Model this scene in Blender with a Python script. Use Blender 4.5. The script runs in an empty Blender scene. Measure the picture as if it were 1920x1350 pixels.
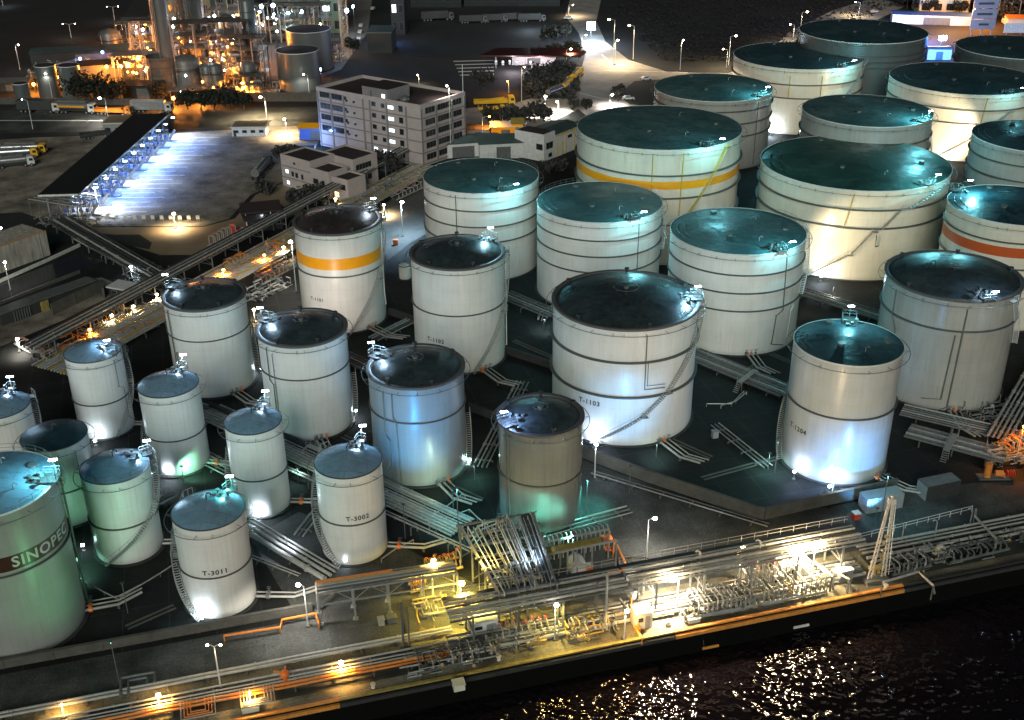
import bpy, math, random
from mathutils import Vector, Matrix
random.seed(7)
PI = math.pi
R_ = math.radians
sc = bpy.context.scene
COL = sc.collection
# ---------------------------------------------------------------- camera
FPX, PITCH, ROLL, CAMH = 2142.3, R_(27.066), R_(-0.504), 100.0
_fw = Vector((0, math.cos(PITCH), -math.sin(PITCH)))
_up = Vector((0, math.sin(PITCH), math.cos(PITCH)))
_rt = Vector((1, 0, 0))
RT = _rt * math.cos(ROLL) + _up * math.sin(ROLL)
UP = _up * math.cos(ROLL) - _rt * math.sin(ROLL)
cam_d = bpy.data.cameras.new('camera')
cam = bpy.data.objects.new('camera', cam_d)
COL.objects.link(cam)
m = Matrix((RT, UP, -_fw)).transposed().to_4x4()
m.translation = Vector((0, 0, CAMH))
cam.matrix_world = m
cam_d.sensor_width = 36
cam_d.lens = FPX / 1920 * 36
cam_d.clip_end = 6000
sc.camera = cam


def G(px, py, z=0.0):
    d = _fw + RT * ((px - 960) / FPX) - UP * ((py - 675) / FPX)
    t = (z - CAMH) / d.z
    return Vector((d.x * t, d.y * t, z))


# ---------------------------------------------------------------- materials
def newmat(name):
    m = bpy.data.materials.new(name)
    m.use_nodes = True
    return m, m.node_tree, m.node_tree.nodes['Principled BSDF']


def mat(name, col, rough=.6, metal=0.0, var=.18, scale=1.2, spec=.5, bump=0.0, scale2=None, stretch=None):
    m, nt, b = newmat(name)
    N, L = nt.nodes, nt.links
    tc = N.new('ShaderNodeTexCoord')
    mp = N.new('ShaderNodeMapping')
    if stretch:
        mp.inputs['Scale'].default_value = stretch
    L.new(tc.outputs['Object'], mp.inputs['Vector'])
    n1 = N.new('ShaderNodeTexNoise')
    n1.inputs['Scale'].default_value = scale
    n1.inputs['Detail'].default_value = 8
    n1.inputs['Roughness'].default_value = .65
    L.new(mp.outputs['Vector'], n1.inputs['Vector'])
    cr = N.new('ShaderNodeValToRGB')
    cr.color_ramp.elements[0].position = .3
    cr.color_ramp.elements[1].position = .72
    a = [max(0, c * (1 - var)) for c in col]
    c2 = [min(1, c * (1 + var)) for c in col]
    cr.color_ramp.elements[0].color = (*a, 1)
    cr.color_ramp.elements[1].color = (*c2, 1)
    L.new(n1.outputs['Fac'], cr.inputs['Fac'])
    L.new(cr.outputs['Color'], b.inputs['Base Color'])
    b.inputs['Roughness'].default_value = rough
    b.inputs['Metallic'].default_value = metal
    b.inputs['Specular IOR Level'].default_value = spec
    if bump:
        n2 = N.new('ShaderNodeTexNoise')
        n2.inputs['Scale'].default_value = scale2 or scale * 6
        n2.inputs['Detail'].default_value = 6
        L.new(mp.outputs['Vector'], n2.inputs['Vector'])
        bp = N.new('ShaderNodeBump')
        bp.inputs['Strength'].default_value = bump
        bp.inputs['Distance'].default_value = .1
        L.new(n2.outputs['Fac'], bp.inputs['Height'])
        L.new(bp.outputs['Normal'], b.inputs['Normal'])
    return m


def emat(name, col, s):
    m, nt, b = newmat(name)
    b.inputs['Base Color'].default_value = (*col, 1)
    b.inputs['Emission Color'].default_value = (*col, 1)
    b.inputs['Emission Strength'].default_value = s
    return m


def tankmat(name, col, rough=.35, seam=.06, streak=.1, plate_h=2.4, R=8.0):
    """painted steel plate: plate seams and rain streaks running down the wall"""
    m, nt, b = newmat(name)
    N, L = nt.nodes, nt.links
    tc = N.new('ShaderNodeTexCoord')
    sx = N.new('ShaderNodeSeparateXYZ')
    L.new(tc.outputs['Object'], sx.inputs[0])
    at = N.new('ShaderNodeMath'); at.operation = 'ARCTAN2'
    L.new(sx.outputs['Y'], at.inputs[0]); L.new(sx.outputs['X'], at.inputs[1])
    mu = N.new('ShaderNodeMath'); mu.operation = 'MULTIPLY'; mu.inputs[1].default_value = R
    L.new(at.outputs[0], mu.inputs[0])
    cb = N.new('ShaderNodeCombineXYZ')
    L.new(mu.outputs[0], cb.inputs['X']); L.new(sx.outputs['Z'], cb.inputs['Y'])
    br = N.new('ShaderNodeTexBrick')
    br.inputs['Scale'].default_value = 1.0
    br.inputs['Brick Width'].default_value = 8.0
    br.inputs['Row Height'].default_value = plate_h
    br.inputs['Mortar Size'].default_value = .035
    br.inputs['Mortar Smooth'].default_value = .3
    br.inputs['Color1'].default_value = (1, 1, 1, 1)
    br.inputs['Color2'].default_value = (.965, .965, .965, 1)
    br.inputs['Mortar'].default_value = (1 - seam * 2.2,) * 3 + (1,)
    L.new(cb.outputs[0], br.inputs['Vector'])
    mp = N.new('ShaderNodeMapping'); mp.inputs['Scale'].default_value = (1.6, .07, 1)
    L.new(cb.outputs[0], mp.inputs['Vector'])
    ns = N.new('ShaderNodeTexNoise'); ns.inputs['Scale'].default_value = 1.0
    ns.inputs['Detail'].default_value = 7; ns.inputs['Roughness'].default_value = .7
    L.new(mp.outputs[0], ns.inputs['Vector'])
    r1 = N.new('ShaderNodeMapRange'); r1.inputs['From Min'].default_value = .38; r1.inputs['From Max'].default_value = .62
    r1.inputs['To Min'].default_value = 1 - streak; r1.inputs['To Max'].default_value = 1
    L.new(ns.outputs['Fac'], r1.inputs['Value'])
    n3 = N.new('ShaderNodeTexNoise'); n3.inputs['Scale'].default_value = .22; n3.inputs['Detail'].default_value = 5
    L.new(tc.outputs['Object'], n3.inputs['Vector'])
    r3 = N.new('ShaderNodeMapRange'); r3.inputs['From Min'].default_value = .3; r3.inputs['From Max'].default_value = .7
    r3.inputs['To Min'].default_value = .9; r3.inputs['To Max'].default_value = 1.02
    L.new(n3.outputs['Fac'], r3.inputs['Value'])
    # grime rising from the foot of the wall and rust weeps
    rz = N.new('ShaderNodeMapRange'); rz.inputs['From Min'].default_value = 0; rz.inputs['From Max'].default_value = 1.1
    rz.inputs['To Min'].default_value = .72; rz.inputs['To Max'].default_value = 1
    L.new(sx.outputs['Z'], rz.inputs['Value'])
    p1 = N.new('ShaderNodeMath'); p1.operation = 'MULTIPLY'
    L.new(r1.outputs[0], p1.inputs[0]); L.new(r3.outputs[0], p1.inputs[1])
    p2 = N.new('ShaderNodeMath'); p2.operation = 'MULTIPLY'
    L.new(p1.outputs[0], p2.inputs[0]); L.new(rz.outputs[0], p2.inputs[1])
    mr = N.new('ShaderNodeMapping'); mr.inputs['Scale'].default_value = (2.6, .13, 1); mr.inputs['Location'].default_value = (7, 3, 0)
    L.new(cb.outputs[0], mr.inputs['Vector'])
    nr = N.new('ShaderNodeTexNoise'); nr.inputs['Scale'].default_value = 1.0; nr.inputs['Detail'].default_value = 4; L.new(mr.outputs[0], nr.inputs['Vector'])
    rr_ = N.new('ShaderNodeMapRange'); rr_.inputs['From Min'].default_value = .63; rr_.inputs['From Max'].default_value = .74; rr_.inputs['To Min'].default_value = 0; rr_.inputs['To Max'].default_value = .32
    L.new(nr.outputs['Fac'], rr_.inputs['Value'])
    mc = N.new('ShaderNodeMix'); mc.data_type = 'RGBA'; mc.inputs['A'].default_value = (*col, 1); mc.inputs['B'].default_value = (col[0] * .55, col[1] * .42, col[2] * .28, 1)
    L.new(rr_.outputs[0], mc.inputs['Factor'])
    mx = N.new('ShaderNodeMix'); mx.data_type = 'RGBA'; mx.blend_type = 'MULTIPLY'; mx.inputs['Factor'].default_value = 1
    L.new(mc.outputs['Result'], mx.inputs['A'])
    L.new(br.outputs['Color'], mx.inputs['B'])
    mx2 = N.new('ShaderNodeMix'); mx2.data_type = 'RGBA'; mx2.blend_type = 'MULTIPLY'; mx2.inputs['Factor'].default_value = 1
    L.new(mx.outputs['Result'], mx2.inputs['A']); L.new(p2.outputs[0], mx2.inputs['B'])
    L.new(mx2.outputs['Result'], b.inputs['Base Color'])
    b.inputs['Roughness'].default_value = rough
    bp = N.new('ShaderNodeBump'); bp.inputs['Strength'].default_value = .12; bp.inputs['Distance'].default_value = .25
    n4 = N.new('ShaderNodeTexNoise'); n4.inputs['Scale'].default_value = .5; n4.inputs['Detail'].default_value = 2
    L.new(tc.outputs['Object'], n4.inputs['Vector'])
    L.new(n4.outputs['Fac'], bp.inputs['Height']); L.new(bp.outputs['Normal'], b.inputs['Normal'])
    return m


def roofmat(name, c0, c1, rough=.4, ripple=.5, rust=.12, mot=.8):
    """weathered steel roof: mottled paint, lapped plates, rust spots, wet and dry patches"""
    m, nt, b = newmat(name)
    N, L = nt.nodes, nt.links
    tc = N.new('ShaderNodeTexCoord')
    def noise(s, d, r=.6):
        n = N.new('ShaderNodeTexNoise'); n.inputs['Scale'].default_value = s; n.inputs['Detail'].default_value = d; n.inputs['Roughness'].default_value = r
        L.new(tc.outputs['Object'], n.inputs['Vector']); return n
    def ramp(src, p0, p1, a, c):
        r = N.new('ShaderNodeValToRGB'); r.color_ramp.elements[0].position = p0; r.color_ramp.elements[1].position = p1
        r.color_ramp.elements[0].color = (*a, 1); r.color_ramp.elements[1].color = (*c, 1); L.new(src, r.inputs['Fac']); return r
    def mixc(f, a, c, mode='MIX', fac=None):
        x = N.new('ShaderNodeMix'); x.data_type = 'RGBA'; x.blend_type = mode
        if fac is None: L.new(f, x.inputs['Factor'])
        else: x.inputs['Factor'].default_value = fac
        L.new(a, x.inputs['A']); L.new(c, x.inputs['B']); return x
    big = noise(.13, 6, .7); mid = noise(.9, 8, .75); fine = noise(7, 6, .8)
    base = ramp(big.outputs['Fac'], .35, .65, c0, c1)
    sp = ramp(fine.outputs['Fac'], .35, .72, (.55, .55, .55), (1.7, 1.7, 1.7))
    x1 = mixc(None, base.outputs['Color'], sp.outputs['Color'], 'MULTIPLY', mot * .9)
    md = ramp(mid.outputs['Fac'], .4, .62, (.7, .7, .7), (1.25, 1.25, 1.25))
    x2 = mixc(None, x1.outputs['Result'], md.outputs['Color'], 'MULTIPLY', mot)
    rs = ramp(mid.outputs['Fac'], .60, .70, (0, 0, 0), (rust * 5,) * 3)
    rc = N.new('ShaderNodeRGB'); rc.outputs[0].default_value = (.09, .055, .03, 1)
    x3 = mixc(rs.outputs['Color'], x2.outputs['Result'], rc.outputs[0])
    br = N.new('ShaderNodeTexBrick'); br.inputs['Scale'].default_value = 1; br.inputs['Brick Width'].default_value = 6; br.inputs['Row Height'].default_value = 1.8
    br.inputs['Mortar Size'].default_value = .05; br.inputs['Mortar Smooth'].default_value = .4
    br.inputs['Color1'].default_value = (1, 1, 1, 1); br.inputs['Color2'].default_value = (.84, .84, .84, 1); br.inputs['Mortar'].default_value = (.6, .6, .6, 1)
    L.new(tc.outputs['Object'], br.inputs['Vector'])
    x4 = mixc(None, x3.outputs['Result'], br.outputs['Color'], 'MULTIPLY', 1)
    L.new(x4.outputs['Result'], b.inputs['Base Color'])
    rr = N.new('ShaderNodeMapRange'); rr.inputs['From Min'].default_value = .38; rr.inputs['From Max'].default_value = .62
    rr.inputs['To Min'].default_value = rough * .55; rr.inputs['To Max'].default_value = min(1, rough * 1.4); L.new(big.outputs['Fac'], rr.inputs['Value'])
    L.new(rr.outputs[0], b.inputs['Roughness'])
    b1 = N.new('ShaderNodeBump'); b1.inputs['Strength'].default_value = ripple; b1.inputs['Distance'].default_value = .35
    nb = noise(.8, 3, .5); L.new(nb.outputs['Fac'], b1.inputs['Height'])
    b2 = N.new('ShaderNodeBump'); b2.inputs['Strength'].default_value = .3; b2.inputs['Distance'].default_value = .06
    L.new(fine.outputs['Fac'], b2.inputs['Height']); L.new(b1.outputs['Normal'], b2.inputs['Normal']); L.new(b2.outputs['Normal'], b.inputs['Normal'])
    return m


def groundmat(name, col, joint=5.0, wet=.5, jl=1.7):
    """stained slabs: joints, oil stains, puddles that shine"""
    m, nt, b = newmat(name)
    N, L = nt.nodes, nt.links
    tc = N.new('ShaderNodeTexCoord')
    mp = N.new('ShaderNodeMapping'); mp.inputs['Rotation'].default_value = (0, 0, R_(-15.6)); L.new(tc.outputs['Object'], mp.inputs['Vector'])
    br = N.new('ShaderNodeTexBrick'); br.offset = 0; br.inputs['Scale'].default_value = 1; br.inputs['Brick Width'].default_value = joint; br.inputs['Row Height'].default_value = joint
    br.inputs['Mortar Size'].default_value = .06; br.inputs['Color1'].default_value = (1, 1, 1, 1); br.inputs['Color2'].default_value = (.8, .8, .8, 1); br.inputs['Mortar'].default_value = (jl, jl, jl, 1)
    L.new(mp.outputs[0], br.inputs['Vector'])
    n1 = N.new('ShaderNodeTexNoise'); n1.inputs['Scale'].default_value = .12; n1.inputs['Detail'].default_value = 10; n1.inputs['Roughness'].default_value = .7; L.new(tc.outputs['Object'], n1.inputs['Vector'])
    n2 = N.new('ShaderNodeTexNoise'); n2.inputs['Scale'].default_value = 3; n2.inputs['Detail'].default_value = 8; n2.inputs['Roughness'].default_value = .75; L.new(tc.outputs['Object'], n2.inputs['Vector'])
    r1 = N.new('ShaderNodeValToRGB'); r1.color_ramp.elements[0].position = .36; r1.color_ramp.elements[1].position = .66
    r1.color_ramp.elements[0].color = (*[c * .4 for c in col], 1); r1.color_ramp.elements[1].color = (*[c * 1.5 for c in col], 1); L.new(n1.outputs['Fac'], r1.inputs['Fac'])
    r2 = N.new('ShaderNodeMapRange'); r2.inputs['From Min'].default_value = .35; r2.inputs['From Max'].default_value = .65; r2.inputs['To Min'].default_value = .6; r2.inputs['To Max'].default_value = 1.4; L.new(n2.outputs['Fac'], r2.inputs['Value'])
    x = N.new('ShaderNodeMix'); x.data_type = 'RGBA'; x.blend_type = 'MULTIPLY'; x.inputs['Factor'].default_value = 1; L.new(r1.outputs['Color'], x.inputs['A']); L.new(br.outputs['Color'], x.inputs['B'])
    y = N.new('ShaderNodeMix'); y.data_type = 'RGBA'; y.blend_type = 'MULTIPLY'; y.inputs['Factor'].default_value = 1; L.new(x.outputs['Result'], y.inputs['A']); L.new(r2.outputs[0], y.inputs['B'])
    L.new(y.outputs['Result'], b.inputs['Base Color'])
    r3 = N.new('ShaderNodeMapRange'); r3.inputs['From Min'].default_value = .38; r3.inputs['From Max'].default_value = .5; r3.inputs['To Min'].default_value = 1 - wet; r3.inputs['To Max'].default_value = .85; L.new(n1.outputs['Fac'], r3.inputs['Value'])
    L.new(r3.outputs[0], b.inputs['Roughness']); b.inputs['Specular IOR Level'].default_value = .28
    bp = N.new('ShaderNodeBump'); bp.inputs['Strength'].default_value = .35; bp.inputs['Distance'].default_value = .05; L.new(n2.outputs['Fac'], bp.inputs['Height']); L.new(bp.outputs['Normal'], b.inputs['Normal'])
    return m


M = {}
M['white_tank'] = tankmat('white_tank', (.74, .73, .68), streak=.09, seam=.06)
M['green_tank'] = tankmat('green_tank', (.27, .28, .26), rough=.4, streak=.08)  # neutral dark grey wall; the green comes only from lamps
M['blue_tank'] = tankmat('blue_tank', (.27, .29, .29), rough=.35, streak=.1)  # white wall dimmed to an even grey for missing light; lamps give the blue
M['half_tank'] = tankmat('half_tank', (.50, .51, .48), rough=.3, streak=.1)
M['gloss_tank'] = tankmat('gloss_tank', (.18, .19, .175), rough=.16, streak=.15)
M['cream_tank'] = tankmat('cream_tank', (.74, .67, .54), rough=.28, streak=.09)
M['grey_tank'] = tankmat('grey_tank', (.38, .375, .34), rough=.22, streak=.12)
M['far_tank'] = tankmat('far_tank', (.095, .108, .104), streak=.15)
M['roof_dark'] = roofmat('roof_dark', (.026, .038, .041), (.044, .06, .064), .4, .15, .05)
M['roof_brown'] = roofmat('roof_brown', (.03, .024, .024), (.065, .05, .048), .42, .3, .06)
M['roof_blue'] = roofmat('roof_blue', (.15, .24, .31), (.18, .28, .36), .3, .12, .03, .35)
M['roof_teal'] = roofmat('roof_teal', (.04, .105, .11), (.08, .155, .16), .5, .25, .12)
M['roof_green'] = roofmat('roof_green', (.012, .048, .036), (.024, .085, .066), .5, .25, .1)
M['roof_navy'] = roofmat('roof_navy', (.014, .040, .050), (.030, .07, .082), .45, .3, .1)
M['girder'] = mat('girder', (.07, .075, .07), rough=.5)
M['curb'] = mat('curb', (.085, .085, .082), rough=.5, var=.3, scale=6)
M['rail'] = mat('rail', (.11, .12, .11), rough=.5)
M['rail_white'] = mat('rail_white', (.6, .62, .6), rough=.4)
M['rail_yellow'] = mat('rail_yellow', (.5, .36, .04), rough=.4)
M['stair'] = mat('stair', (.28, .28, .26), rough=.55)
M['steel'] = mat('steel', (.27, .275, .265), rough=.38, metal=.3, var=.25, scale=2)
M['steel_dark'] = mat('steel_dark', (.035, .037, .036), rough=.5, var=.3, scale=2)
M['steel_mid'] = mat('steel_mid', (.10, .105, .10), rough=.45, var=.3, scale=1)
M['pipe'] = mat('pipe', (.3, .295, .265), rough=.38, var=.25, scale=1.3)
M['pipe_orange'] = mat('pipe_orange', (.62, .2, .03), rough=.45, var=.25, scale=1.5)
M['pipe_yellow'] = mat('pipe_yellow', (.36, .24, .07), rough=.45, var=.2, scale=1.5)
M['orange'] = mat('orange', (.75, .17, .02), rough=.4)
M['band_orange'] = mat('band_orange', (.82, .34, .01), rough=.35, var=.06)
M['band_red'] = mat('band_red', (.5, .09, .02), rough=.35, var=.06)
M['band_maroon'] = mat('band_maroon', (.04, .009, .006), rough=.4, var=.1)
M['ink'] = mat('ink', (.03, .03, .03), rough=.5)
M['letter_grey'] = mat('letter_grey', (.42, .42, .38), rough=.5)
M['concrete'] = mat('concrete', (.075, .072, .062), rough=.85, var=.3, scale=.6, bump=.3)
M['concrete_dark'] = mat('concrete_dark', (.025, .025, .024), rough=.85, var=.4, scale=.5, bump=.3)
M['wall_pink'] = mat('wall_pink', (.41, .345, .325), rough=.8, var=.12, scale=.35)
M['wall_band'] = mat('wall_band', (.2, .18, .175), rough=.8, var=.15, scale=.5)
M['wall_cream'] = mat('wall_cream', (.55, .52, .42), rough=.8, var=.12, scale=.4)
M['window_dark'] = mat('window_dark', (.02, .022, .025), rough=.15)
M['window_lit'] = emat('window_lit', (.75, .9, 1.0), 2.2)
M['window_warm'] = emat('window_warm', (1.0, .75, .35), 1.6)
M['roof_black'] = mat('roof_black', (.028, .018, .018), rough=.8, var=.3, scale=.3)
M['roof_sheet'] = mat('roof_sheet', (.035, .06, .06), rough=.6, var=.2, stretch=(1, 1, 1), scale=.5)
M['canopy'] = mat('canopy', (.004, .004, .005), rough=.75, var=.3, scale=.3)
M['leaf_dark'] = mat('leaf_dark', (.012, .015, .009), rough=.8, var=.5, scale=.8)
M['leaf'] = mat('leaf', (.035, .034, .03), rough=.8, var=.5, scale=.8)
M['bark'] = mat('bark', (.06, .045, .035), rough=.9)
M['tyre'] = mat('tyre', (.015, .015, .015), rough=.8)
M['truck_white'] = mat('truck_white', (.55, .55, .53), rough=.35)
M['truck_steel'] = mat('truck_steel', (.3, .31, .31), rough=.25, metal=.7)
M['truck_yellow'] = mat('truck_yellow', (.75, .42, .02), rough=.4)
M['truck_orange'] = mat('truck_orange', (.6, .2, .02), rough=.4)
M['blue_paint'] = mat('blue_paint', (.05, .12, .4), rough=.4)
M['red'] = mat('red', (.6, .05, .02), rough=.4)
M['brick'] = mat('brick', (.16, .08, .05), rough=.85, var=.35, scale=1.5)
M['crane'] = mat('crane', (.6, .52, .42), rough=.45)
M['box_grey'] = mat('box_grey', (.22, .225, .225), rough=.5, var=.15)
M['paint'] = mat('paint', (.55, .55, .5), rough=.7, var=.3, scale=2)
WHITE = (.72, .86, 1.0); COOL = (.45, .72, 1.0); WARM = (1.0, .74, .42); SOD = (1.0, .30, .035); BLUE = (.12, .3, 1.0)
TEAL = (.12, .9, .85); GREEN = (.25, 1.0, .55); NEUT = (1.0, .92, .82)
for k, c in dict(WHITE=WHITE, WARM=WARM, SOD=SOD, BLUE=BLUE, COOL=COOL, NEUT=NEUT, RED=(1, .1, .03), GREEN=GREEN).items():
    M['e_' + k] = emat('glow_' + k, c, 40 if k != 'RED' else 8)


# ---------------------------------------------------------------- mesh builder
class MB:
    def __init__(s):
        s.v = []; s.f = []

    def add(s, vs, fs):
        o = len(s.v)
        s.v += [Vector(v) for v in vs]
        s.f += [tuple(i + o for i in f) for f in fs]
        return s

    def box(s, c, size, rz=0.0, tilt=None):
        hx, hy, hz = size[0] / 2, size[1] / 2, size[2] / 2
        cs, sn = math.cos(rz), math.sin(rz)
        vs = []
        for z in (-hz, hz):
            for x, y in ((-hx, -hy), (hx, -hy), (hx, hy), (-hx, hy)):
                vs.append((c[0] + x * cs - y * sn, c[1] + x * sn + y * cs, c[2] + z))
        return s.add(vs, [(3, 2, 1, 0), (4, 5, 6, 7), (0, 1, 5, 4), (1, 2, 6, 5), (2, 3, 7, 6), (3, 0, 4, 7)])

    def bar(s, a, b, w, h=None):
        """rectangular bar from a to b"""
        a, b = Vector(a), Vector(b)
        h = h or w
        d = (b - a)
        if d.length < 1e-6:
            return s
        d.normalize()
        u = Vector((0, 0, 1)) if abs(d.z) < .95 else Vector((1, 0, 0))
        x = d.cross(u).normalized() * w / 2
        y = x.cross(d).normalized() * h / 2
        vs = [p + q for p in (a, b) for q in (-x - y, x - y, x + y, -x + y)]
        return s.add(vs, [(3, 2, 1, 0), (4, 5, 6, 7), (0, 1, 5, 4), (1, 2, 6, 5), (2, 3, 7, 6), (3, 0, 4, 7)])

    def tube(s, pts, r, n=6, closed=False):
        pts = [Vector(p) for p in pts]
        rings = []
        for i, p in enumerate(pts):
            if closed:
                d = pts[(i + 1) % len(pts)] - pts[i - 1]
            else:
                d = pts[min(i + 1, len(pts) - 1)] - pts[max(i - 1, 0)]
            d.normalize()
            u = Vector((0, 0, 1)) if abs(d.z) < .9 else Vector((1, 0, 0))
            x = d.cross(u).normalized(); y = x.cross(d).normalized()
            rings.append([p + (x * math.cos(2 * PI * k / n) + y * math.sin(2 * PI * k / n)) * r for k in range(n)])
        vs = [v for rg in rings for v in rg]
        fs = []
        m_ = len(pts)
        for i in range(m_ if closed else m_ - 1):
            j = (i + 1) % m_
            for k in range(n):
                fs.append((i * n + k, i * n + (k + 1) % n, j * n + (k + 1) % n, j * n + k))
        if not closed:
            fs.append(tuple(range(n))[::-1]); fs.append(tuple((m_ - 1) * n + k for k in range(n)))
        return s.add(vs, fs)

    def lathe(s, prof, n=48, c=(0, 0, 0), cap0=False, cap1=False, a0=0.0, a1=2 * PI):
        full = abs(a1 - a0 - 2 * PI) < 1e-6
        k_ = n if full else n + 1
        vs = []; fs = []
        for r, z in prof:
            for k in range(k_):
                a = a0 + (a1 - a0) * k / n
                vs.append((c[0] + r * math.cos(a), c[1] + r * math.sin(a), c[2] + z))
        for i in range(len(prof) - 1):
            for k in range(n):
                q = (k + 1) % k_
                fs.append((i * k_ + k, i * k_ + q, (i + 1) * k_ + q, (i + 1) * k_ + k))
        if cap0: fs.append(tuple(range(k_))[::-1])
        if cap1: fs.append(tuple((len(prof) - 1) * k_ + k for k in range(k_)))
        return s.add(vs, fs)

    def cyl(s, c, r, h, n=12, r2=None):
        return s.lathe([(r, 0), (r2 if r2 is not None else r, h)], n, c, True, True)

    def hcyl(s, a, b, r, n=12, dome=0.0):
        """cylinder along a..b with slightly domed ends"""
        a, b = Vector(a), Vector(b)
        if dome:
            d = (b - a).normalized()
            s.tube([a - d * dome, a - d * dome * .6, a, b, b + d * dome * .6, b + d * dome], r, n)
            return s
        return s.tube([a, b], r, n)

    def ball(s, c, r, n=10, m_=6, sz=1.0):
        prof = [(max(r * math.sin(PI * i / m_), 1e-3), -r * sz * math.cos(PI * i / m_)) for i in range(m_ + 1)]
        return s.lathe(prof, n, c)

    def prism(s, pts, z0, z1):
        n = len(pts)
        vs = [(p[0], p[1], z0) for p in pts] + [(p[0], p[1], z1) for p in pts]
        fs = [tuple(range(n))[::-1], tuple(range(n, 2 * n))] + [(i, (i + 1) % n, (i + 1) % n + n, i + n) for i in range(n)]
        return s.add(vs, fs)

    def sheet(s, pts, z):
        return s.add([(p[0], p[1], z) for p in pts], [tuple(range(len(pts)))])

    def build(s, name, mt, parent=None, smooth=None, at=None):
        off = Vector((0, 0, 0))
        p = parent
        while p is not None:
            off += p.location; p = p.parent
        loc = Vector(at) if at is not None else Vector((0, 0, 0))
        me = bpy.data.meshes.new(name)
        me.from_pydata([tuple(v - off - loc) for v in s.v], [], s.f)
        me.materials.append(M[mt] if isinstance(mt, str) else mt)
        if smooth is not None:
            import numpy as np
            me.update()
            me.polygons.foreach_set('use_smooth', [True] * len(me.polygons))
            try:
                me.set_sharp_from_angle(angle=R_(smooth))
            except Exception:
                pass
        o = bpy.data.objects.new(name, me)
        COL.objects.link(o)
        o.parent = parent
        o.location = loc
        return o


def thing(name, label, cat, loc=(0, 0, 0), group=None):
    o = bpy.data.objects.new(name, None)
    o.empty_display_size = .5
    COL.objects.link(o)
    o.location = loc
    o['label'] = label; o['category'] = cat
    if group: o['group'] = group
    return o


def tag(o, label, cat, group=None):
    o['label'] = label; o['category'] = cat
    if group: o['group'] = group
    return o


def struct(name, mb, mt, smooth=None, kind='structure'):
    o = mb.build(name, mt, smooth=smooth)
    o['kind'] = kind
    return o


def dup(root, loc, rz=0.0, label=None, group=None, scale=None):
    def cp(o, par):
        c = o.copy(); COL.objects.link(c); c.parent = par
        for ch in list(o.children): cp(ch, c)
        return c
    r = cp(root, None)
    r.location = loc; r.rotation_euler = (0, 0, rz)
    if scale: r.scale = scale
    if label: r['label'] = label
    if group: r['group'] = group
    return r


_ld = {}
def light(loc, power, col, radius=.2, kind='POINT', parent=None, target=None, size=None, blend=.5):
    key = (power, col, radius, kind, size, blend)
    if key not in _ld:
        l = bpy.data.lights.new('lamp_light', kind)
        l.energy = power * LK; l.color = col; l.shadow_soft_size = radius
        if kind == 'SPOT':
            l.spot_size = size or R_(90); l.spot_blend = blend
        _ld[key] = l
    o = bpy.data.objects.new('lamp_light', _ld[key])
    COL.objects.link(o)
    off = Vector((0, 0, 0)); p = parent
    while p is not None:
        off += p.location; p = p.parent
    o.parent = parent
    o.location = Vector(loc) - off
    if target is not None:
        o.rotation_euler = (Vector(target) - Vector(loc)).to_track_quat('-Z', 'Y').to_euler()
    return o
LK = 1.0


def text_mesh(txt, size, squash=1.0):
    cu = bpy.data.curves.new('txt', 'FONT')
    cu.body = txt; cu.size = size; cu.align_x = 'CENTER'; cu.align_y = 'CENTER'; cu.extrude = .01; cu.space_character = 1.15
    cu.resolution_u = 3; cu.offset = size * .022
    o = bpy.data.objects.new('txt', cu)
    COL.objects.link(o)
    dg = bpy.context.evaluated_depsgraph_get()
    me = o.evaluated_get(dg).to_mesh()
    vs = [v.co.copy() for v in me.vertices]
    fs = [tuple(p.vertices) for p in me.polygons]
    o.evaluated_get(dg).to_mesh_clear()
    bpy.data.objects.remove(o); bpy.data.curves.remove(cu)
    return vs, fs
SKY, SUN, EXPO = .0025, 1.42, .38
LAMPK, SLK, WK = 2.6, 1.7, 4.0
HAZE = 0
# ---------------------------------------------------------------- setting
def dk(s, t):  # dock coordinates: s along the edge (east), t inland
    return (-31 + .963 * s - .269 * t, 102.2 + .269 * s + .963 * t)
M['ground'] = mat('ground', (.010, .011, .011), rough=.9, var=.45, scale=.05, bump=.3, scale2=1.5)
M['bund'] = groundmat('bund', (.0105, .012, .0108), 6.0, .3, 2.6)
M['yard'] = groundmat('yard', (.22, .19, .15), 9.0, .2, .85)
M['road'] = groundmat('road', (.062, .066, .062), 8.0, .35, 1.15)
M['roadfar'] = mat('roadfar', (.2, .18, .17), rough=.8, var=.2, scale=.1, bump=.2, scale2=3)
M['dock'] = groundmat('dock', (.16, .145, .10), 4.0, .4, .6)
M['dockdirt'] = mat('dockdirt', (.025, .027, .02), rough=.8, var=.5, scale=.25, bump=.3, scale2=3)
b = MB(); b.sheet([dk(-600, 0), dk(900, 0), (2600, 3500), (-2600, 3500)], 0); struct('ground', b, 'ground')
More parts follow.
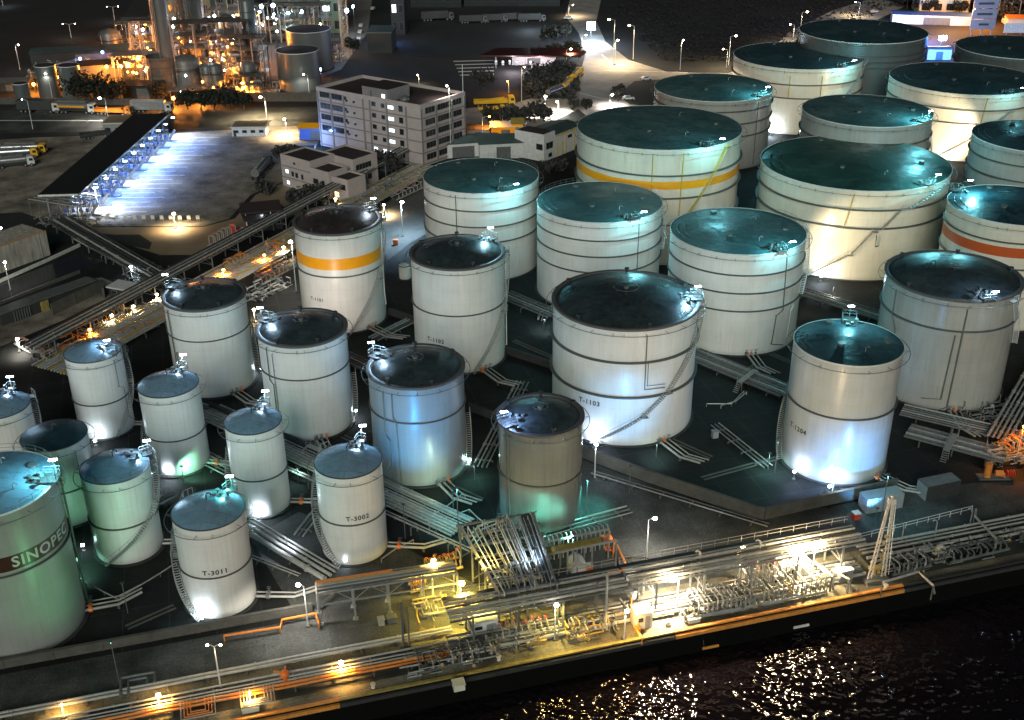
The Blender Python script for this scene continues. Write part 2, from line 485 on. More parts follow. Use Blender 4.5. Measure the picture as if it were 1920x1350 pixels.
# ---------------------------------------------------------------- tanks
def tank(label, X, Y, R, H, wall='white_tank', roof='roof_dark', style='dome', rings=(), ring_w=.35, band=None, text=None,
         stairs=(), pipes=(), lamp=None, lampP=260, lampC=COOL, spray=True, rail=0, plat=True, railmat='rail', name='storage_tank',
         rise=None, detail=True, stairmat='stair', plates=2.4, spoutang=None):
    al = math.atan2(-Y, -X)
    t = thing(name, label, 'tank', (X, Y, 0), 'storage tanks of the depot')
    n = 96 if R > 10 else 64
    C = Vector((X, Y, 0))

    def P(phi, rad, z):
        a = al + R_(phi)
        return Vector((X + rad * math.cos(a), Y + rad * math.sin(a), z))
    b = MB(); b.lathe([(R, 0.05), (R, H)], n, (X, Y, 0)); b.build('shell', wall, t, 40)
    b = MB(); b.lathe([(R + .45, .02), (R + .45, .22), (R + .003, .26)], n, (X, Y, 0)); b.build('foundation', 'concrete_dark', t)
    # roof
    b = MB()
    if style == 'dome':
        rs = rise or R * .19
        R1 = R - .45
        prof = [(R1 * math.cos(i / 8 * PI / 2) if i < 8 else .02, H - .12 + rs * math.sin(i / 8 * PI / 2) ** .9) for i in range(9)]
        prof = [(R1 * (1 - (i / 10) ** 1.0) + .02, H - .1 + rs * (1 - (1 - i / 10) ** 2)) for i in range(11)]
        b.lathe(prof, n, (X, Y, 0)); b.build('roof', roof, t, 40)
        b = MB(); b.lathe([(R + .12, H - .35), (R + .28, H - .25), (R + .28, H + .12), (R - .05, H + .2), (R - .4, H + .12), (R - .5, H - .12)], n, (X, Y, 0))
        b.build('rim', 'curb', t, 30)
        ztop = lambda r: H - .1 + rs * (1 - min(1, r / R1) ** 2)
    elif style == 'cone':
        rs = rise or R * .34
        b.lathe([(R - .02, H + .02)] + [(R * (1 - i / 8) + .02, H + .02 + rs * (i / 8) * (1.35 - .35 * i / 8)) for i in range(1, 9)], n, (X, Y, 0))
        b.build('roof', roof, t, 35)
        b = MB(); b.lathe([(R + .002, H - .12), (R + .09, H - .1), (R + .09, H + .04), (R - .03, H + .06)], n, (X, Y, 0)); b.build('rim', 'girder', t)
        ztop = lambda r: H + rs * (1 - r / R) * (1.35 - .35 * (1 - r / R))
    else:  # flat: very low cone
        rs = rise or R * .05
        b.lathe([(R - .02, H - .02)] + [(R * (1 - i / 8) + .02, H - .02 + rs * i / 8) for i in range(1, 9)], n, (X, Y, 0))
        b.build('roof', roof, t, 35)
        b = MB(); b.lathe([(R + .002, H - .16), (R + .1, H - .14), (R + .1, H + .05), (R - .04, H + .07)], n, (X, Y, 0)); b.build('rim', wall if False else 'rail_white', t)
        ztop = lambda r: H + rs * (1 - r / R)
    # wind girders
    for z in rings:
        zz = z * H if z <= 1 else z
        w = ring_w; GT = .24 if R > 10 else .16
        b = MB(); b.lathe([(R + .01, zz), (R + w, zz + .02), (R + w, zz - GT + .01), (R + w - .1, zz - GT), (R + .01, zz - GT)], n, (X, Y, 0)); b.build('wind_girder', 'girder', t)
    if band:
        z0, z1, bm = band
        b = MB(); b.lathe([(R + .01, z0 * H), (R + .02, z0 * H + .01), (R + .02, z1 * H - .01), (R + .01, z1 * H)], n, (X, Y, 0)); b.build('painted_band', bm, t, 40)
    for tx, size, phi, z, mt in (text or ()):
        vs, fs = text_mesh(tx, size)
        b = MB()
        for v in vs:
            a = phi + math.degrees(v.x / R)
            b.v.append(P(a, R + .045 + v.z * .5, z * H + v.y))
        b.f = fs
        b.build('lettering', mt, t)
    # cooling-water ring pipe on brackets
    if spray:
        zr = H - .75; rr = R + 1.0 if R < 9 else R + 1.15
        b = MB()
        b.tube([P(a, rr, zr) for a in range(0, 360, 5)], .055, 5, True)
        for a in range(0, 360, max(10, int(200 / R))):
            b.bar(P(a, R, zr - .05), P(a, rr, zr), .05)
            b.bar(P(a, R, zr - .7), P(a, rr - .1, zr), .04)
        b.build('spray_ring', railmat, t)
    if rail:
        b = MB()
        a0, a1 = rail if isinstance(rail, tuple) else (0, 360)
        rr = R + .12
        st = max(3, int(100 / R))
        for hh in (.55, 1.1):
            b.tube([P(a, rr, H + hh) for a in range(a0, a1 + 1, st)], .03, 4)
        for a in range(a0, a1 + 1, st):
            b.bar(P(a, rr, H), P(a, rr, H + 1.1), .04)
        b.build('handrail', railmat, t)
    # spiral stairway
    for (p0, z0, p1, z1) in stairs:
        b = MB(); hr = MB()
        L_ = R_(abs(p1 - p0)) * R
        ns = max(6, int(abs(z1 - z0) * H / .26))
        wi, wo = R + .12, R + .95
        prev = None
        out = []; inn = []
        for i in range(ns + 1):
            f = i / ns
            ph = p0 + (p1 - p0) * f; z = (z0 + (z1 - z0) * f) * H
            d = math.degrees((L_ / ns) * .46 / R)
            if z > .1:
                a, c_ = P(ph - d, wi, z), P(ph + d, wi, z); e, g = P(ph + d, wo, z), P(ph - d, wo, z)
                b.add([a, c_, e, g, a - Vector((0, 0, .05)), c_ - Vector((0, 0, .05)), e - Vector((0, 0, .05)), g - Vector((0, 0, .05))],
                      [(0, 1, 2, 3), (7, 6, 5, 4), (0, 4, 5, 1), (1, 5, 6, 2), (2, 6, 7, 3), (3, 7, 4, 0)])
            out.append(P(ph, wo, z)); inn.append(P(ph, wi, z))
        b.tube([p - Vector((0, 0, .12)) for p in out], .07, 4)
        b.tube([p - Vector((0, 0, .12)) for p in inn], .07, 4)
        b.build('stairway', stairmat, t)
        hr.tube([p + Vector((0, 0, 1.05)) for p in out], .035, 4)
        hr.tube([p + Vector((0, 0, .55)) for p in out], .025, 4)
        for i in range(0, ns + 1, 4):
            hr.bar(out[i], out[i] + Vector((0, 0, 1.05)), .04)
        hr.build('stair_rail', stairmat, t)
        # landing at the top of each flight
        lb = MB()
        ph = p1 + (4 if p1 > p0 else -4) * 8 / R
        a, c_, e, g = P(p1, wi, z1 * H), P(ph + (ph - p1), wi, z1 * H), P(ph + (ph - p1), wo + .1, z1 * H), P(p1, wo + .1, z1 * H)
        lb.add([a, c_, e, g] + [q - Vector((0, 0, .08)) for q in (a, c_, e, g)],
               [(0, 1, 2, 3), (7, 6, 5, 4), (0, 4, 5, 1), (1, 5, 6, 2), (2, 6, 7, 3), (3, 7, 4, 0)])
        for q in (e, g, (e + g) / 2):
            lb.bar(q, q + Vector((0, 0, 1.1)), .05)
        lb.bar(e + Vector((0, 0, 1.1)), g + Vector((0, 0, 1.1)), .05)
        lb.build('landing', stairmat, t)
    for pl in pipes:
        # list of (phi, zfrac) corner points, radius
        pts, r = pl[0], pl[1]
        b = MB()
        b.tube([P(a, R + .3, z * H) for a, z in pts], r, 6)
        for (a, z), (a2, z2) in zip(pts[:-1], pts[1:]):
            for k in range(int(abs(z - z2) * H / 3) + 1):
                zz = (z + (z2 - z) * k / max(1, int(abs(z - z2) * H / 3))) * H
                aa = a + (a2 - a) * k / max(1, int(abs(z - z2) * H / 3))
                b.bar(P(aa, R - .02, zz), P(aa, R + .3, zz), .06)
        b.build('riser_pipe', pl[2] if len(pl) > 2 else 'rail', t)
    if detail:
        if style == 'dome':
            b = MB(); b.tube([P(a, R * .17, ztop(R * .17) + .35) for a in range(0, 360, 15)], .04, 4, True)
            for a in range(0, 360, 45): b.bar(P(a, R * .17, ztop(R * .17)), P(a, R * .17, ztop(R * .17) + .38), .04)
            b.cyl((X, Y, ztop(0) - .1), .35, .45, 10); b.cyl((X, Y, ztop(0) + .3), .5, .12, 10)
            b.build('roof_vent', 'rail', t)
            for a in (180, 240, 120, -40, 20):
                b = MB(); q = P(a, R - .7, 0); b.cyl((q.x, q.y, ztop(R - .7) - .1), .22, .8, 8); b.cyl((q.x, q.y, ztop(R - .7) + .6), .42, .22, 8)
                b.build('breather_valve', 'steel_dark', t)
        if style == 'cone':
            b = MB(); z = ztop(0)
            b.tube([(X, Y, z - .2), (X, Y, z + .7), (X + .1, Y, z + .95), (X + .35, Y, z + 1.05), (X + .6, Y, z + .95), (X + .68, Y, z + .7)], .1, 6)
            b.build('gooseneck_vent', 'steel_dark', t)
            b = MB()
            for a in range(0, 360, 36):
                q = P(a, R * .62, ztop(R * .62) + .05)
            b.bar(P(-35, .3, ztop(.3)), P(-35, R - .1, ztop(R)), .05, .03)
            b.build('roof_seam', 'steel_dark', t)
        if style == 'flat':
            for a, rr in ((150, .5), (35, .55)):
                q = P(a, R * rr, 0); z = ztop(R * rr)
                b = MB(); b.tube([(q.x, q.y, z), (q.x, q.y, z + .7), (q.x + .3, q.y, z + .95), (q.x + .6, q.y, z + .7)], .08, 6); b.build('gooseneck_vent', 'steel', t)
            for a, rr in ((-20, .35), (100, .7), (210, .8)):
                q = P(a, R * rr, 0); b = MB(); b.cyl((q.x, q.y, ztop(R * rr) - .05), .55, .35, 12); b.cyl((q.x, q.y, ztop(R * rr) + .3), .68, .08, 12); b.build('manhole', 'steel_mid', t)
            b = MB()
            for a, da in ((-75, 22),):
                for rr in (.9, .8):
                    b.tube([P(a + k, R * rr, ztop(R * rr) + .06) for k in range(-da, da + 1, 4)], .05, 4)
            b.build('foam_line', 'rail', t)
    if lamp is not None:
        lp = G(lamp[0], lamp[1], H + (3.0 if style == 'flat' else 2.4))
        v = lp - Vector((X, Y, lp.z)); v.z = 0
        ang = math.atan2(v.y, v.x); phi = math.degrees(ang) - math.degrees(al)
        er = R + .25
        base = P(phi, er, H)
        hx = P(phi + 14 * 6 / R, R + .2, H)
        # gauging platform with rails
        if plat:
            pb = MB()
            w = 1.1 if R > 6 else .6
            px_ = Vector((math.cos(ang), math.sin(ang), 0)); py_ = Vector((-px_.y, px_.x, 0))
            c0 = P(phi, R - .3, H + .42)
            quad = [c0 + px_ * i + py_ * j for i, j in ((-w, -w), (.9, -w), (.9, w), (-w, w))]
            pb.add(quad + [q - Vector((0, 0, .08)) for q in quad], [(0, 1, 2, 3), (7, 6, 5, 4), (0, 4, 5, 1), (1, 5, 6, 2), (2, 6, 7, 3), (3, 7, 4, 0)])
            for q in quad: pb.bar(q - Vector((0, 0, .5)), q, .08)
            pb.build('gauging_platform', 'steel_dark', t)
            pr = MB()
            for q, q2 in ((quad[0], quad[1]), (quad[1], quad[2]), (quad[2], quad[3])):
                for hh in (.5, 1.0): pr.tube([q + Vector((0, 0, hh)), q2 + Vector((0, 0, hh))], .035, 4)
                for f in (0, .5, 1): pr.bar(q.lerp(q2, f), q.lerp(q2, f) + Vector((0, 0, 1.02)), .045)
            pr.build('platform_rail', 'rail', t)
            # instruments: nozzles and a small mast
            ib = MB()
            for k, (dr, da, hh) in enumerate(((-1.9, 8, .7), (-2.3, -6, .5), (-1.5, -13, .9), (-3.0, 3, .4))):
                q = P(phi + da * 6 / R, R + dr, 0); z = ztop(R + dr)
                ib = MB(); ib.cyl((q.x, q.y, z - .1), .16, hh, 8); ib.cyl((q.x, q.y, z + hh - .15), .3, .12, 8); ib.build('roof_nozzle', 'steel_mid', t)
            hb = MB()
            q = P(phi - 3, max(1.2, R - 2.2), 0); 
            qa = [q + px_ * i + py_ * j for i, j in ((-.9, -.7), (.9, -.7), (.9, .7), (-.9, .7))]
            top = [Vector((p.x, p.y, ztop(math.hypot(p.x - X, p.y - Y)) + .12)) for p in qa]
            hb.add(top + [p - Vector((0, 0, .1)) for p in top], [(0, 1, 2, 3), (7, 6, 5, 4), (0, 4, 5, 1), (1, 5, 6, 2), (2, 6, 7, 3), (3, 7, 4, 0)])
            hb.build('hatch_cover', 'ink', t)
        ab = MB()
        ab.tube([base, base + Vector((0, 0, 1.6)), base.lerp(lp, .35) + Vector((0, 0, .9)), lp - Vector((0, 0, .1))] if (lp - base).length > 2.7 else [base, base + Vector((0, 0, 2.0)), lp + Vector((0, 0, .05))], .05, 5)
        arm = ab.build('lamp_arm', 'steel_mid', t)
        hb = MB(); hb.box(lp, (1.0, .34, .12), R_(8)); hb.build('lamp_head', 'e_WHITE', arm)
        light(lp + (Vector((X, Y, lp.z)) - lp).normalized() * .8 - Vector((0, 0, .35)), lampP * LAMPK * (2.5 if style == 'flat' else 1.1 if style == 'dome' else 1.9), lampC if style != 'flat' else (.20, .78, .9), .12, parent=t)
    return t, P


_fl0 = None
def flood(px, py, z=1.6, P=220, col=WHITE, label='', aim=None, rad=.15, em='e_WHITE', tnk=None):
    """ground floodlight on a short post"""
    if tnk:
        # stand 1.6 m off the wall on the camera side of the given pixel
        g = G(px, py, z)
    else:
        g = G(px, py, z)
    t = thing('floodlight', label, 'floodlight', (g.x, g.y, 0), 'floodlights standing at the tank feet')
    b = MB(); b.cyl((g.x, g.y, 0), .05, z - .1, 6); b.box((g.x, g.y, .06), (.4, .4, .12)); b.build('post', 'steel', t)
    b = MB(); b.box((g.x, g.y, z), (.42, .3, .26), .3); b.build('lamp_head', em, t)
    light((g.x, g.y - .0, z + .35), P * 1.5, col, rad, parent=t)
    return t
T = {}
def tk(k, *a, **kw): T[k] = tank(*a, **kw)
# small tanks, lower left
S1 = dict(style='cone', roof='roof_blue', rings=(.48,), ring_w=.2)
tk('sinopec', 'tall green-lit tank with a dark red band lettered SINOPEC', -65.4, 120.2, 7.9, 21.8, wall='green_tank', style='flat', rise=1.2, roof='roof_blue', rings=(.605,), ring_w=.3,
   band=(.628, .726, 'band_maroon'), text=[('SINOPEC', 2.05, 35, .677, 'letter_grey')], rail=(20, 170), lamp=(99, 862), lampP=420, lampC=COOL,
   pipes=[([(83, .0), (83, .93)], .12), ([(87, .0), (87, .93)], .12)])
tk('A27', 'small blue-roofed tank cut off by the left edge, with a lamp on its roof', -79.4, 154.5, 4.5, 14, lamp=(18, 706), lampP=160, stairs=[(60, .5, 100, .97)], **S1)
tk('A28', 'small green-lit tank with a nearly black roof behind the band-lettered tank', -68, 146, 4.7, 13.6, wall='half_tank', style='cone', roof='roof_navy', rings=(.46,), ring_w=.25, rise=.9,
   pipes=[([(28, 0), (28, .93)], .1)])
tk('A29', 'small tank with a pale blue roof and a long stair winding across its front', -56.1, 136.8, 4.7, 13.9,
   style='cone', roof='roof_blue', rings=(.46,), ring_w=.25, rail=(-60, 60), lamp=(275, 826), lampP=170, stairs=[(-42, .04, 60, .62), (60, .62, 95, .97)])
tk('T3011', 'small white tank lettered T-3011 in the front corner of the depot', -40.1, 124.9, 4.7, 14.5, text=[('T-3011', 1.0, -4, .53, 'ink')], lamp=(430, 893), lampP=200, lampC=TEAL,
   stairs=[(-38, .02, -100, .5), (-100, .5, -150, .95)], **S1)
tk('A26', 'small dull-roofed tank farthest back in the row of small ones', -70.3, 171.6, 4.6, 14.8, style='cone', roof='roof_blue', rings=(.46,), ring_w=.22,
   lamp=(200, 638), lampP=110, stairs=[(15, .05, 80, .55), (80, .55, 130, .96)], pipes=[([(38, .95), (38, .62), (50, .58), (50, .2), (70, .08)], .06)])
tk('A25', 'small tank with a shiny blue roof and a white blaze at its left foot', -54.6, 160, 4.7, 14.6, style='cone', roof='roof_blue', rings=(.46,), ring_w=.22,
   lamp=(343, 665), lampP=150, stairs=[(-75, .05, -140, .6)])
tk('A24', 'slimmest blue-roofed tank, just left of the one lettered T-3002', -38.7, 147.7, 4.2, 14.8, style='cone', roof='roof_blue', rings=(.46,), ring_w=.22,
   lamp=(497, 733), lampP=150, stairs=[(-70, .05, -120, .55)])
tk('T3002', 'small white tank lettered T-3002 beside the pipe corridor', -23.1, 136.3, 4.7, 14.8, text=[('T-3002', 1.0, 8, .545, 'ink')], lamp=(680, 798), lampP=200,
   stairs=[(-28, .02, -95, .5), (-95, .5, -140, .95)], **S1)
# middle row
S2 = dict(style='dome', ring_w=.25)
tk('A19', 'tank with a dark domed roof at the left end of the middle row', -55.2, 188.4, 7.2, 17.6, rings=(.66,), lamp=(309, 515), lampP=330,
   pipes=[([(-62, .95), (-58, .05)], .1), ([(-55, .5), (-50, .05)], .08)], stairs=[(80, .1, 110, .5)], **S2)
tk('A20', 'dark-domed tank second in the middle row, right of the left-end one', -35.2, 173.3, 7.4, 18.0, rings=(.66,), lamp=(487, 577), lampP=380,
   pipes=[([(-52, .95), (-52, .62), (-46, .58), (-46, .05)], .09), ([(-43, .9), (-42, .05)], .06)], stairs=[(95, .45, 70, .05)], **S2)
tk('A21', 'blue-lit tank with a dark roof in the centre of the middle row', -15.1, 159.2, 7.5, 17.8, wall='blue_tank', rings=(.66,), lamp=(696, 642), lampP=420,
   pipes=[([(-42, .93), (-42, .5), (-36, .46), (-34, .03)], .1), ([(-30, .93), (-30, .7), (-26, .66), (-24, .03)], .12)], stairs=[(100, .45, 75, .05)], **S2)
tk('A22', 'glossy grey tank with a teal-lit foot, next to the pipe bridge', 4.1, 145.1, 6.2, 16.9, wall='gloss_tank', rings=(.5,), lamp=(945, 772), lampP=500, lampC=(.3, .5, 1.0),
   pipes=[([(-50, .95), (-50, .03)], .1), ([(-44, .95), (-44, .03)], .1)], **S2)
tk('T1204', 'white tank lettered T-1204 with a bright blue-lit lower half', 52.4, 159.4, 8.3, 21.2, wall='half_tank', style='flat', rise=1.0, roof='roof_navy', rings=(.57,), ring_w=.35,
   text=[('T-1204', 1.15, -45, .37, 'ink')], lamp=(1596, 574), lampP=260, stairs=[(-68, .02, -110, .42), (-110, .42, -150, .9)], pipes=[])
tk('T1103', 'broad white tank lettered T-1103 with two thick dark rings', 19.2, 175.6, 12.2, 21.7, style='dome', rings=(.735, .44), ring_w=.5, rise=2.0,
   text=[('T-1103', 1.2, -26, .35, 'ink')], lamp=(1309, 537), lampP=900, lampC=(.35, .75, 1.0),
   stairs=[(-22, .02, 15, .27), (15, .27, 34, .44), (36, .46, 82, .97)],
   pipes=[([(17, .95), (17, .735)], .1), ([(17, .72), (17, .50), (34, .49)], .09), ([(19, .72), (19, .53), (34, .52)], .06)])
S3 = dict(style='dome', ring_w=.3)
tk('T1101', 'white tank with an orange band and a brown domed roof, by the lit pipe track', -34.7, 216.3, 8.6, 21.4, roof='roof_brown', rings=(.585,), band=(.65, .76, 'band_orange'),
   text=[('T-1101', .95, -38, .34, 'ink')], lamp=(700, 372), lampP=260, lampC=WHITE, stairs=[(5, .02, 50, .48), (50, .48, 88, .97)], pipes=[([(72, .9), (70, .3), (74, .15)], .12, 'rail_white')], **S3)
tk('T1102', 'white tank lettered T-1102 with a dark domed roof and one dark ring', -10, 198.6, 8.7, 21.3, rings=(.57,), text=[('T-1102', 1.1, -32, .31, 'ink')],
   lamp=(920, 427), lampP=520, lampC=(.4, .85, 1), stairs=[(15, .02, 62, .5), (62, .5, 92, .97)], pipes=[([(84, .93), (84, .1)], .12, 'rail_white')], **S3)
S4 = dict(style='flat', roof='roof_teal', rings=(.81, .635, .46), ring_w=.28)
tk('A3', 'large teal-roofed tank with three rings, nearest the office buildings', -6.6, 246.5, 12.9, 20.6, lamp=(968, 345), lampP=900, lampC=(.35, .85, 1),
   pipes=[([(-25, .97), (-24, .03)], .09)], rail=(95, 175), **S4)
tk('A4', 'large teal-roofed tank with three rings, middle of three alike', 18.8, 230.1, 13.2, 19.9, lamp=(1208, 397), lampP=900, lampC=(.35, .85, 1),
   pipes=[([(37, .95), (37, .03)], .09)], stairs=[(75, .55, 120, .97)], stairmat='rail_white', rail=(200, 260), **S4)
tk('A5', 'large teal-roofed tank with three rings, behind the tanks lettered T-1103 and T-1204', 44.2, 209.3, 13.0, 21.0, lamp=(1487, 453), lampP=850, lampC=(.35, .85, 1),
   pipes=[([(45, .93), (47, .42), (40, .38), (38, .1), (52, .05)], .1), ([(62, .42), (58, .38), (56, .12)], .08, 'rail_white')], stairs=[(72, .5, 105, .97)], stairmat='rail_white', rail=(95, 150), **S4)
tk('A9', 'very large dark green-roofed tank with a zigzag stair on its front', 78.9, 253.4, 21.1, 20.8, wall='cream_tank', style='flat', roof='roof_green', rise=.8, rings=(.80, .60), ring_w=.55,
   lamp=(1760, 327), lampP=700, lampC=(.35, .85, .9), pipes=[([(2, .96), (-1, .62)], .12, 'rail_yellow'), ([(18, .52), (18, .4), (75, .4)], .13)],
   stairs=[(-18, .02, 3, .3), (5, .32, 15, .57), (20, .6, 30, .8), (34, .8, 62, .97)])
tk('A11', 'very large tank with a yellow-orange band below its teal roof', 34.7, 261.2, 19, 27.2, wall='cream_tank', style='flat', roof='roof_teal', rise=.9, rings=(.79, .60, .37), ring_w=.55,
   band=(.67, .735, 'band_orange'), lamp=(1355, 260), lampP=900, lampC=(.35, .85, 1), pipes=[([(-3, .97), (-3, .62)], .12, 'rail_yellow'), ([(17, .97), (16, .3)], .14, 'rail_yellow')],
   stairs=[(14, .3, 50, .97)], stairmat='rail_yellow')
tk('A12', 'large grey-green tank with three rings behind the yellow-orange banded one', 58.6, 328.3, 16.8, 19.9, wall='grey_tank', style='flat', roof='roof_teal', rings=(.86, .68, .5), ring_w=.45,
   lamp=(1440, 163), lampP=900, pipes=[([(48, .95), (48, .05)], .12)])
tk('A13', 'large cream tank with a bright light at its foot, in the rear row', 92, 367.3, 20.3, 20.3, wall='cream_tank', style='flat', roof='roof_navy', rings=(.77, .57), ring_w=.5,
   lamp=(1603, 113), lampP=1100, stairs=[(10, .05, 60, .75), (60, .75, 75, .97)], pipes=[([(-5, .9), (-5, .55)], .14, 'rail_yellow'), ([(22, .9), (22, .55)], .14, 'rail_yellow')])
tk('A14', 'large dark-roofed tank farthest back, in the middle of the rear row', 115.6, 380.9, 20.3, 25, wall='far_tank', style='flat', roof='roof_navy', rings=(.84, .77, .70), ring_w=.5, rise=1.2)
tk('A15', 'large cream tank with a rippled blue roof near the right edge', 134.5, 339, 21, 19.4, wall='cream_tank', style='flat', roof='roof_navy', rings=(.78, .58), ring_w=.5,
   stairs=[(-10, .05, 40, .75)], pipes=[([(20, .95), (18, .55)], .14, 'rail_yellow')], lamp=(1918, 165), lampP=500)
tk('A16', 'grey-green tank between two cream ones in the rear rows', 89.3, 282.4, 15.8, 25, wall='grey_tank', style='flat', roof='roof_teal', rings=(.82, .7), ring_w=.45, rise=1.0,
   lamp=(1745, 208), lampP=1000, stairs=[(95, .5, 70, .8)])
tk('A17', 'grey ringed tank cut off by the right edge, behind the red-banded one', 129.5, 275.4, 14.7, 20, wall='grey_tank', style='flat', roof='roof_navy', rings=(.82, .63, .45), ring_w=.4)
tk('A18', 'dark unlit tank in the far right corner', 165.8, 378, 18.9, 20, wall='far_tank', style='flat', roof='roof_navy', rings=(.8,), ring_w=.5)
tk('A10', 'tank with a red-orange band at the right edge', 101, 218.5, 12.4, 22.5, wall='cream_tank', style='flat', roof='roof_navy', rings=(.84, .60), ring_w=.35, rise=.9,
   band=(.70, .79, 'band_red'), lamp=(1820, 338), lampP=700, lampC=COOL)
tk('A8', 'large grey tank with a black domed roof near the right edge', 77.8, 185.5, 11.4, 21.3, wall='grey_tank', rings=(.74,), lamp=(1868, 547), lampP=700, lampC=COOL,
   style='dome', ring_w=.35, rise=1.9, pipes=[([(-48, .95), (-48, .72), (-42, .62), (-42, .5)], .1), ([(16, .93), (14, .05), (4, 0.0)], .12), ([(10, .7), (8, .12), (-8, .1)], .1)],
   stairs=[(85, .5, 60, .97)], stairmat='rail_white')
tk('drum', 'small white water tank standing among pipework behind two large tanks', *G(760, 522, 0).xy, 1.35, 3.3, style='cone', rings=(), spray=False, detail=False, name='water_tank', rise=.25, roof='rail_white')
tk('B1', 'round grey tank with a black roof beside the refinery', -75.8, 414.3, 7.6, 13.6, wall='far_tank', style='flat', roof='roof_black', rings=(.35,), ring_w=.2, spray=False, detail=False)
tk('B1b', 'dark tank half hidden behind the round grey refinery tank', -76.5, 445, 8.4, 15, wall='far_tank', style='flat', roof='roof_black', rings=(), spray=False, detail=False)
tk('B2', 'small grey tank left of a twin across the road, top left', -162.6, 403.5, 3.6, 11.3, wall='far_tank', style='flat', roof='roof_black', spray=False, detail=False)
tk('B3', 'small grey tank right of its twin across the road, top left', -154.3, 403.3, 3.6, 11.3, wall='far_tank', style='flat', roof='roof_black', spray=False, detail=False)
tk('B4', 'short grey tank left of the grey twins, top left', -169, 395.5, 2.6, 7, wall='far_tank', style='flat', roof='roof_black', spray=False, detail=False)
# ---------------------------------------------------------------- ground sheets
def gp(*pts): return [G(x, y, 0) for x, y in pts]
def sheet(name, pts, mt, z):
    b = MB(); b.sheet(pts, z); return struct(name, b, mt)
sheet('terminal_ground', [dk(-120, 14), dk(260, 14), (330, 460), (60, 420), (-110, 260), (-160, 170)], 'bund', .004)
sheet('dock_apron', [dk(-150, 0.02), dk(300, 0.02), dk(300, 9.2), dk(-150, 9.2)], 'dock', .008)
sheet('dock_pipe_bed', [dk(-150, 2.3), dk(25, 2.3), dk(25, 7.0), dk(-150, 7.0)], 'dockdirt', .012)
sheet('dock_pipe_bed', [dk(86, 2.0), dk(300, 2.0), dk(300, 8.0), dk(86, 8.0)], 'dockdirt', .012)
sheet('dock_road', [dk(-150, 9.2), dk(300, 9.2), dk(300, 16.6), dk(-150, 16.6)], 'road', .008)
sheet('paved_court', gp((560, 1160), (470, 1010), (560, 960), (745, 1020), (900, 1100), (880, 1180)), 'road', .012)
sheet('paved_court', [G(1010, 1100), G(1120, 1085), G(1500, 1015), G(1600, 960), G(1520, 948), G(1416, 975), G(1210, 905), G(1092, 862), G(1000, 900), G(930, 960), G(950, 1040)], 'road', .012)
sheet('paved_court', gp((1500, 1000), (1560, 950), (1680, 925), (1830, 905), (1990, 900), (1990, 965), (1560, 1035)), 'road', .016)
sheet('yard', gp((-400, 290), (60, 258), (320, 250), (560, 236), (600, 262), (560, 330), (470, 365), (430, 410), (380, 424), (120, 424), (40, 398), (-400, 420)), 'yard', .012)
M['apronb'] = mat('apronb', (.22, .16, .095), rough=.8, var=.3, scale=.08)
sheet('yard_road', gp((100, 426), (380, 426), (440, 410), (480, 365), (560, 330), (600, 350), (560, 400), (500, 428), (430, 450), (360, 478), (300, 478), (180, 440)), 'apronb', .016)
sheet('grass_island', gp((165, 436), (215, 440), (262, 440), (285, 455), (280, 468), (250, 462), (200, 452)), 'leaf_dark', .022)
sheet('highway', gp((-500, 214), (610, 200), (610, 236), (-500, 262)), 'roadfar' if 0 else 'road', .008)
b = MB(); b.sheet(gp((-400, 224.6), (255, 225.4), (255, 227.2), (-400, 226.4)), .016); struct('road_marking', b, 'paint')
M['lane'] = mat('lane', (.27, .25, .235), rough=.8, var=.3, scale=.15, bump=.2, scale2=3)
sheet('junction_road', gp((800, 238), (850, 205), (960, 195), (1035, 172), (1090, 130), (1098, 100), (1085, 62), (1060, 30), (1085, -60), (1140, -60), (1118, 40), (1135, 78), (1178, 112), (1255, 136), (1365, 137), (1420, 118), (1480, 60), (1560, 20), (1640, -5), (1700, 10), (1640, 40), (1500, 90), (1460, 160), (1230, 232), (1110, 226), (1085, 205), (960, 262), (800, 300)), 'lane', .012)
sheet('verge', gp((1160, 176), (1190, 152), (1300, 145), (1380, 140), (1400, 170), (1230, 200), (1180, 196)), 'leaf', .02)
for (a, c) in (((1078, 172), (1125, 184)), ((1125, 184), (1150, 188)), ((1134, 132), (1290, 136)), ((1128, 102), (1150, 122))):
    b = MB(); p, q = G(*a), G(*c); d = (q - p).normalized() * .35; n = Vector((-d.y, d.x, 0))
    b.sheet([p - n, q - n, q + n, p + n], .02); struct('road_marking', b, 'paint')
sheet('pump_court', gp((705, 400), (735, 372), (800, 340), (830, 420), (770, 455), (725, 490)), 'concrete', .014)
sheet('parking_ground', gp((830, 140), (900, 100), (1060, 90), (1085, 125), (1030, 165), (960, 188), (870, 200), (800, 200)), 'ground', .016)
for i in range(5):
    y = 116 + i * 6.5
    b = MB(); p, q = G(850 + i * 3, y), G(926, y - 2); b.sheet([p, q, q + Vector((0, 1.6, 0)), p + Vector((0, 1.6, 0))], .022); struct('parking_marking', b, 'paint')
sheet('side_road', gp((-200, 640), (30, 565), (130, 530), (190, 520), (240, 540), (120, 600), (0, 650), (-200, 720)), 'yard', .012)
sheet('canal', gp((-200, 590), (0, 532), (140, 478), (200, 488), (60, 540), (0, 565), (-200, 640)), 'window_dark', .014)
sheet('refinery_ground', gp((140, 190), (560, 178), (600, 190), (640, 110), (640, 0), (250, 0), (200, 80)), 'concrete_dark', .01)
sheet('refinery_lane', gp((590, 150), (640, 130), (690, 60), (700, -20), (650, -20), (640, 80), (600, 105)), 'roadfar', .02)
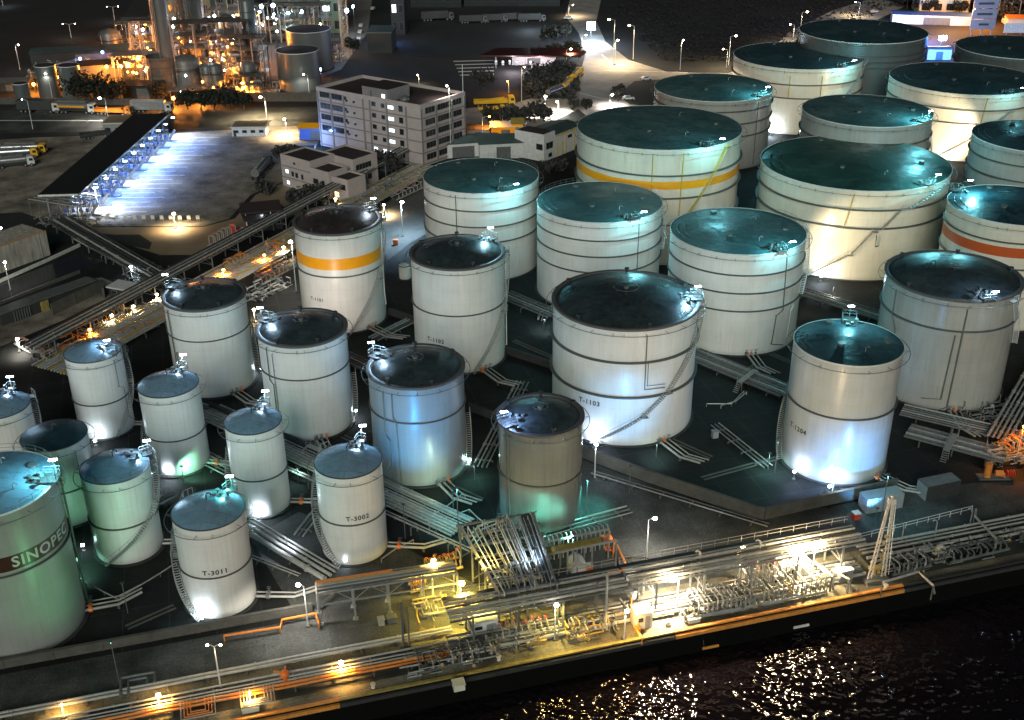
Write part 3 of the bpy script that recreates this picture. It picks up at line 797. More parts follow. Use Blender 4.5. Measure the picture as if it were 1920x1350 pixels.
# quay wall, coping and water
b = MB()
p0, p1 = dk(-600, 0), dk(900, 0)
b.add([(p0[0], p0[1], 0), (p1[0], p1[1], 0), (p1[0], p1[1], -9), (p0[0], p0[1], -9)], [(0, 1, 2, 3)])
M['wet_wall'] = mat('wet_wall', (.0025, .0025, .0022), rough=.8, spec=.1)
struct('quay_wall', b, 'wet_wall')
M['coping_y'] = mat('coping_y', (.26, .2, .05), rough=.7, var=.35, scale=1.5)
M['coping_o'] = mat('coping_o', (.55, .22, .04), rough=.7, var=.3, scale=1.5)
def dbox(mb, s0, s1, t0, t1, z0, z1):
    pts = [dk(s0, t0), dk(s1, t0), dk(s1, t1), dk(s0, t1)]
    return mb.prism(pts, z0, z1)
for s0, s1, mt in ((-60, 10, 'coping_o'), (10.05, 54, 'coping_y'), (54.05, 88, 'coping_o'), (88.05, 140, 'concrete_dark')):
    t = thing('quay_coping', {(-60): 'worn orange kerb along the quay edge in the lower left corner', 10.05: 'yellow-lit kerb along the quay edge below the pipe bridge', 54.05: 'orange kerb along the quay edge below the pipe manifold', 88.05: 'unlit kerb along the quay edge at the far right'}[s0], 'kerb', (*dk(s0, 0), 0), 'quay edge kerbs')
    b = MB(); dbox(b, s0, s1, .03, .5, .01, .22); b.build('kerb_beam', mt, t)
    b = MB(); dbox(b, s0, s1, -.35, -.02, -.75, -.2)
    b.build('rubbing_strip', 'coping_o' if mt == 'coping_o' else 'concrete_dark', t)
# water
M['water'], nt_, bs = newmat('water')
bs.inputs['Base Color'].default_value = (.006, .0045, .006, 1)
bs.inputs['Roughness'].default_value = .03
bs.inputs['IOR'].default_value = 1.33
bs.inputs['Specular IOR Level'].default_value = .8
N, L = nt_.nodes, nt_.links
tc = N.new('ShaderNodeTexCoord')
n1 = N.new('ShaderNodeTexNoise'); n1.inputs['Scale'].default_value = .4; n1.inputs['Detail'].default_value = 2; n1.inputs['Roughness'].default_value = .5
n2 = N.new('ShaderNodeTexNoise'); n2.inputs['Scale'].default_value = .95; n2.inputs['Detail'].default_value = 1
L.new(tc.outputs['Object'], n1.inputs['Vector']); L.new(tc.outputs['Object'], n2.inputs['Vector'])
b1 = N.new('ShaderNodeBump'); b1.inputs['Strength'].default_value = 1; b1.inputs['Distance'].default_value = .75
b2 = N.new('ShaderNodeBump'); b2.inputs['Strength'].default_value = 1; b2.inputs['Distance'].default_value = .34
L.new(n1.outputs['Fac'], b1.inputs['Height']); L.new(n2.outputs['Fac'], b2.inputs['Height'])
L.new(b1.outputs['Normal'], b2.inputs['Normal']); L.new(b2.outputs['Normal'], bs.inputs['Normal'])
sheet('water', [dk(-600, 0), dk(900, 0), dk(900, -700), dk(-600, -700)], 'water', -4)
for i, (x, y) in enumerate(((1010, 1257), (1242, 1212), (1332, 1213), (1432, 1172), (1502, 1174), (1612, 1134), (765, 1313))):
    p = G(x, y, -3.2)
    t = thing('fender', ['pale floating fender by the quay below the metal-clad tank', 'pale floating fender below the control cabin', 'short reddish fender floating farther out, right of the cabin', 'pale fender under the pipe manifold', 'pale fender floating off the quay left of the crane', 'rusty fender hanging near the crane foot', 'dim fender off the yellow-lit quay, leftmost'][i], 'fender', (p.x, p.y, -3.4), 'fenders floating along the quay')
    b = MB(); d = Vector((.963, .269, 0)); b.hcyl(p - d * 1.0, p + d * 1.0, .2, 8, .15); b.build('float', 'paint' if i not in (2, 5) else 'coping_o', t)
    b = MB(); b.tube([p - d * .9 + Vector((0, 0, .1)), p - d * .9 + Vector((-.27, .9, 2.2))], .03, 4); b.build('rope', 'rail', t)
# bund walls
def wall(label, pts, h, th=.35, mt='concrete', grp='concrete bund walls', name='bund_wall', cap=True):
    t = thing(name, label, 'wall', (pts[0][0], pts[0][1], 0), grp)
    b = MB(); cb = MB(); ub = MB()
    for p, q in zip(pts[:-1], pts[1:]):
        p, q = Vector((p[0], p[1], 0)), Vector((q[0], q[1], 0))
        d = (q - p).normalized(); n = Vector((-d.y, d.x, 0)) * th / 2
        e = d * th * .4
        b.prism([p - n - e, q - n, q + n, p + n - e], .006, h)
        if cap: cb.prism([p - n * 1.4 - e, q - n * 1.4, q + n * 1.4, p + n * 1.4 - e], h + .002, h + .1)
        ln = (q - p).length
        for k in range(1, int(ln / 6)):
            c = p + d * (k * 6); ub.prism([c - n * 1.5 - d * .12, c - n * 1.5 + d * .12, c - n * 1.05 + d * .12, c - n * 1.05 - d * .12], .006, h - .01)
    b.build('wall_panel', mt, t)
    if cap: cb.build('coping', mt, t)
    if ub.v: ub.build('buttress', mt, t)
    return t
wall('low wall along the dock road below the band-lettered tank', [dk(-90, 17.8), dk(9, 17.9)], 1.3)
wall('stained concrete wall in front of the tank lettered T-1103', [G(1040, 838), G(1092, 858), G(1210, 902), G(1418, 972), G(1432, 974)], 2.1)
wall('dim concrete wall at the foot of the tank lettered T-1204', [G(1434, 973), G(1533, 950), G(1600, 936), G(1680, 918)], 2.0)
wall('dim concrete wall behind the corridor pipes in the middle of the depot', [G(395, 768), G(560, 838), G(700, 905)], 1.4, mt='concrete_dark')
wall('dark wall between the tank lettered T-1103 and the black-roofed one', [G(1040, 836), G(965, 800), G(880, 770)], 1.5, mt='concrete_dark')
wall('long wall between the teal-roofed tanks and the pipe track', [G(730, 590), G(1030, 690), G(1040, 700)], 1.5, mt='concrete_dark')
wall('low boundary wall beyond the highway, left part', [G(-60, 195), G(250, 197)], 2.2, mt='concrete', grp='boundary walls by the highway', name='boundary_wall')
wall('pale boundary wall beyond the highway, beside the refinery', [G(370, 190), G(605, 190)], 3.0, mt='concrete', grp='boundary walls by the highway', name='boundary_wall')
# ---------------------------------------------------------------- pipe tracks
def pipeway(label, A, B, lanes, z=.7, sup=6.0, rack=False, mats=('pipe',), name='pipe_track', bends=None, supmat='steel_mid', jit=.0):
    """lanes: list of (offset, radius, dz)"""
    A = Vector(A); B = Vector(B); A.z = B.z = 0
    d = (B - A).normalized(); n = Vector((-d.y, d.x, 0)); ln = (B - A).length
    t = thing(name, label, 'pipes', (A.x, A.y, 0), 'pipe tracks of the depot')
    rnd = random.Random(len(label) * 7 + int(ln))
    for i, (o, r, dz) in enumerate(lanes):
        b = MB()
        a0 = rnd.uniform(0, 1.5) * jit; a1 = rnd.uniform(0, 1.5) * jit
        pts = [A + n * o + d * a0, B + n * o - d * a1]
        pts = [Vector((p.x, p.y, z + dz)) for p in pts]
        if bends and i in bends:      # expansion loop
            f, w_, l_ = bends[i]
            c = pts[0].lerp(pts[1], f)
            pts = [pts[0], c, c + n * w_, c + n * w_ + d * l_, c + d * l_, pts[1]]
        b.tube(pts, r, 7)
        for k in range(int(ln / 9)):     # flanges
            c = pts[0].lerp(pts[-1], (k + .5 + rnd.uniform(-.3, .3)) / max(1, int(ln / 9)))
            if not (bends and i in bends): b.hcyl(c - d * .06, c + d * .06, r * 1.5, 8)
        b.build('pipe', mats[i % len(mats)], t, 50)
    o0 = min(l[0] for l in lanes) - .4; o1 = max(l[0] for l in lanes) + .4
    ns = max(2, int(ln / sup))
    for k in range(ns + 1):
        c = A + d * (ln * (k + .5) / (ns + 1))
        b = MB()
        rmin = max(l[1] for l in lanes)
        zz = z - rmin
        p, q = c + n * o0, c + n * o1
        b.bar(p + Vector((0, 0, zz - .1)), q + Vector((0, 0, zz - .1)), .22, .2)
        m_ = max(2, int((o1 - o0) / 3.5) + 1)
        for j in range(m_):
            e = p.lerp(q, j / (m_ - 1))
            b.bar(e, e + Vector((0, 0, zz - .2)), .18 if not rack else .26)
        if rack:
            b.bar(p + Vector((0, 0, zz * .5)), q + Vector((0, 0, zz * .5)), .16)
            b.bar(p + Vector((0, 0, zz * .5)), q + Vector((0, 0, zz - .15)), .1)
        b.build('support', supmat, t)
    if rack:
        for o in (o0, o1):
            b = MB(); b.bar(A + n * o + Vector((0, 0, z - .35)), B + n * o + Vector((0, 0, z - .35)), .16, .25); b.build('edge_beam', supmat, t)
    return t
def lanes(n, w, r0=.12, r1=.3, seed=1, dz=0):
    rr = random.Random(seed)
    return [(-w / 2 + w * i / (n - 1), rr.uniform(r0, r1), dz) for i in range(n)]
pipeway('bundle of pale pipes running down the corridor right of the tank lettered T-3002', G(392, 776), G(868, 996), lanes(9, 5.2, .12, .3, 3), z=.7)
pipeway('pair of raised pipes on trestles beside the tank lettered T-3002', G(440, 850), G(880, 1050, 0), [(0, .14, 0), (.6, .1, 0)], z=1.6, sup=8)
pipeway('thick pale pipes passing left of the tank lettered T-3002', G(462, 990), G(622, 1086), [(-1.2, .4, 0), (-.1, .28, 0), (.8, .18, 0), (1.5, .14, 0)], z=.8)
pipeway('thin pipes crossing the yard between the front small tanks', G(470, 1050), G(560, 1085), [(0, .1, 0), (.5, .08, 0)], z=.5)
pipeway('dark pipes between the middle row and the tank lettered T-1102', G(640, 668), G(780, 735), lanes(5, 3, .12, .25, 4), mats=('steel_mid', 'steel_mid', 'steel'), z=.7)
pipeway('dark pipe track right of the tank lettered T-1103', G(1296, 668), G(1478, 742), lanes(7, 5, .12, .3, 5), mats=('steel_mid', 'steel_mid', 'steel'), z=.8)
pipeway('pipes between the green-roofed giant and the three-ringed tanks', G(1490, 548), G(1662, 602), lanes(5, 4, .12, .28, 6), mats=('steel_mid', 'steel_mid', 'steel'), z=.8)
pipeway('pipes on the dark ground left of the three-ringed tanks', G(945, 560), G(1040, 600), lanes(5, 4, .14, .28, 8), mats=('steel_mid', 'steel_mid', 'steel'), z=1.2)
pipeway('grey pipe bundle below the large grey tank at the right', G(1700, 818), G(1885, 868), lanes(8, 4.5, .12, .3, 7), mats=('steel_mid', 'steel_mid', 'steel'), z=1.2, sup=7)
pipeway('second dim pipe bundle right of the tank lettered T-1204', G(1690, 775), G(1960, 838), lanes(6, 4, .12, .25, 9), mats=('steel_mid', 'steel_mid', 'steel'), z=.8)
pipeway('bright pipes slanting up at the right edge', G(1868, 836), G(1950, 690), lanes(5, 3.2, .14, .26, 10), z=1.5, mats=('pipe',))
# branch lines with goosenecks on the dark bund floor
for i, (pts, lb) in enumerate((
    ([(805, 985), (800, 968), (830, 955), (868, 925), (872, 930)], 'thin pipe with a kink in front of the blue-lit tank'),
    ([(915, 985), (895, 970), (880, 955), (862, 962)], 'short bent pipe left of the glossy grey tank'),
    ([(1325, 757), (1372, 757), (1395, 733)], 'thin bent pipe on the dark ground right of the tank lettered T-1103'),
    ([(1352, 760), (1380, 752), (1400, 735)], 'second bent pipe right of the tank lettered T-1103'),
    ([(715, 1048), (740, 1030), (775, 1012)], 'straight pale pipe right of the foot of the tank lettered T-3002'),
    ([(150, 1085), (195, 1110), (225, 1125)], 'thin pipe on the dark floor behind the band-lettered tank'),
    ([(225, 1120), (300, 1075), (330, 1055)], 'thin pipe leading to the tank lettered T-3011'))):
    g = [G(x, y, .6) for x, y in pts]
    t = thing('branch_pipe', lb, 'pipe', (g[0].x, g[0].y, 0), 'branch pipes on the bund floor')
    b = MB(); b.tube([Vector((g[0].x, g[0].y, 0))] + g + [Vector((g[-1].x, g[-1].y, 0))], .1, 6); b.build('pipe_run', 'pipe' if i != 2 else 'steel', t)
    for q in g[1:-1]:
        b = MB(); b.bar((q.x, q.y, 0), q, .12); b.build('support', 'steel_mid', t)
# upper-left pipe track towards the offices
A, B = G(95, 705), G(800, 318)
pipeway('long lit track of many pipes running from the left edge to the offices', A, B, lanes(12, 9, .12, .32, 11), z=1.3, sup=6, mats=('pipe', 'pipe', 'pipe_yellow', 'pipe'))
pipeway('elevated pipe rack along the far side of the long pipe track', G(60, 690), G(790, 290), lanes(6, 3.2, .12, .3, 12), z=4.6, sup=10, rack=True, mats=('pipe', 'steel_dark'))
pipeway('pipes on the dark ground leading down from the loading canopy', G(115, 425), G(345, 560), lanes(6, 5, .15, .35, 13), z=2.2, sup=9, rack=True, mats=('steel_dark', 'pipe', 'steel_dark'))
pipeway('pale twin pipes beside the dark ones from the canopy', G(140, 455), G(300, 540), [(0, .2, 0), (.8, .14, 0)], z=1.0)
# pump rows by the track
def manifold(label, A, B, n, h=1.6, mts=('pipe',), seed=0, width=2.0, valve='red', cat='manifold'):
    """row of risers with valves and a header pipe"""
    A = Vector(A); B = Vector(B); A.z = B.z = 0
    d = (B - A).normalized(); nn = Vector((-d.y, d.x, 0)); ln = (B - A).length
    t = thing('valve_manifold', label, cat, (A.x, A.y, 0), 'pipe manifolds with valves')
    rr = random.Random(seed)
    b = MB(); b.tube([A + Vector((0, 0, .5)), B + Vector((0, 0, .5))], .22, 8); b.build('header_pipe', mts[0], t, 50)
    b = MB(); b.tube([A + nn * width + Vector((0, 0, .9)), B + nn * width + Vector((0, 0, .9))], .16, 8); b.build('header_pipe', mts[0], t, 50)
    for k in range(n):
        p = A + d * (ln * (k + .5) / n)
        hh = h * rr.uniform(.75, 1.2)
        b = MB()
        b.tube([p + Vector((0, 0, .5)), p + Vector((0, 0, hh)), p + nn * .3 + Vector((0, 0, hh + .25)), p + nn * (width - .3) + Vector((0, 0, hh + .15)), p + nn * width + Vector((0, 0, hh - .1)), p + nn * width + Vector((0, 0, .9))], .11, 6)
        b.hcyl(p + Vector((0, 0, hh * .55)), p + Vector((0, 0, hh * .55 + .3)), .2, 8)
        b.build('riser', mts[k % len(mts)], t, 50)
        b = MB(); c = p + nn * width * .5 + Vector((0, 0, hh + .2))
        b.bar(c, c + Vector((0, 0, .35)), .06)
        b.tube([c + Vector((.22 * math.cos(a), .22 * math.sin(a), .35)) for a in [i * PI / 4 for i in range(8)]], .04, 4, True)
        b.build('handwheel', valve, t)
    return t
manifold('row of pumps and risers by the yard road, under the orange light', G(392, 488), G(470, 445), 8, 2.2, seed=1)
manifold('cluster of white risers left of the gate shelter', G(402, 470), G(448, 448), 6, 3.0, seed=5)
manifold('row of dim pumps in the low pit by the orange-banded tank', G(488, 540), G(560, 500), 9, 1.8, seed=2, mts=('steel_mid',))
manifold('orange-lit valves along the pipe track', G(430, 510), G(470, 490), 6, 2.2, ('pipe_orange', 'pipe_yellow'), seed=3, valve='orange')
manifold('valves on the pipe track beyond the dark-domed tank', G(175, 620), G(235, 590), 8, 2.0, ('pipe', 'pipe_orange'), seed=4, valve='orange')
manifold('white-lit valve cluster in the dark ground right of the slab-roofed pump house', G(248, 512), G(275, 520), 5, 1.4, seed=6)
manifold('low valve cluster in the dark left of the small dull-roofed tank', G(28, 648), G(62, 668), 5, 1.4, seed=16)
manifold('dark pumps between the pipe track and the left-end domed tank', G(230, 640), G(300, 615), 7, 1.4, ('steel_mid',), seed=7)
manifold('bluish valves by the big mast lamp behind the orange-banded tank', G(745, 378), G(800, 352), 8, 1.8, seed=8)
manifold('small valve group in front of the brown-roofed tank', G(520, 470), G(550, 455), 4, 1.8, ('pipe_yellow',), seed=9, valve='orange')

for A, B, ln_, lb in (((290, 815), (470, 905), lanes(5, 3.0, .1, .2, 51), 'pipes on the ground behind the slim blue-roofed tanks'),
        ((190, 1000), (330, 930), lanes(3, 1.6, .1, .16, 52), 'three thin pipes between the small tanks in the green light'),
        ((480, 800), (300, 745), lanes(4, 2.4, .1, .2, 53), 'pipes between the small row and the left-end domed tank'),
        ((640, 905), (560, 1010), lanes(3, 1.4, .08, .14, 54), 'cross pipes left of the tank lettered T-3002'),
        ((900, 880), (980, 720), lanes(4, 2.2, .1, .2, 55), 'pipes on the dark floor between the blue-lit tank and the glossy grey one'),
        ((1110, 890), (1440, 990), lanes(2, .8, .08, .12, 56), 'twin thin pipes along the foot of the stained concrete wall'),
        ((1340, 800), (1440, 880), lanes(3, 1.6, .1, .16, 57), 'three pipes crossing the dark ground left of the tank lettered T-1204'),
        ((700, 640), (780, 600), lanes(4, 2.4, .1, .22, 58), 'pipes in the gap right of the orange-banded tank'),
        ((1000, 1010), (1180, 960), lanes(3, 1.8, .08, .14, 59), 'thin pipes behind the orange monitor')):
    pipeway(lb, G(*A), G(*B), ln_, z=.55, sup=5, mats=('steel', 'steel_mid', 'pipe'))
# ---------------------------------------------------------------- the dock
def D3(s, t, z=0.0):
    p = dk(s, t); return Vector((p[0], p[1], z))
def dl(*a): return a
# quayside pipe tracks
pipeway('twin pale pipes with expansion loops along the landward side of the quay', D3(-46, 8.2), D3(26, 8.2), [(0, .2, 0), (.62, .2, 0)], z=.6, sup=5, mats=('pipe', 'pipe'))
t = thing('pipe_loop', 'square expansion loop of dark pipes beside the quay pipes', 'pipe', (*dk(-14, 8.9), 0))
b = MB(); b.tube([D3(-15.5, 7.6, .7), D3(-15.5, 10.6, .9), D3(-11.5, 10.6, .9), D3(-11.5, 8.8, .7)], .2, 7); b.build('outer_pipe', 'steel_mid', t)
b = MB(); b.tube([D3(-14.6, 7.6, .7), D3(-14.6, 9.9, .9), D3(-12.4, 9.9, .9), D3(-12.4, 8.8, .7)], .17, 7); b.build('inner_pipe', 'steel_mid', t)
pipeway('row of orange and white pipes along the waterfront', D3(-46, 4.6), D3(27, 4.6), [(-1.1, .16, 0), (-.5, .2, 0), (.1, .12, 0), (.7, .1, 0), (1.5, .13, 0)], z=.7, sup=5, mats=('pipe_orange', 'pipe_orange', 'pipe', 'pipe', 'pipe'))
for k, (s, lb, mm) in enumerate(((-6.5, 'nested U-shaped orange pipes dropping off the waterfront pipes', 'pipe_orange'), (.5, 'nested U-shaped white pipes dropping off the waterfront pipes', 'pipe'))):
    t = thing('pipe_loop', lb, 'pipe', (*dk(s, 3), 0))
    for j in range(4):
        b = MB(); e = 2.0 - j * .38
        b.tube([D3(s - e, 4.4, .8), D3(s - e, 1.3 + j * .35, .8), D3(s + e, 1.3 + j * .35, .8), D3(s + e, 4.4, .8)], .09, 6); b.build('pipe_bend', mm if j else 'pipe', t)
# steel pipe bridge
BZ = 6.0
t = thing('pipe_bridge', 'wide steel bridge carrying some twenty pipes out over the dock road', 'pipe bridge', (*dk(37, 14), 0))
rr = random.Random(5)
na, nb = G(862, 985, BZ), G(1000, 962, BZ); sa, sb = G(935, 1112, BZ), G(1042, 1092, BZ)
for i in range(18):
    f = (i / 17) ** .9
    p, q = na.lerp(nb, f), sa.lerp(sb, f)
    p = p.lerp(q, rr.uniform(0, .1)); e = rr.uniform(-.1, .05)
    q = q + (q - p) * e
    b = MB(); dz = Vector((0, 0, rr.choice((.3, .3, .75, 1.1)))); r = rr.choice((.05, .07, .09, .12))
    b.tube([p + Vector((0, 0, .3)) - Vector((0, 0, 2.0)), p + dz, q + dz, q + Vector((0, 0, -1.5))], r, 6)
    b.build('pipe', rr.choice(('pipe', 'rail_white', 'steel')), t, 50)
for i in range(7):
    f = i / 6
    p, q = na.lerp(sa, f), nb.lerp(sb, f)
    b = MB(); ex = (q - p).normalized() * .5
    b.bar(p - ex, q + ex, .22, .3); b.build('cross_beam', 'steel_mid', t)
    if i % 2 == 0:
        for g in (p, q, p.lerp(q, .5)):
            b = MB(); b.bar((g.x, g.y, 0), (g.x, g.y, BZ - .15), .26); b.build('post', 'steel_mid', t)
        b = MB(); b.bar((p.x, p.y, .5), (q.x, q.y, BZ - .4), .12); b.bar((q.x, q.y, .5), (p.x, p.y, BZ - .4), .12); b.build('brace', 'steel_mid', t)
for p, q in ((na, sa), (nb, sb), (na.lerp(nb, .62), sa.lerp(sb, .62))):
    b = MB(); b.bar(p + Vector((0, 0, -.1)), q + Vector((0, 0, -.1)), .24, .34); b.build('edge_beam', 'steel', t)
b = MB()
wa, wb = na.lerp(nb, .82), sa.lerp(sb, .82); wc, wd = nb.lerp(na, .04), sb.lerp(sa, .04)
b.add([wa + Vector((0, 0, .12)), wb + Vector((0, 0, .12)), wd + Vector((0, 0, .12)), wc + Vector((0, 0, .12)), wa, wb, wd, wc], [(3, 2, 1, 0), (4, 5, 6, 7), (0, 1, 5, 4), (1, 2, 6, 5), (2, 3, 7, 6), (3, 0, 4, 7)])
b.build('walkway', 'steel_dark', t)
# long elevated rack along the dock
for (s0, s1, lb, sm) in ((25, 49, 'dark elevated pipe rack with a walkway, south of the pipe bridge', 'steel_mid'), (49.5, 84, 'lit elevated pipe rack behind the pipe manifold', 'steel')):
    t = pipeway(lb, D3(s0, 6.6), D3(s1, 6.6), [(-1.9, .2, 0), (-1.2, .15, 0), (-.6, .22, 0), (.1, .15, 0), (.8, .2, 0), (1.5, .12, 0)], z=5.6, sup=7.5, rack=True, mats=('pipe', 'steel', 'pipe', 'steel_dark'), supmat=sm)
    b = MB(); dbox(b, s0, s1, 8.3, 9.3, 5.2, 5.3); b.build('walkway', 'steel_dark', t)
    b = MB()
    for hh in (5.85, 6.4): b.tube([D3(s0, 9.3, hh), D3(s1, 9.3, hh)], .045, 4)
    for k in range(int((s1 - s0) / 2) + 1): b.bar(D3(s0 + 2 * k, 9.3, 5.3), D3(s0 + 2 * k, 9.3, 6.4), .06)
    b.build('handrail', 'steel', t)
    pipeway('ground-level pipes under the ' + ('dark' if s0 < 30 else 'lit') + ' elevated rack', D3(s0, 5.2), D3(s1, 5.2), lanes(6, 3.6, .14, .26, 20), z=.7, sup=5, mats=('pipe', 'steel_mid'))
# small gantry with orange pipes west of the bridge
t = thing('pipe_gantry', 'grey trestle gantry carrying orange pipes below the tank lettered T-3002', 'pipe gantry', (*dk(9, 14), 0))
g0, g1 = G(592, 1092, 5), G(850, 1052, 5); w_ = (G(600, 1118, 5) - G(592, 1092, 5))
w_ = Vector((-g1.y + g0.y, g1.x - g0.x, 0)).normalized() * -2.6
for o in (0, 1):
    b = MB(); b.bar(g0 + w_ * o, g1 + w_ * o, .22, .3); b.build('main_beam', 'steel', t)
    b = MB(); b.bar(g0 + w_ * o - Vector((0, 0, 1.8)), g1 + w_ * o - Vector((0, 0, 1.8)), .16, .2); b.build('lower_beam', 'steel', t)
for k in range(5):
    f = k / 4
    for o in (0, 1):
        p = g0.lerp(g1, f) + w_ * o
        b = MB(); b.bar((p.x, p.y, 0), p, .24); b.box((p.x, p.y, .06), (.7, .7, .12)); b.build('post', 'steel', t)
    b = MB(); b.bar(g0.lerp(g1, f), g0.lerp(g1, f) + w_, .18); b.build('cross_beam', 'steel', t)
for k in range(4):
    p = g0.lerp(g1, k / 4) + w_; q = g0.lerp(g1, (k + 1) / 4) + w_
    b = MB(); b.bar(p - Vector((0, 0, 1.8)), p.lerp(q, .5), .1); b.bar(p.lerp(q, .5), q - Vector((0, 0, 1.8)), .1); b.build('brace', 'steel', t)
for k, mt in enumerate(('pipe_orange', 'pipe_orange', 'pipe_yellow', 'pipe', 'steel_mid', 'pipe', 'steel_dark')):
    f = .1 + k * .13
    b = MB(); b.tube([g0 + w_ * f + Vector((0, 0, -.8)), g0 + w_ * f + Vector((0, 0, .35)), g1.lerp(g0, .45 if mt == 'pipe_orange' else 0) + w_ * f + Vector((0, 0, .35))], .11, 6); b.build('pipe', mt, t, 50)
# gantry east of the bridge with the comb of white risers
t = thing('pipe_gantry', 'trestle gantry with an ochre walkway and white risers, right of the pipe bridge', 'pipe gantry', (*dk(47, 22), 0))
g0, g1 = G(1005, 1020, 5), G(1142, 992, 5)
w_ = Vector((-g1.y + g0.y, g1.x - g0.x, 0)).normalized() * -2.8
for o in (0, 1):
    b = MB(); b.bar(g0 + w_ * o, g1 + w_ * o, .2, .3); b.build('main_beam', 'steel', t)
for k in range(4):
    for o in (0, 1):
        p = g0.lerp(g1, k / 3) + w_ * o
        b = MB(); b.bar((p.x, p.y, 0), p, .22); b.build('post', 'steel', t)
b = MB(); q0, q1 = g0 + w_ * .55, g0.lerp(g1, .8) + w_ * .55
b.add([q0, q1, q1 + w_ * .45, q0 + w_ * .45] + [v - Vector((0, 0, .08)) for v in (q0, q1, q1 + w_ * .45, q0 + w_ * .45)], [(3, 2, 1, 0), (4, 5, 6, 7), (0, 1, 5, 4), (1, 2, 6, 5), (2, 3, 7, 6), (3, 0, 4, 7)])
for v in (0,): pass
o = b.build('walkway', 'coping_y', t); o.location.z += .25
for k in range(16):
    p = g0.lerp(g1, (k + .5) / 16) + w_ * .3
    b = MB(); b.tube([p - Vector((0, 0, 2.6)), p + Vector((0, 0, .3)), p + w_ * -.25 + Vector((0, 0, .9)), p + w_ * -.5 + Vector((0, 0, .6))], .09, 5); b.build('riser', 'pipe', t)
# dense manifolds on the dock
manifold('dense manifold of curved white pipes at the quay edge, left half', D3(57, 1.7), D3(66.5, 1.7), 14, 2.3, seed=21, width=3.6, valve='steel_dark')
manifold('dense manifold of curved cream pipes under the brightest dock lamp', D3(67.2, 1.7), D3(77, 1.7), 14, 2.6, seed=22, width=3.6, mts=('pipe', 'pipe', 'steel'), valve='steel_dark')
manifold('comb of tall thin risers behind the quay manifold', D3(66, 4.7), D3(74, 4.7), 12, 3.6, seed=23, width=1.6)
manifold('dark valve group on the quay right of the crane', D3(87.5, 2.2), D3(94, 2.6), 9, 1.6, ('steel_mid', 'pipe'), seed=24, width=2.4, valve='steel_dark')
manifold('dark valve group near the right end of the quay', D3(97, 2.4), D3(107, 2.8), 9, 1.3, ('steel_mid',), seed=25, width=2.2, valve='steel_dark')
manifold('dark valve group on the quay left of the brightly lit hose rack', D3(20, 1.8), D3(31, 2.0), 13, 1.5, ('steel_mid', 'steel_dark', 'pipe'), seed=26, width=2.8, valve='steel_dark')
manifold('white piping in the yellow blaze left of the pipe bridge foot', D3(31.5, 4.6), D3(38.5, 4.6), 8, 1.6, seed=27, width=2.0)
manifold('yellow-lit row of valves hanging under the western gantry', G(770, 1115), G(800, 1108), 7, 3.2, ('pipe_yellow', 'pipe_orange'), seed=28, width=1.2, valve='orange')
manifold('yellow-lit pipes just west of the pipe bridge', G(800, 1085), G(868, 1068), 8, 2.2, ('pipe_yellow', 'pipe'), seed=29, width=1.8, valve='orange')
manifold('thin grey pipework on the dock between the pipe bridge and the cabin', D3(41.5, 3.4), D3(47.5, 3.6), 6, 1.6, ('pipe_yellow', 'steel_mid'), seed=30, width=1.8, valve='steel_dark')
manifold('sodium-lit pipework at the right edge beside the orange pump', G(1880, 860), G(1935, 840), 8, 2.4, ('pipe_yellow', 'pipe_orange', 'pipe'), seed=31, width=2.4, valve='orange')
# loading arm / loose uprights
def upright(label, base, h, head=None, r=.16, mt='steel', name='stand_pipe'):
    t = thing(name, label, 'post', (base.x, base.y, 0), 'upright pipes on the dock')
    b = MB(); b.cyl((base.x, base.y, 0), r, h, 8); b.build('post', mt, t)
    b = MB(); b.cyl((base.x, base.y, 0), r * 2.4, .12, 10); b.build('base_plate', 'steel_mid', t)
    if head:
        b = MB(); p = base + Vector((0, 0, h)); b.tube([p, p + Vector((-.1, 0, .35)), p + Vector((-.45, 0, .55)), p + Vector((-.7, 0, .35))], r, 6); b.build('bend', mt, t)
    return t
for x, y, h, lb, hd in ((1135, 1180, 8.5, 'tall pale bent pipe standing left of the cabin', 1), (1045, 1180, 6.8, 'grey post at the foot of the pipe bridge', 0), (1118, 1165, 6.4, 'dark slim post left of the bent pipe', 0),
                        (1195, 1132, 5.6, 'thick grey post behind the cabin', 0), (1308, 1105, 6.0, 'curved pipe rising through the quay manifold', 1), (1418, 1090, 6.5, 'tall curved pipe near the brightest dock lamp', 1),
                        (757, 1215, 7.5, 'slim grey post beside the dock road', 0), (768, 1212, 6.5, 'second slim post paired with the one beside the dock road', 0)):
    upright(lb, G(x, y), h, hd, .13 if h < 7 else .17, 'pipe' if hd else 'steel_mid')
# lattice davit crane at the quay
t = thing('lattice_crane', 'pale two-legged lattice crane standing on the quay', 'crane', (*dk(85, 2.4), 0))
base = D3(85, 2.4); top = G(1650, 932, 13.2)
top = Vector((base.x + .5, base.y + .2, 13.2))
d = Vector((.963, .269, 0))
for s_, w0 in ((-1, 1.0), (1, 1.25)):
    b = MB()
    a0 = base + d * (s_ * w0 - .3); a1 = base + d * (s_ * w0 + .3)
    e0 = top + d * (s_ * .3 - .12); e1 = top + d * (s_ * .3 + .12)
    b.bar(a0, e0, .16); b.bar(a1, e1, .16)
    n_ = 9
    for k in range(n_):
        b.bar(a0.lerp(e0, k / n_), a1.lerp(e1, (k + 1) / n_), .07); b.bar(a1.lerp(e1, k / n_), a0.lerp(e0, k / n_), .07)
    b.build('lattice_leg', 'crane', t)
b = MB(); b.box(top, (.9, .7, .7)); b.cyl((top.x, top.y, top.z + .3), .25, .5, 8); b.build('head', 'crane', t)
b = MB(); b.box((base.x, base.y, .25), (3.4, 1.6, .5), .27); b.build('base_frame', 'steel_mid', t)
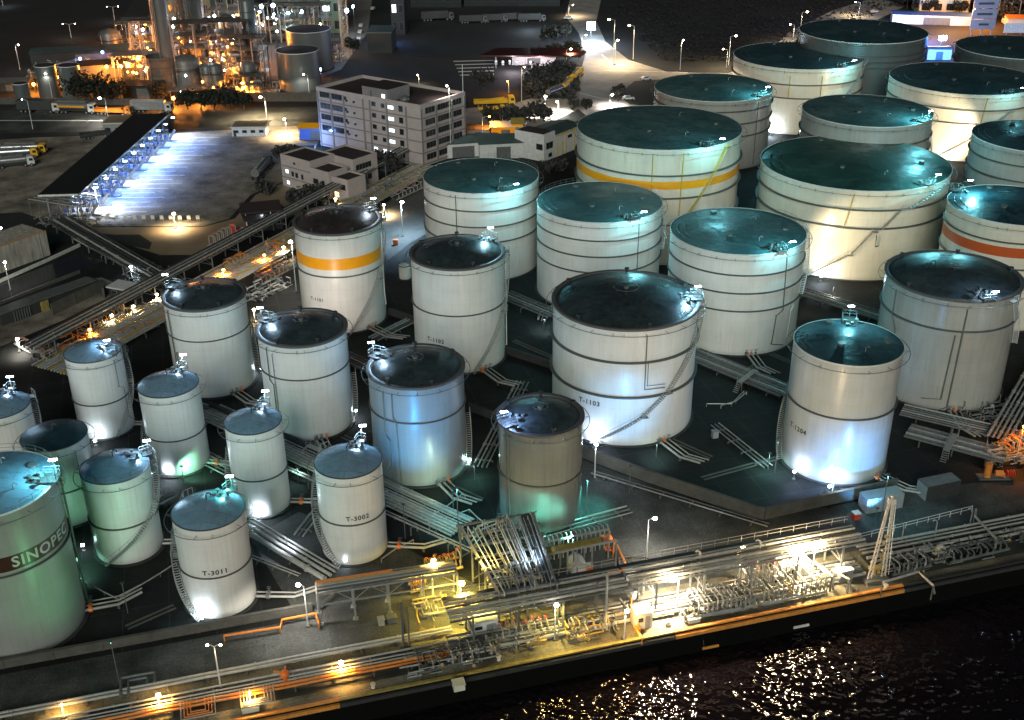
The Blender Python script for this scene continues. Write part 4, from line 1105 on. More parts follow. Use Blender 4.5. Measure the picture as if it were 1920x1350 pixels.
b = MB(); b.hcyl(base + Vector((-.8, .6, 1.6)), base + Vector((.8, .9, 1.6)), .4, 10); b.bar(base + Vector((0, .7, .3)), base + Vector((0, .7, 1.4)), .3); b.build('winch', 'pipe_yellow', t)
b = MB(); b.tube([base + d * 2.2 + Vector((0, .3, .3)), top + d * .7], .05, 4); b.build('cable', 'rail_white', t)
b = MB()
for k in range(6):
    q = base.lerp(top, .1 + k * .09) + d * .35; b.ball((q.x, q.y, q.z), .28, 6, 4)
b.build('counterweights', 'pipe_yellow', t)
# cabins, boxes, tents
def cabin(label, base, sz, rz, mt, h0=0.0, door=True, cat='cabin', name='control_cabin', roofmt='box_grey'):
    t = thing(name, label, cat, (base.x, base.y, 0))
    t.rotation_euler = (0, 0, rz)
    w, l, h = sz
    def B(nm, c, s, m_):
        q = MB(); q.box(c, s); o = q.build(nm, m_, None); o.parent = t; return o
    B('body', (0, 0, h0 + h / 2), (w, l, h), mt)
    B('roof', (0, 0, h0 + h + .06), (w + .16, l + .16, .12), roofmt)
    if door:
        B('door', (w * .2, -l / 2 - .03, h0 + h * .42), (min(.9, w * .3), .06, h * .78), 'box_grey')
        B('window', (-w * .22, -l / 2 - .03, h0 + h * .62), (w * .28, .05, h * .25), 'window_dark')
    if h0:
        for a in (-1, 1):
            for c in (-1, 1): B('leg', (a * w * .42, c * l * .42, h0 / 2), (.14, .14, h0), 'steel_mid')
    return t
cabin('beige cabin standing on the quay beneath a thin jib', G(1202, 1170), (2.3, 2.0, 2.5), .27, 'wall_cream', roofmt='paint')
t = thing('jib', 'thin pale jib leaning over the beige cabin', 'jib', tuple(G(1195, 1160)))
b = MB(); b.bar(G(1196, 1160, .2), G(1162, 1122, 3.0), .16); b.build('boom', 'pipe', t)
b = MB(); b.bar(G(1194, 1162, 0), G(1194, 1162, 1.2), .25); b.build('pedestal', 'steel_mid', t)
cabin('small cream cabin in the middle of the quay manifold', G(1452, 1100), (1.3, 1.3, 2.2), .27, 'wall_cream', name='switch_box', roofmt='paint')
cabin('grey and white switch box right of the manifold', G(1580, 1085), (1.9, 1.7, 1.9), .27, 'box_grey', name='switch_box', roofmt='truck_white')
cabin('bright white shed behind the manifold, hung with small notices', G(1482, 1082), (4.2, 2.4, 3.0), .27, 'truck_white', name='dock_shed', roofmt='truck_white')
cabin('white box cabin in the yellow blaze beneath the pipe bridge', G(905, 1180), (3.6, 2.2, 2.0), .27, 'truck_white', name='dock_shed', roofmt='truck_white')
cabin('red and white box standing beside the small gabled tent', G(1104, 1076), (.9, .9, 1.5), .25, 'orange', name='hose_box', door=False, roofmt='truck_white', cat='box')
cabin('orange box on the paving below the tank lettered T-1204', G(1604, 972), (1.0, .9, 1.0), .27, 'red', name='hose_box', door=False, roofmt='paint', cat='box')
for x0, y0, sz, lb, rz in ((1650, 950, (6.2, 2.4, 2.5), 'grey shipping container with a pale lid beside the crane', .27), (1757, 926, (6.0, 2.5, 2.6), 'dark shipping container with a pale door end, right of its twin', .30)):
    t = thing('shipping_container', lb, 'container', tuple(G(x0, y0)), 'containers on the court below the large grey tank')
    t.rotation_euler = (0, 0, rz)
    def B(nm, c, s, m_, tt=t):
        q = MB(); q.box(c, s); o = q.build(nm, m_, None); o.parent = tt; return o
    B('body', (0, 0, sz[2] / 2), sz, 'box_grey' if x0 < 1700 else 'steel_dark')
    B('roof', (0, 0, sz[2] + .04), (sz[0] - .1, sz[1] - .1, .08), 'box_grey' if x0 < 1700 else 'steel_mid')
    for s_ in (-1, 1): B('door', (-sz[0] / 2 - .04, s_ * sz[1] * .245, sz[2] / 2), (.08, sz[1] * .47, sz[2] - .15), 'box_grey')
    q = MB()
    for k in range(16): q.box((-sz[0] / 2 + .3 + k * (sz[0] - .6) / 15, -sz[1] / 2 - .03, sz[2] / 2), (.12, .06, sz[2] - .2))
    o = q.build('corrugation', 'box_grey' if x0 < 1700 else 'steel_dark', None); o.parent = t
t = thing('gabled_tent', 'small white gabled tent under the ochre walkway', 'tent', tuple(G(1082, 1072)))
t.rotation_euler = (0, 0, .25)
q = MB(); q.add([(-1, -1, 0), (1, -1, 0), (1, 1.2, 0), (-1, 1.2, 0), (-1, -1, 1.7), (1, -1, 1.7), (1, 1.2, 1.7), (-1, 1.2, 1.7), (0, -1, 2.5), (0, 1.2, 2.5)], [(0, 1, 5, 8, 4), (2, 3, 7, 9, 6), (1, 2, 6, 5), (3, 0, 4, 7)])
o = q.build('walls', 'truck_white', None); o.parent = t
q = MB(); q.add([(-1.15, -1.15, 1.62), (0, -1.15, 2.56), (0, 1.35, 2.56), (-1.15, 1.35, 1.62), (1.15, -1.15, 1.62), (1.15, 1.35, 1.62)], [(0, 1, 2, 3), (1, 4, 5, 2)])
o = q.build('roof', 'truck_white', None); o.parent = t
q = MB(); q.box((-.35, -1.03, .85), (.12, .04, 1.5)); o = q.build('door_slit', 'window_dark', None); o.parent = t
# fire monitors and orange hydrant loops
def monitor(label, base, s=1.0, mt='orange'):
    t = thing('fire_monitor', label, 'fire monitor', tuple(base), 'orange fire monitors')
    b = MB(); b.cyl((base.x, base.y, 0), .22 * s, 1.4 * s, 8); b.box((base.x, base.y, .1), (.9 * s, .9 * s, .2)); b.build('pedestal', mt, t)
    b = MB(); b.ball((base.x, base.y, 1.9 * s), .62 * s, 10, 7); b.build('housing', mt, t, 40)
    b = MB(); b.tube([(base.x, base.y, 1.9 * s), (base.x - .8 * s, base.y - .1, 2.4 * s), (base.x - 1.3 * s, base.y - .2, 2.6 * s)], .16 * s, 7); b.build('nozzle', 'pipe_orange', t)
    b = MB(); b.tube([(base.x + .1, base.y, 2.3 * s), (base.x + .2, base.y + .1, 3.1 * s)], .12 * s, 6); b.build('vent', mt, t)
monitor('orange fire monitor straddling the waterfront pipes', G(536, 1285), .95)
monitor('orange fire monitor at the right end of the ochre walkway', G(1140, 1030), 1.0)
for pts, lb, mt in (([(420, 1192), (525, 1176), (528, 1162), (592, 1150), (598, 1170)], 'orange pipe stepping up over the wall near the lamp left of the gantry', 'pipe_orange'),
                ([(1150, 1035), (1152, 1012), (1172, 1055), (1175, 1068), (1140, 1075)], 'orange hose line bending around the orange monitor', 'pipe_orange'),
                ([(1200, 1180), (1183, 1150), (1184, 1120)], 'thin orange upright line beside the beige cabin', 'pipe_orange'),
                ([(1191, 1175), (1204, 1198)], 'short orange line at the quay edge by the cabin', 'pipe_orange')):
    g = [G(x, y, .9) for x, y in pts]
    t = thing('hydrant_line', lb, 'pipe', (g[0].x, g[0].y, 0), 'orange hydrant pipes')
    b = MB(); b.tube(g, .17, 7); b.build('pipe_run', mt, t)
    for q in g:
        b = MB(); b.bar((q.x, q.y, 0), q, .16); b.build('support', mt, t)
# white access pipes reaching over the dark quay at the right
for pts, lb in (([(1650, 1078), (1770, 1078, 2.6), (1722, 1090)], None),):
    pass
for pts, lb in (([(1655, 1092, 2.4), (1722, 1072, 2.4), (1750, 1098, 2.4), (1752, 1112, 0)], 'white pipe running right from the crane and dropping to the quay'),
                ([(1830, 955, 3.0), (1828, 968, 3.0), (1868, 1010, 3.0), (1866, 1030, 0)], 'white slanting pipe across the quay near the right edge'),
                ([(1560, 1068, 2.4), (1592, 1086, 2.4), (1596, 1108, 0)], 'thick white elbow pipe left of the crane'),
                ([(1540, 1062, 2.8), (1560, 1080, 2.6), (1562, 1105, 0)], 'white elbow pipe at the right end of the manifold')):
    g = [G(x, y, z) for x, y, z in pts]
    t = thing('transfer_pipe', lb, 'pipe', (g[0].x, g[0].y, 0), 'white transfer pipes on the quay')
    b = MB(); b.tube(g, .18, 8); b.build('pipe_run', 'pipe', t)
    b = MB(); b.bar((g[0].x, g[0].y, 0), g[0], .14); b.bar((g[-2].x, g[-2].y, 0), g[-2], .14); b.build('support', 'steel_mid', t)
t = pipeway('lone pipes along the dark right end of the quay', D3(86, 7.5), D3(130, 7.6), [(0, .16, 0), (.8, .12, 0), (1.6, .2, 0), (-1.2, .25, 0), (-2.2, .2, 0)], z=.8)
t = thing('railing', 'thin white railing above the court below the two containers', 'railing', tuple(D3(88, 12.3)))
b = MB(); 
b.tube([D3(86, 11.2, 1.1), D3(108, 12.9, 1.1)], .05, 4); b.tube([D3(86, 11.2, .6), D3(108, 12.9, .6)], .04, 4); b.build('rail', 'rail_white', t)
b = MB()
for k in range(12): b.bar(D3(86 + 2 * k, 11.2 + .155 * k, 0), D3(86 + 2 * k, 11.2 + .155 * k, 1.1), .06)
b.build('rail_posts', 'rail_white', t)
for i, (x, y) in enumerate(((1752, 1008), (1818, 985), (1690, 1015))):
    upright(['white hook-topped stand pipe left of the slanting quay pipe', 'white hook-topped stand pipe nearest the slanting quay pipe', 'short white stand pipe right of the crane'][i], G(x, y), 2.6, 1, .09, 'pipe')
t = thing('mooring_unit', 'cream mooring winch on the dark quay right of the crane', 'winch', tuple(G(1762, 1040)))
g = G(1762, 1042); b = MB(); b.hcyl(g + Vector((-.7, 0, .9)), g + Vector((.7, .2, .9)), .5, 12); b.build('drum', 'crane', t)
b = MB(); b.box((g.x, g.y, .25), (2, 1.4, .5), .27); b.build('base_frame', 'steel_mid', t)
b = MB(); b.box((g.x - .2, g.y + .1, 1.55), (.7, .6, .5), .5); b.build('motor', 'crane', t)
for i, (x, y) in enumerate(((700, 1290), (935, 1238), (1253, 1172), (1660, 1104))):
    g = G(x, y); t = thing('bollard', ['grey bollard on the unlit quay at the left', 'ochre bollard below the pipe bridge foot', 'cream bollard beside the manifold', 'pale bollard at the crane foot'][i], 'bollard', tuple(g), 'mooring bollards on the quay')
    b = MB(); b.lathe([(.3, 0), (.22, .12), (.2, .5), (.36, .62), (.3, .74), (.02, .76)], 12, tuple(g)); b.build('post', 'crane', t)
    b = MB(); b.box((g.x, g.y, .03), (.9, .7, .06), .27); b.build('base_plate', 'steel_mid', t)
t = thing('kerb_pad', 'pale square slabs lying on the quay left of the bent pipe', 'slab', tuple(G(1075, 1188)))
for (x, y) in ((1070, 1186), (1086, 1194)):
    g = G(x, y); b = MB(); b.box((g.x, g.y, .12), (1.6, 1.2, .2), .27); b.build('slab', 'paint', t)
# orange pump and cable reel at the right edge
t = thing('pump_set', 'sodium-lit orange pump with a red cable reel by the right edge', 'pump', tuple(G(1850, 895)))
g = G(1850, 895); b = MB(); b.cyl((g.x, g.y, .2), .55, 2.4, 12); b.build('vertical_motor', 'pipe_orange', t)
b = MB(); b.hcyl(g + Vector((1.2, 0, .8)), g + Vector((2.4, -.2, .8)), .5, 12); b.build('casing', 'pipe_orange', t)
b = MB(); b.box((g.x + 1, g.y, .1), (5, 1.8, .2)); b.build('base_frame', 'steel_mid', t)
for k in range(4):
    b = MB(); c = g + Vector((2.9 + k * .35, -.3, .95)); b.hcyl(c, c + Vector((.15, 0, 0)), .55, 12); b.build('reel_flange', 'red', t)
# ---------------------------------------------------------------- vehicles
HID = []
def pm(nm, mb, mt, t, sm=None): return mb.build(nm, mt, t, sm)
def make_truck(kind, cabm, bodym, stripe=None):
    t = thing('tanker_truck' if kind == 'tank' else 'flatbed_truck' if kind == 'flat' else 'box_truck', 'x', 'truck')
    L_ = 10.5
    b = MB(); b.bar((-.3, 0, .85), (L_, 0, .85), .9, .25); pm('chassis', b, 'steel_dark', t)
    b = MB(); w, h = 1.2, 1.45
    prof = [(L_, .7), (L_ + 1.95, .7), (L_ + 2.05, 1.5), (L_ + 1.8, 2.75), (L_ + 1.5, 3.0), (L_ + .05, 3.0), (L_, 2.9)]
    n = len(prof)
    b.add([(x, -w, z) for x, z in prof] + [(x, w, z) for x, z in prof], [tuple(range(n))[::-1], tuple(range(n, 2 * n))] + [(i, (i + 1) % n, (i + 1) % n + n, i + n) for i in range(n)][::1])
    cab = pm('cab', b, cabm, t)
    b = MB(); b.add([(L_ + 2.07, -1.05, 1.62), (L_ + 2.07, 1.05, 1.62), (L_ + 1.86, 1.05, 2.65), (L_ + 1.86, -1.05, 2.65)], [(0, 1, 2, 3)]); b.build('windscreen', 'window_dark', cab)
    for s in (-1, 1):
        b = MB(); b.box((L_ + 1.15, s * 1.21, 2.1), (1.0, .03, .75)); b.build('side_window', 'window_dark', cab)
        b = MB(); b.box((L_ + 2.04, s * .85, 1.0), (.1, .34, .22)); pm('headlight', b, 'truck_white', t)
    if kind == 'tank':
        b = MB(); b.hcyl((.1, 0, 2.15), (L_ - .5, 0, 2.15), 1.12, 16, .35); pm('tank_barrel', b, bodym, t, 50)
        b = MB(); b.box((L_ / 2 - .2, 0, 3.3), (L_ - 1.6, .7, .1))
        pm('top_walkway', b, 'steel', t)
        b = MB()
        for s in (-.5, .5): b.tube([(.6, s, 3.55), (L_ - 1, s, 3.55)], .04, 4)
        pm('top_rail', b, 'steel', t)
        for k in range(4):
            b = MB(); b.cyl((1.6 + k * 2.2, 0, 3.2), .3, .3, 8); pm('hatch', b, 'steel', t)
        if stripe:
            b = MB(); b.box((L_ / 2, -1.15, 2.15), (L_ - 2, .04, .5)); pm('stripe', b, stripe, t)
    elif kind == 'box':
        b = MB(); b.box((L_ / 2 - .2, 0, 2.35), (L_, 2.45, 2.6)); pm('cargo_box', b, bodym, t)
        b = MB(); b.box((L_ / 2 - .2, 0, 3.7), (L_ - .1, 2.35, .08)); pm('box_roof', b, 'truck_white' if bodym == 'box_grey' and cabm == 'truck_white' else bodym, t)
    else:
        b = MB(); b.box((L_ / 2 - .2, 0, 1.15), (L_, 2.4, .2)); pm('deck', b, bodym, t)
        for s in (-1, 1):
            b = MB(); b.box((L_ / 2 - .2, s * 1.2, 1.7), (L_, .08, .7)); pm('side_board', b, bodym, t)
        b = MB(); b.box((.0, 0, 1.8), (.1, 2.4, 1.2)); pm('tail_board', b, bodym, t)
        b = MB(); b.bar((1, 0, 1.6), (L_ - 1.2, 0, 2.3), 1.4, .5); pm('load', b, bodym, t)
    for x in (1.0, 2.3, 3.6, L_ - .6, L_ + 1.1):
        for s in (-1, 1):
            b = MB(); b.hcyl((x, s * 1.0, .5), (x, s * 1.25, .5), .5, 12); wv = pm('wheel', b, 'tyre', t)
            b = MB(); b.hcyl((x, s * 1.2, .5), (x, s * 1.265, .5), .24, 8); b.build('hub', 'steel', wv)
    return t
protos = {}
def truck(kind, cabm, bodym, px, py, ang, label, s=1.0, stripe=None, toward=None, z=0.02):
    key = (kind, cabm, bodym, stripe)
    g = G(px, py, 0)
    if toward: 
        q = G(*toward); ang = math.degrees(math.atan2(q.y - g.y, q.x - g.x))
    if key not in protos:
        protos[key] = t = make_truck(*key)
        t.location = (g.x, g.y, z); t.rotation_euler = (0, 0, R_(ang)); t['label'] = label; t['group'] = 'trucks around the depot'; t.scale = (s, s, s)
        return t
    return dup(protos[key], (g.x, g.y, z), R_(ang), label, 'trucks around the depot', (s, s, s))
truck('tank', 'truck_white', 'truck_steel', -20, 318, 0, 'white-cabbed tanker parked nearest in the group at the left edge', 1.0, toward=(40, 312))
truck('tank', 'truck_yellow', 'truck_steel', -10, 300, 0, 'yellow-cabbed tanker parked between two others at the left edge', 1.0, toward=(52, 296))
truck('tank', 'truck_yellow', 'truck_steel', 8, 290, 0, 'yellow-cabbed tanker parked farthest in the group at the left edge', 1.0, toward=(68, 288))
truck('box', 'truck_white', 'steel_dark', 38, 210, 0, 'white-cabbed truck with a black box body on the highway', 1.15, toward=(110, 211))
truck('tank', 'truck_white', 'truck_steel', 106, 211, 0, 'white tanker with orange markings on the highway', 1.15, 'band_orange', toward=(180, 213))
truck('flat', 'truck_orange', 'truck_orange', 182, 214, 0, 'orange flatbed truck on the highway behind a street lamp', 1.0, toward=(240, 216))
truck('box', 'truck_white', 'box_grey', 250, 210, 0, 'grey box truck with a white roof edge by the far end of the canopy', 1.1, toward=(320, 211))
truck('tank', 'steel_dark', 'truck_steel', 480, 340, 0, 'shiny tanker truck with red tail lights beside the small office', 1.1, toward=(508, 308))
truck('tank', 'truck_yellow', 'truck_yellow', 1056, 175, 0, 'yellow tanker truck curving round the junction, nearer of two', 1.05, toward=(1076, 152))
truck('tank', 'truck_yellow', 'truck_yellow', 1074, 156, 0, 'yellow tanker truck curving round the junction, farther of two', 1.05, toward=(1096, 132))
truck('tank', 'truck_white', 'truck_steel', 1028, 185, 0, 'grey tanker truck behind the yellow ones at the junction', 1.0, toward=(1060, 172))
truck('flat', 'truck_yellow', 'truck_yellow', 890, 200, 0, 'yellow flatbed trailer parked beyond the offices', 1.1, toward=(940, 198))
truck('flat', 'truck_yellow', 'truck_yellow', 898, 210, 0, 'second yellow flatbed parked in front of the first beyond the offices', .7, toward=(940, 208))
truck('flat', 'truck_orange', 'steel_dark', 152, 262, 0, 'low flatbed with an orange tail by the kiosk in the yard', .9, toward=(210, 254))
truck('box', 'steel_mid', 'steel_dark', 790, 40, 0, 'dim parked truck at the back of the dark lot', 1.2, toward=(830, 38))
for i, (x, y) in enumerate(((862, 44), (900, 42), (935, 40), (972, 41))):
    truck('box', 'steel_mid', 'steel_dark', x, y, 0, ['dim truck parked at the back, first in a row of four', 'dim truck parked at the back, second in a row of four', 'dim truck parked at the back, third in a row of four', 'dim truck parked at the back, last in a row of four'][i], 1.0, toward=(x + 30, y - 1))
# little cars
def make_car(m_):
    t = thing('parked_car', 'x', 'car')
    prof = [(-2.1, .35), (2.1, .35), (2.15, .75), (1.3, .92), (.6, 1.4), (-1.1, 1.42), (-1.8, .98), (-2.15, .9)]
    n = len(prof); b = MB()
    b.add([(x, -.85, z) for x, z in prof] + [(x, .85, z) for x, z in prof], [tuple(range(n))[::-1], tuple(range(n, 2 * n))] + [(i, (i + 1) % n, (i + 1) % n + n, i + n) for i in range(n)])
    pm('body', b, m_, t)
    b = MB(); b.add([(1.25, -.75, .96), (1.25, .75, .96), (.64, .7, 1.38), (.64, -.7, 1.38)], [(0, 1, 2, 3)]); pm('windscreen', b, 'window_dark', t)
    for s in (-1, 1):
        b = MB(); b.box((-.2, s * .86, 1.15), (1.7, .02, .34)); pm('side_window', b, 'window_dark', t)
    for x in (-1.3, 1.35):
        for s in (-1, 1):
            b = MB(); b.hcyl((x, s * .7, .32), (x, s * .9, .32), .32, 10); pm('wheel', b, 'tyre', t)
    return t
cars = []
cspec = [((676, 62), (690, 50)), ((678, 50), (690, 40)), ((674, 76), (688, 64)), ((879, 262), (890, 262)), ((893, 262), (904, 262)), ((1066, 36), (1078, 36)), ((1178, 187), (1190, 187)), ((1211, 150), (1222, 149)), ((700, 18), (712, 10)), ((1640, 24), (1652, 22))]
clab = ['white car parked in the refinery lane, middle of three', 'white car parked in the refinery lane, farthest of three', 'white car parked in the refinery lane, nearest of three', 'pale car under the shed roof beside the offices, left', 'pale car under the shed roof beside the offices, right',
        'white car on the road by the blazing light', 'small car beside the round verge tree', 'white car on the junction road near the big tank', 'pale car at the top of the refinery lane', 'car on the far road in the upper right']
for i, (a, c) in enumerate(cspec):
    g, q = G(*a), G(*c)
    if i == 0:
        c0 = make_car('truck_white'); cc = c0
    else: cc = dup(c0, (0, 0, 0))
    cc.location = (g.x, g.y, .03); cc.rotation_euler = (0, 0, math.atan2(q.y - g.y, q.x - g.x)); cc['label'] = clab[i]; cc['group'] = 'parked cars'
# ---------------------------------------------------------------- truck loading canopy
CZ = 7.0
cr = [G(71, 368, CZ), G(147, 366, CZ), G(318, 214, CZ), G(250, 216, CZ)]
t = thing('loading_canopy', 'long black flat canopy over the blue-lit truck loading bays', 'canopy', (cr[0].x, cr[0].y, 0))
b = MB(); b.prism(cr, CZ, CZ + .35); b.build('roof', 'canopy', t)
b = MB(); b.bar(cr[0] + Vector((0, -.08, .15)), cr[1] + Vector((0, -.08, .15)), .12, .5); b.build('fascia', 'paint', t)
b = MB(); b.bar(cr[1] + Vector((.1, 0, .15)), cr[2] + Vector((.1, 0, .15)), .12, .5); b.build('fascia', 'steel_mid', t)
NB = 11
for k in range(NB):
    f = (k + .3) / NB
    for (a, c, o) in ((cr[0], cr[3], 1.2), (cr[1], cr[2], -1.0)):
        p = a.lerp(c, f); b = MB(); b.bar((p.x + o, p.y, 0), (p.x + o, p.y, CZ), .3); b.build('column', 'steel', t)
    p, q = cr[0].lerp(cr[3], f), cr[1].lerp(cr[2], f)
    b = MB(); b.bar(p - Vector((0, 0, .25)), q - Vector((0, 0, .25)), .2, .4); b.build('roof_beam', 'steel', t)
gan = None
glabs = ['first', 'second', 'third', 'fourth', 'fifth', 'sixth', 'seventh', 'eighth', 'ninth', 'tenth']
dd = (cr[2] - cr[1]).normalized()
for k in range(10):
    f = (k + .6) / 10.3
    p = cr[1].lerp(cr[2], f); p = Vector((p.x - 2.5, p.y, 0))
    if gan is None:
        gan = thing('loading_gantry', '', 'gantry', (0, 0, 0), 'loading gantries under the canopy')
        b = MB(); b.box((0, 0, .12), (11, 1.6, .24)); pm('island', b, 'concrete', gan)
        b = MB(); b.box((-1, 0, 3.4), (8, 1.5, .1)); pm('platform', b, 'steel', gan)
        b = MB()
        for hh in (3.95, 4.5):
            for s in (-.75, .75): b.tube([(-5, s, hh), (3, s, hh)], .04, 4)
        pm('handrail', b, 'steel', gan)
        for x in (-4.8, -2, .6, 2.8):
            for s in (-.6, .6):
                b = MB(); b.bar((x, s, .2), (x, s, 3.4), .16); pm('post', b, 'steel', gan)
        b = MB(); b.bar((3, .4, .3), (5, .4, 3.3), .1, .7)
        for j in range(9): b.bar((3 + j * .23, .05, .3 + j * .34), (3 + j * .23, .75, .3 + j * .34), .14, .05)
        pm('stair', b, 'steel', gan)
        for x in (-3.5, -1.5, .4, 2.0):
            b = MB(); b.tube([(x, .2, .3), (x, .2, 3.9), (x + .2, -.9, 4.5), (x + .2, -1.7, 4.0), (x + .2, -1.7, 2.9)], .11, 6); pm('loading_arm', b, 'pipe', gan)
            b = MB(); b.box((x, .3, 1.3), (.7, .5, .9)); pm('meter_box', b, 'blue_paint', gan)
        g_ = gan
    else: g_ = dup(gan, (0, 0, 0))
    g_.location = (p.x, p.y, .02); g_.rotation_euler = (0, 0, R_(2)); g_['label'] = glabs[k] + ' blue-lit loading gantry under the canopy, counted from the near end'
    for x_ in (4.2, -2.0):
        lq = Vector((p.x + x_, p.y + 3.2, 6.2))
        b = MB(); b.box(tuple(lq + Vector((0, 0, .25))), (.9, .35, .15)); b.build('bay_lamp', 'e_COOL', t)
        light(lq, 17000 if x_ > 0 else 7000, (.16, .33, 1.0) if k % 3 else (.55, .7, 1.0), .15, 'SPOT', None, target=lq + Vector((3, 0, -6)), size=R_(118), blend=.7)
M['bay_streak_paint'] = mat('bay_streak_paint', (.5, .5, .48), rough=.6, var=.35, scale=1.5)  # pale streaks of light from the bays, painted onto the yard
for k in range(20):
    f = (k + .5) / 20.3
    p = cr[1].lerp(cr[2], f); x0_, y0_ = p.x + 2.5, p.y + 1.2
    ln_ = 9 + 5 * ((k * 7) % 5) / 4
    b = MB(); b.sheet([(x0_, y0_ - .14), (x0_ + ln_, y0_ - .14), (x0_ + ln_, y0_ + .14), (x0_, y0_ + .14)], .02); struct('bay_light_streak', b, 'bay_streak_paint')
# roof end frame: steel trestle in front of the canopy
t = thing('pipe_trestle', 'tangled steel trestle in front of the near end of the canopy', 'trestle', tuple(G(95, 400)))
for k in range(6):
    p = G(60 + 18 * k, 405 + 3 * k)
    b = MB(); b.bar((p.x, p.y, 0), (p.x, p.y, 4.5), .2); b.build('post', 'steel_mid', t)
    b = MB(); b.bar((p.x, p.y, 4.4), (p.x + 3, p.y + 9, 4.4), .18); b.build('beam', 'steel_mid', t)
for k in range(6):
    a, c = G(60, 405), G(150, 420)
    b = MB(); o = Vector((.7 * k, 1.6 * k, 4.6)); b.tube([a + o, c + o], .14, 6); b.build('pipe', 'steel' if k % 2 else 'pipe', t)
# row of little lane boards at the yard edge
board = None
bl = ['leftmost', 'second', 'third', 'fourth', 'fifth', 'sixth', 'seventh', 'eighth', 'ninth', 'tenth', 'last']
for i in range(11):
    g = G(203 + i * 16.9, 417)
    if board is None:
        board = thing('lane_board', '', 'sign', (0, 0, 0), 'lane boards along the yard edge')
        b = MB(); b.box((0, 0, 1.35), (.95, .07, 1.0)); pm('panel', b, 'wall_cream', board)
        for s in (-.3, .3):
            b = MB(); b.bar((s, .06, 0), (s, .06, 1.6), .08); pm('post', b, 'steel', board)
        o = board
    else: o = dup(board, (0, 0, 0))
    o.location = (g.x, g.y, .02); o['label'] = bl[i] + ' small lane board on the yard edge, counted from the canopy'
# kiosk and flat-roofed guard buildings in the yard
def lowhouse(label, corner_px, wd, dp, h, rz, wallm='wall_cream', roofm='paint', name='guard_house', overhang=.5, parapet=None, win=4):
    g = G(*corner_px); t = thing(name, label, 'building', tuple(g)); t.rotation_euler = (0, 0, rz)
    def B(nm, c, s, m_, p=t):
        q = MB(); q.box(c, s); o = q.build(nm, m_, None); o.parent = p; return o
    B('wall', (wd / 2, dp / 2, h / 2), (wd, dp, h), wallm)
    B('roof', (wd / 2, dp / 2, h + .15), (wd + 2 * overhang, dp + 2 * overhang, .3), roofm)
    if parapet:
        B('roof_surface', (wd / 2, dp / 2, h + .32), (wd + 2 * overhang - 1.2, dp + 2 * overhang - 1.2, .05), parapet)
    for k in range(win):
        x = wd * (k + .5) / win
        f = B('window', (x, -.03, h * .55), (wd / win * .6, .06, h * .36), 'steel')
        q = MB(); q.box((x, -.075, h * .55), (wd / win * .5, .04, h * .28)); o = q.build('pane', 'window_dark', None); o.parent = f
    B('door', (wd * .08, -.03, h * .36), (.9, .07, h * .7), 'steel_dark')
    return t
lowhouse('white flat-roofed guard house with a wide eave in the upper yard', (436, 256), 10.5, 7, 2.8, R_(1), 'truck_white', 'paint', parapet='apronb')
lowhouse('cream flat-roofed kiosk partly hidden behind the canopy', (196, 256), 12, 9, 4.0, R_(3), 'box_grey', 'wall_cream', parapet='apronb')
lowhouse('small pump house with a white slab roof in the dark ground', (208, 556), 4.6, 3.2, 2.2, R_(-22), 'steel_dark', 'truck_white', win=2)
t = lowhouse('dark-roofed open gate shelter beside the orange lit pipes', (470, 436), 8, 6, 3.4, R_(20), 'concrete_dark', 'roof_black', overhang=1.4)
t = thing('gate_shelter', 'white-lit gate canopy on thin legs left of the orange-banded tank', 'shelter', tuple(G(490, 438)))
g = G(470, 425); 
b = MB(); b.box((g.x + 3, g.y, 5.2), (10, 8, .3), R_(15)); b.build('roof', 'roof_black', t)
for a in (-.4, 5.8):
    for c in (-2, 2):
        b = MB(); b.bar((g.x + a, g.y + c, 0), (g.x + a, g.y + c, 5.1), .22); b.build('leg', 'truck_white', t)
b = MB(); b.box((g.x + 3.2, g.y + 1, 1.2), (2, 1.6, 2.4)); b.build('booth', 'truck_white', t)
light((g.x + 3.5, g.y - 1.8, 3.6), 900, WHITE, .3)
# left edge: rendered basin wall with orange lip, long sheds, retaining structures
p0_, p1_ = G(-60, 535), G(95, 478)
t = thing('basin_wall', 'weathered concrete basin wall with a rusty orange lip at the left edge', 'wall', (p1_.x, p1_.y, 0))
d = (p1_ - p0_).normalized(); n = Vector((-d.y, d.x, 0))
b = MB(); b.prism([p0_, p1_, p1_ + n * 9, p0_ + n * 9], .02, 6.0); b.build('wall_panel', mat('weathered', (.33, .3, .25), rough=.85, var=.5, scale=.8, stretch=(1.5, 1.5, .25)), t)
b = MB(); b.prism([p0_ - n * .05, p1_ - n * .05, p1_ + n * .3, p0_ + n * .3], 6.0, 6.12); b.build('lip', 'coping_o', t)
b = MB(); q = p0_.lerp(p1_, .9) - n * .1; b.bar(q, q + Vector((0, 0, 6.1)), .14); b.build('downpipe', 'pipe', t)
t = thing('long_shed', 'long low shed with three grey roof sections and a slatted orange-lit side', 'shed', tuple(G(5, 610)))
a, c = G(5, 612), G(188, 545)
d = (c - a).normalized(); n = Vector((-d.y, d.x, 0)); ln = (c - a).length
b = MB(); b.prism([a, c, c + n * 3.2, a + n * 3.2], .02, 2.6); b.build('wall', 'steel_dark', t)
for f0, f1 in ((0, .36), (.37, .52), (.53, .97)):
    b = MB(); b.prism([a + d * ln * f0 - n * .3, a + d * ln * f1 - n * .3, a + d * ln * f1 + n * 3.4, a + d * ln * f0 + n * 3.4], 2.62, 2.8); b.build('roof', 'steel_mid', t)
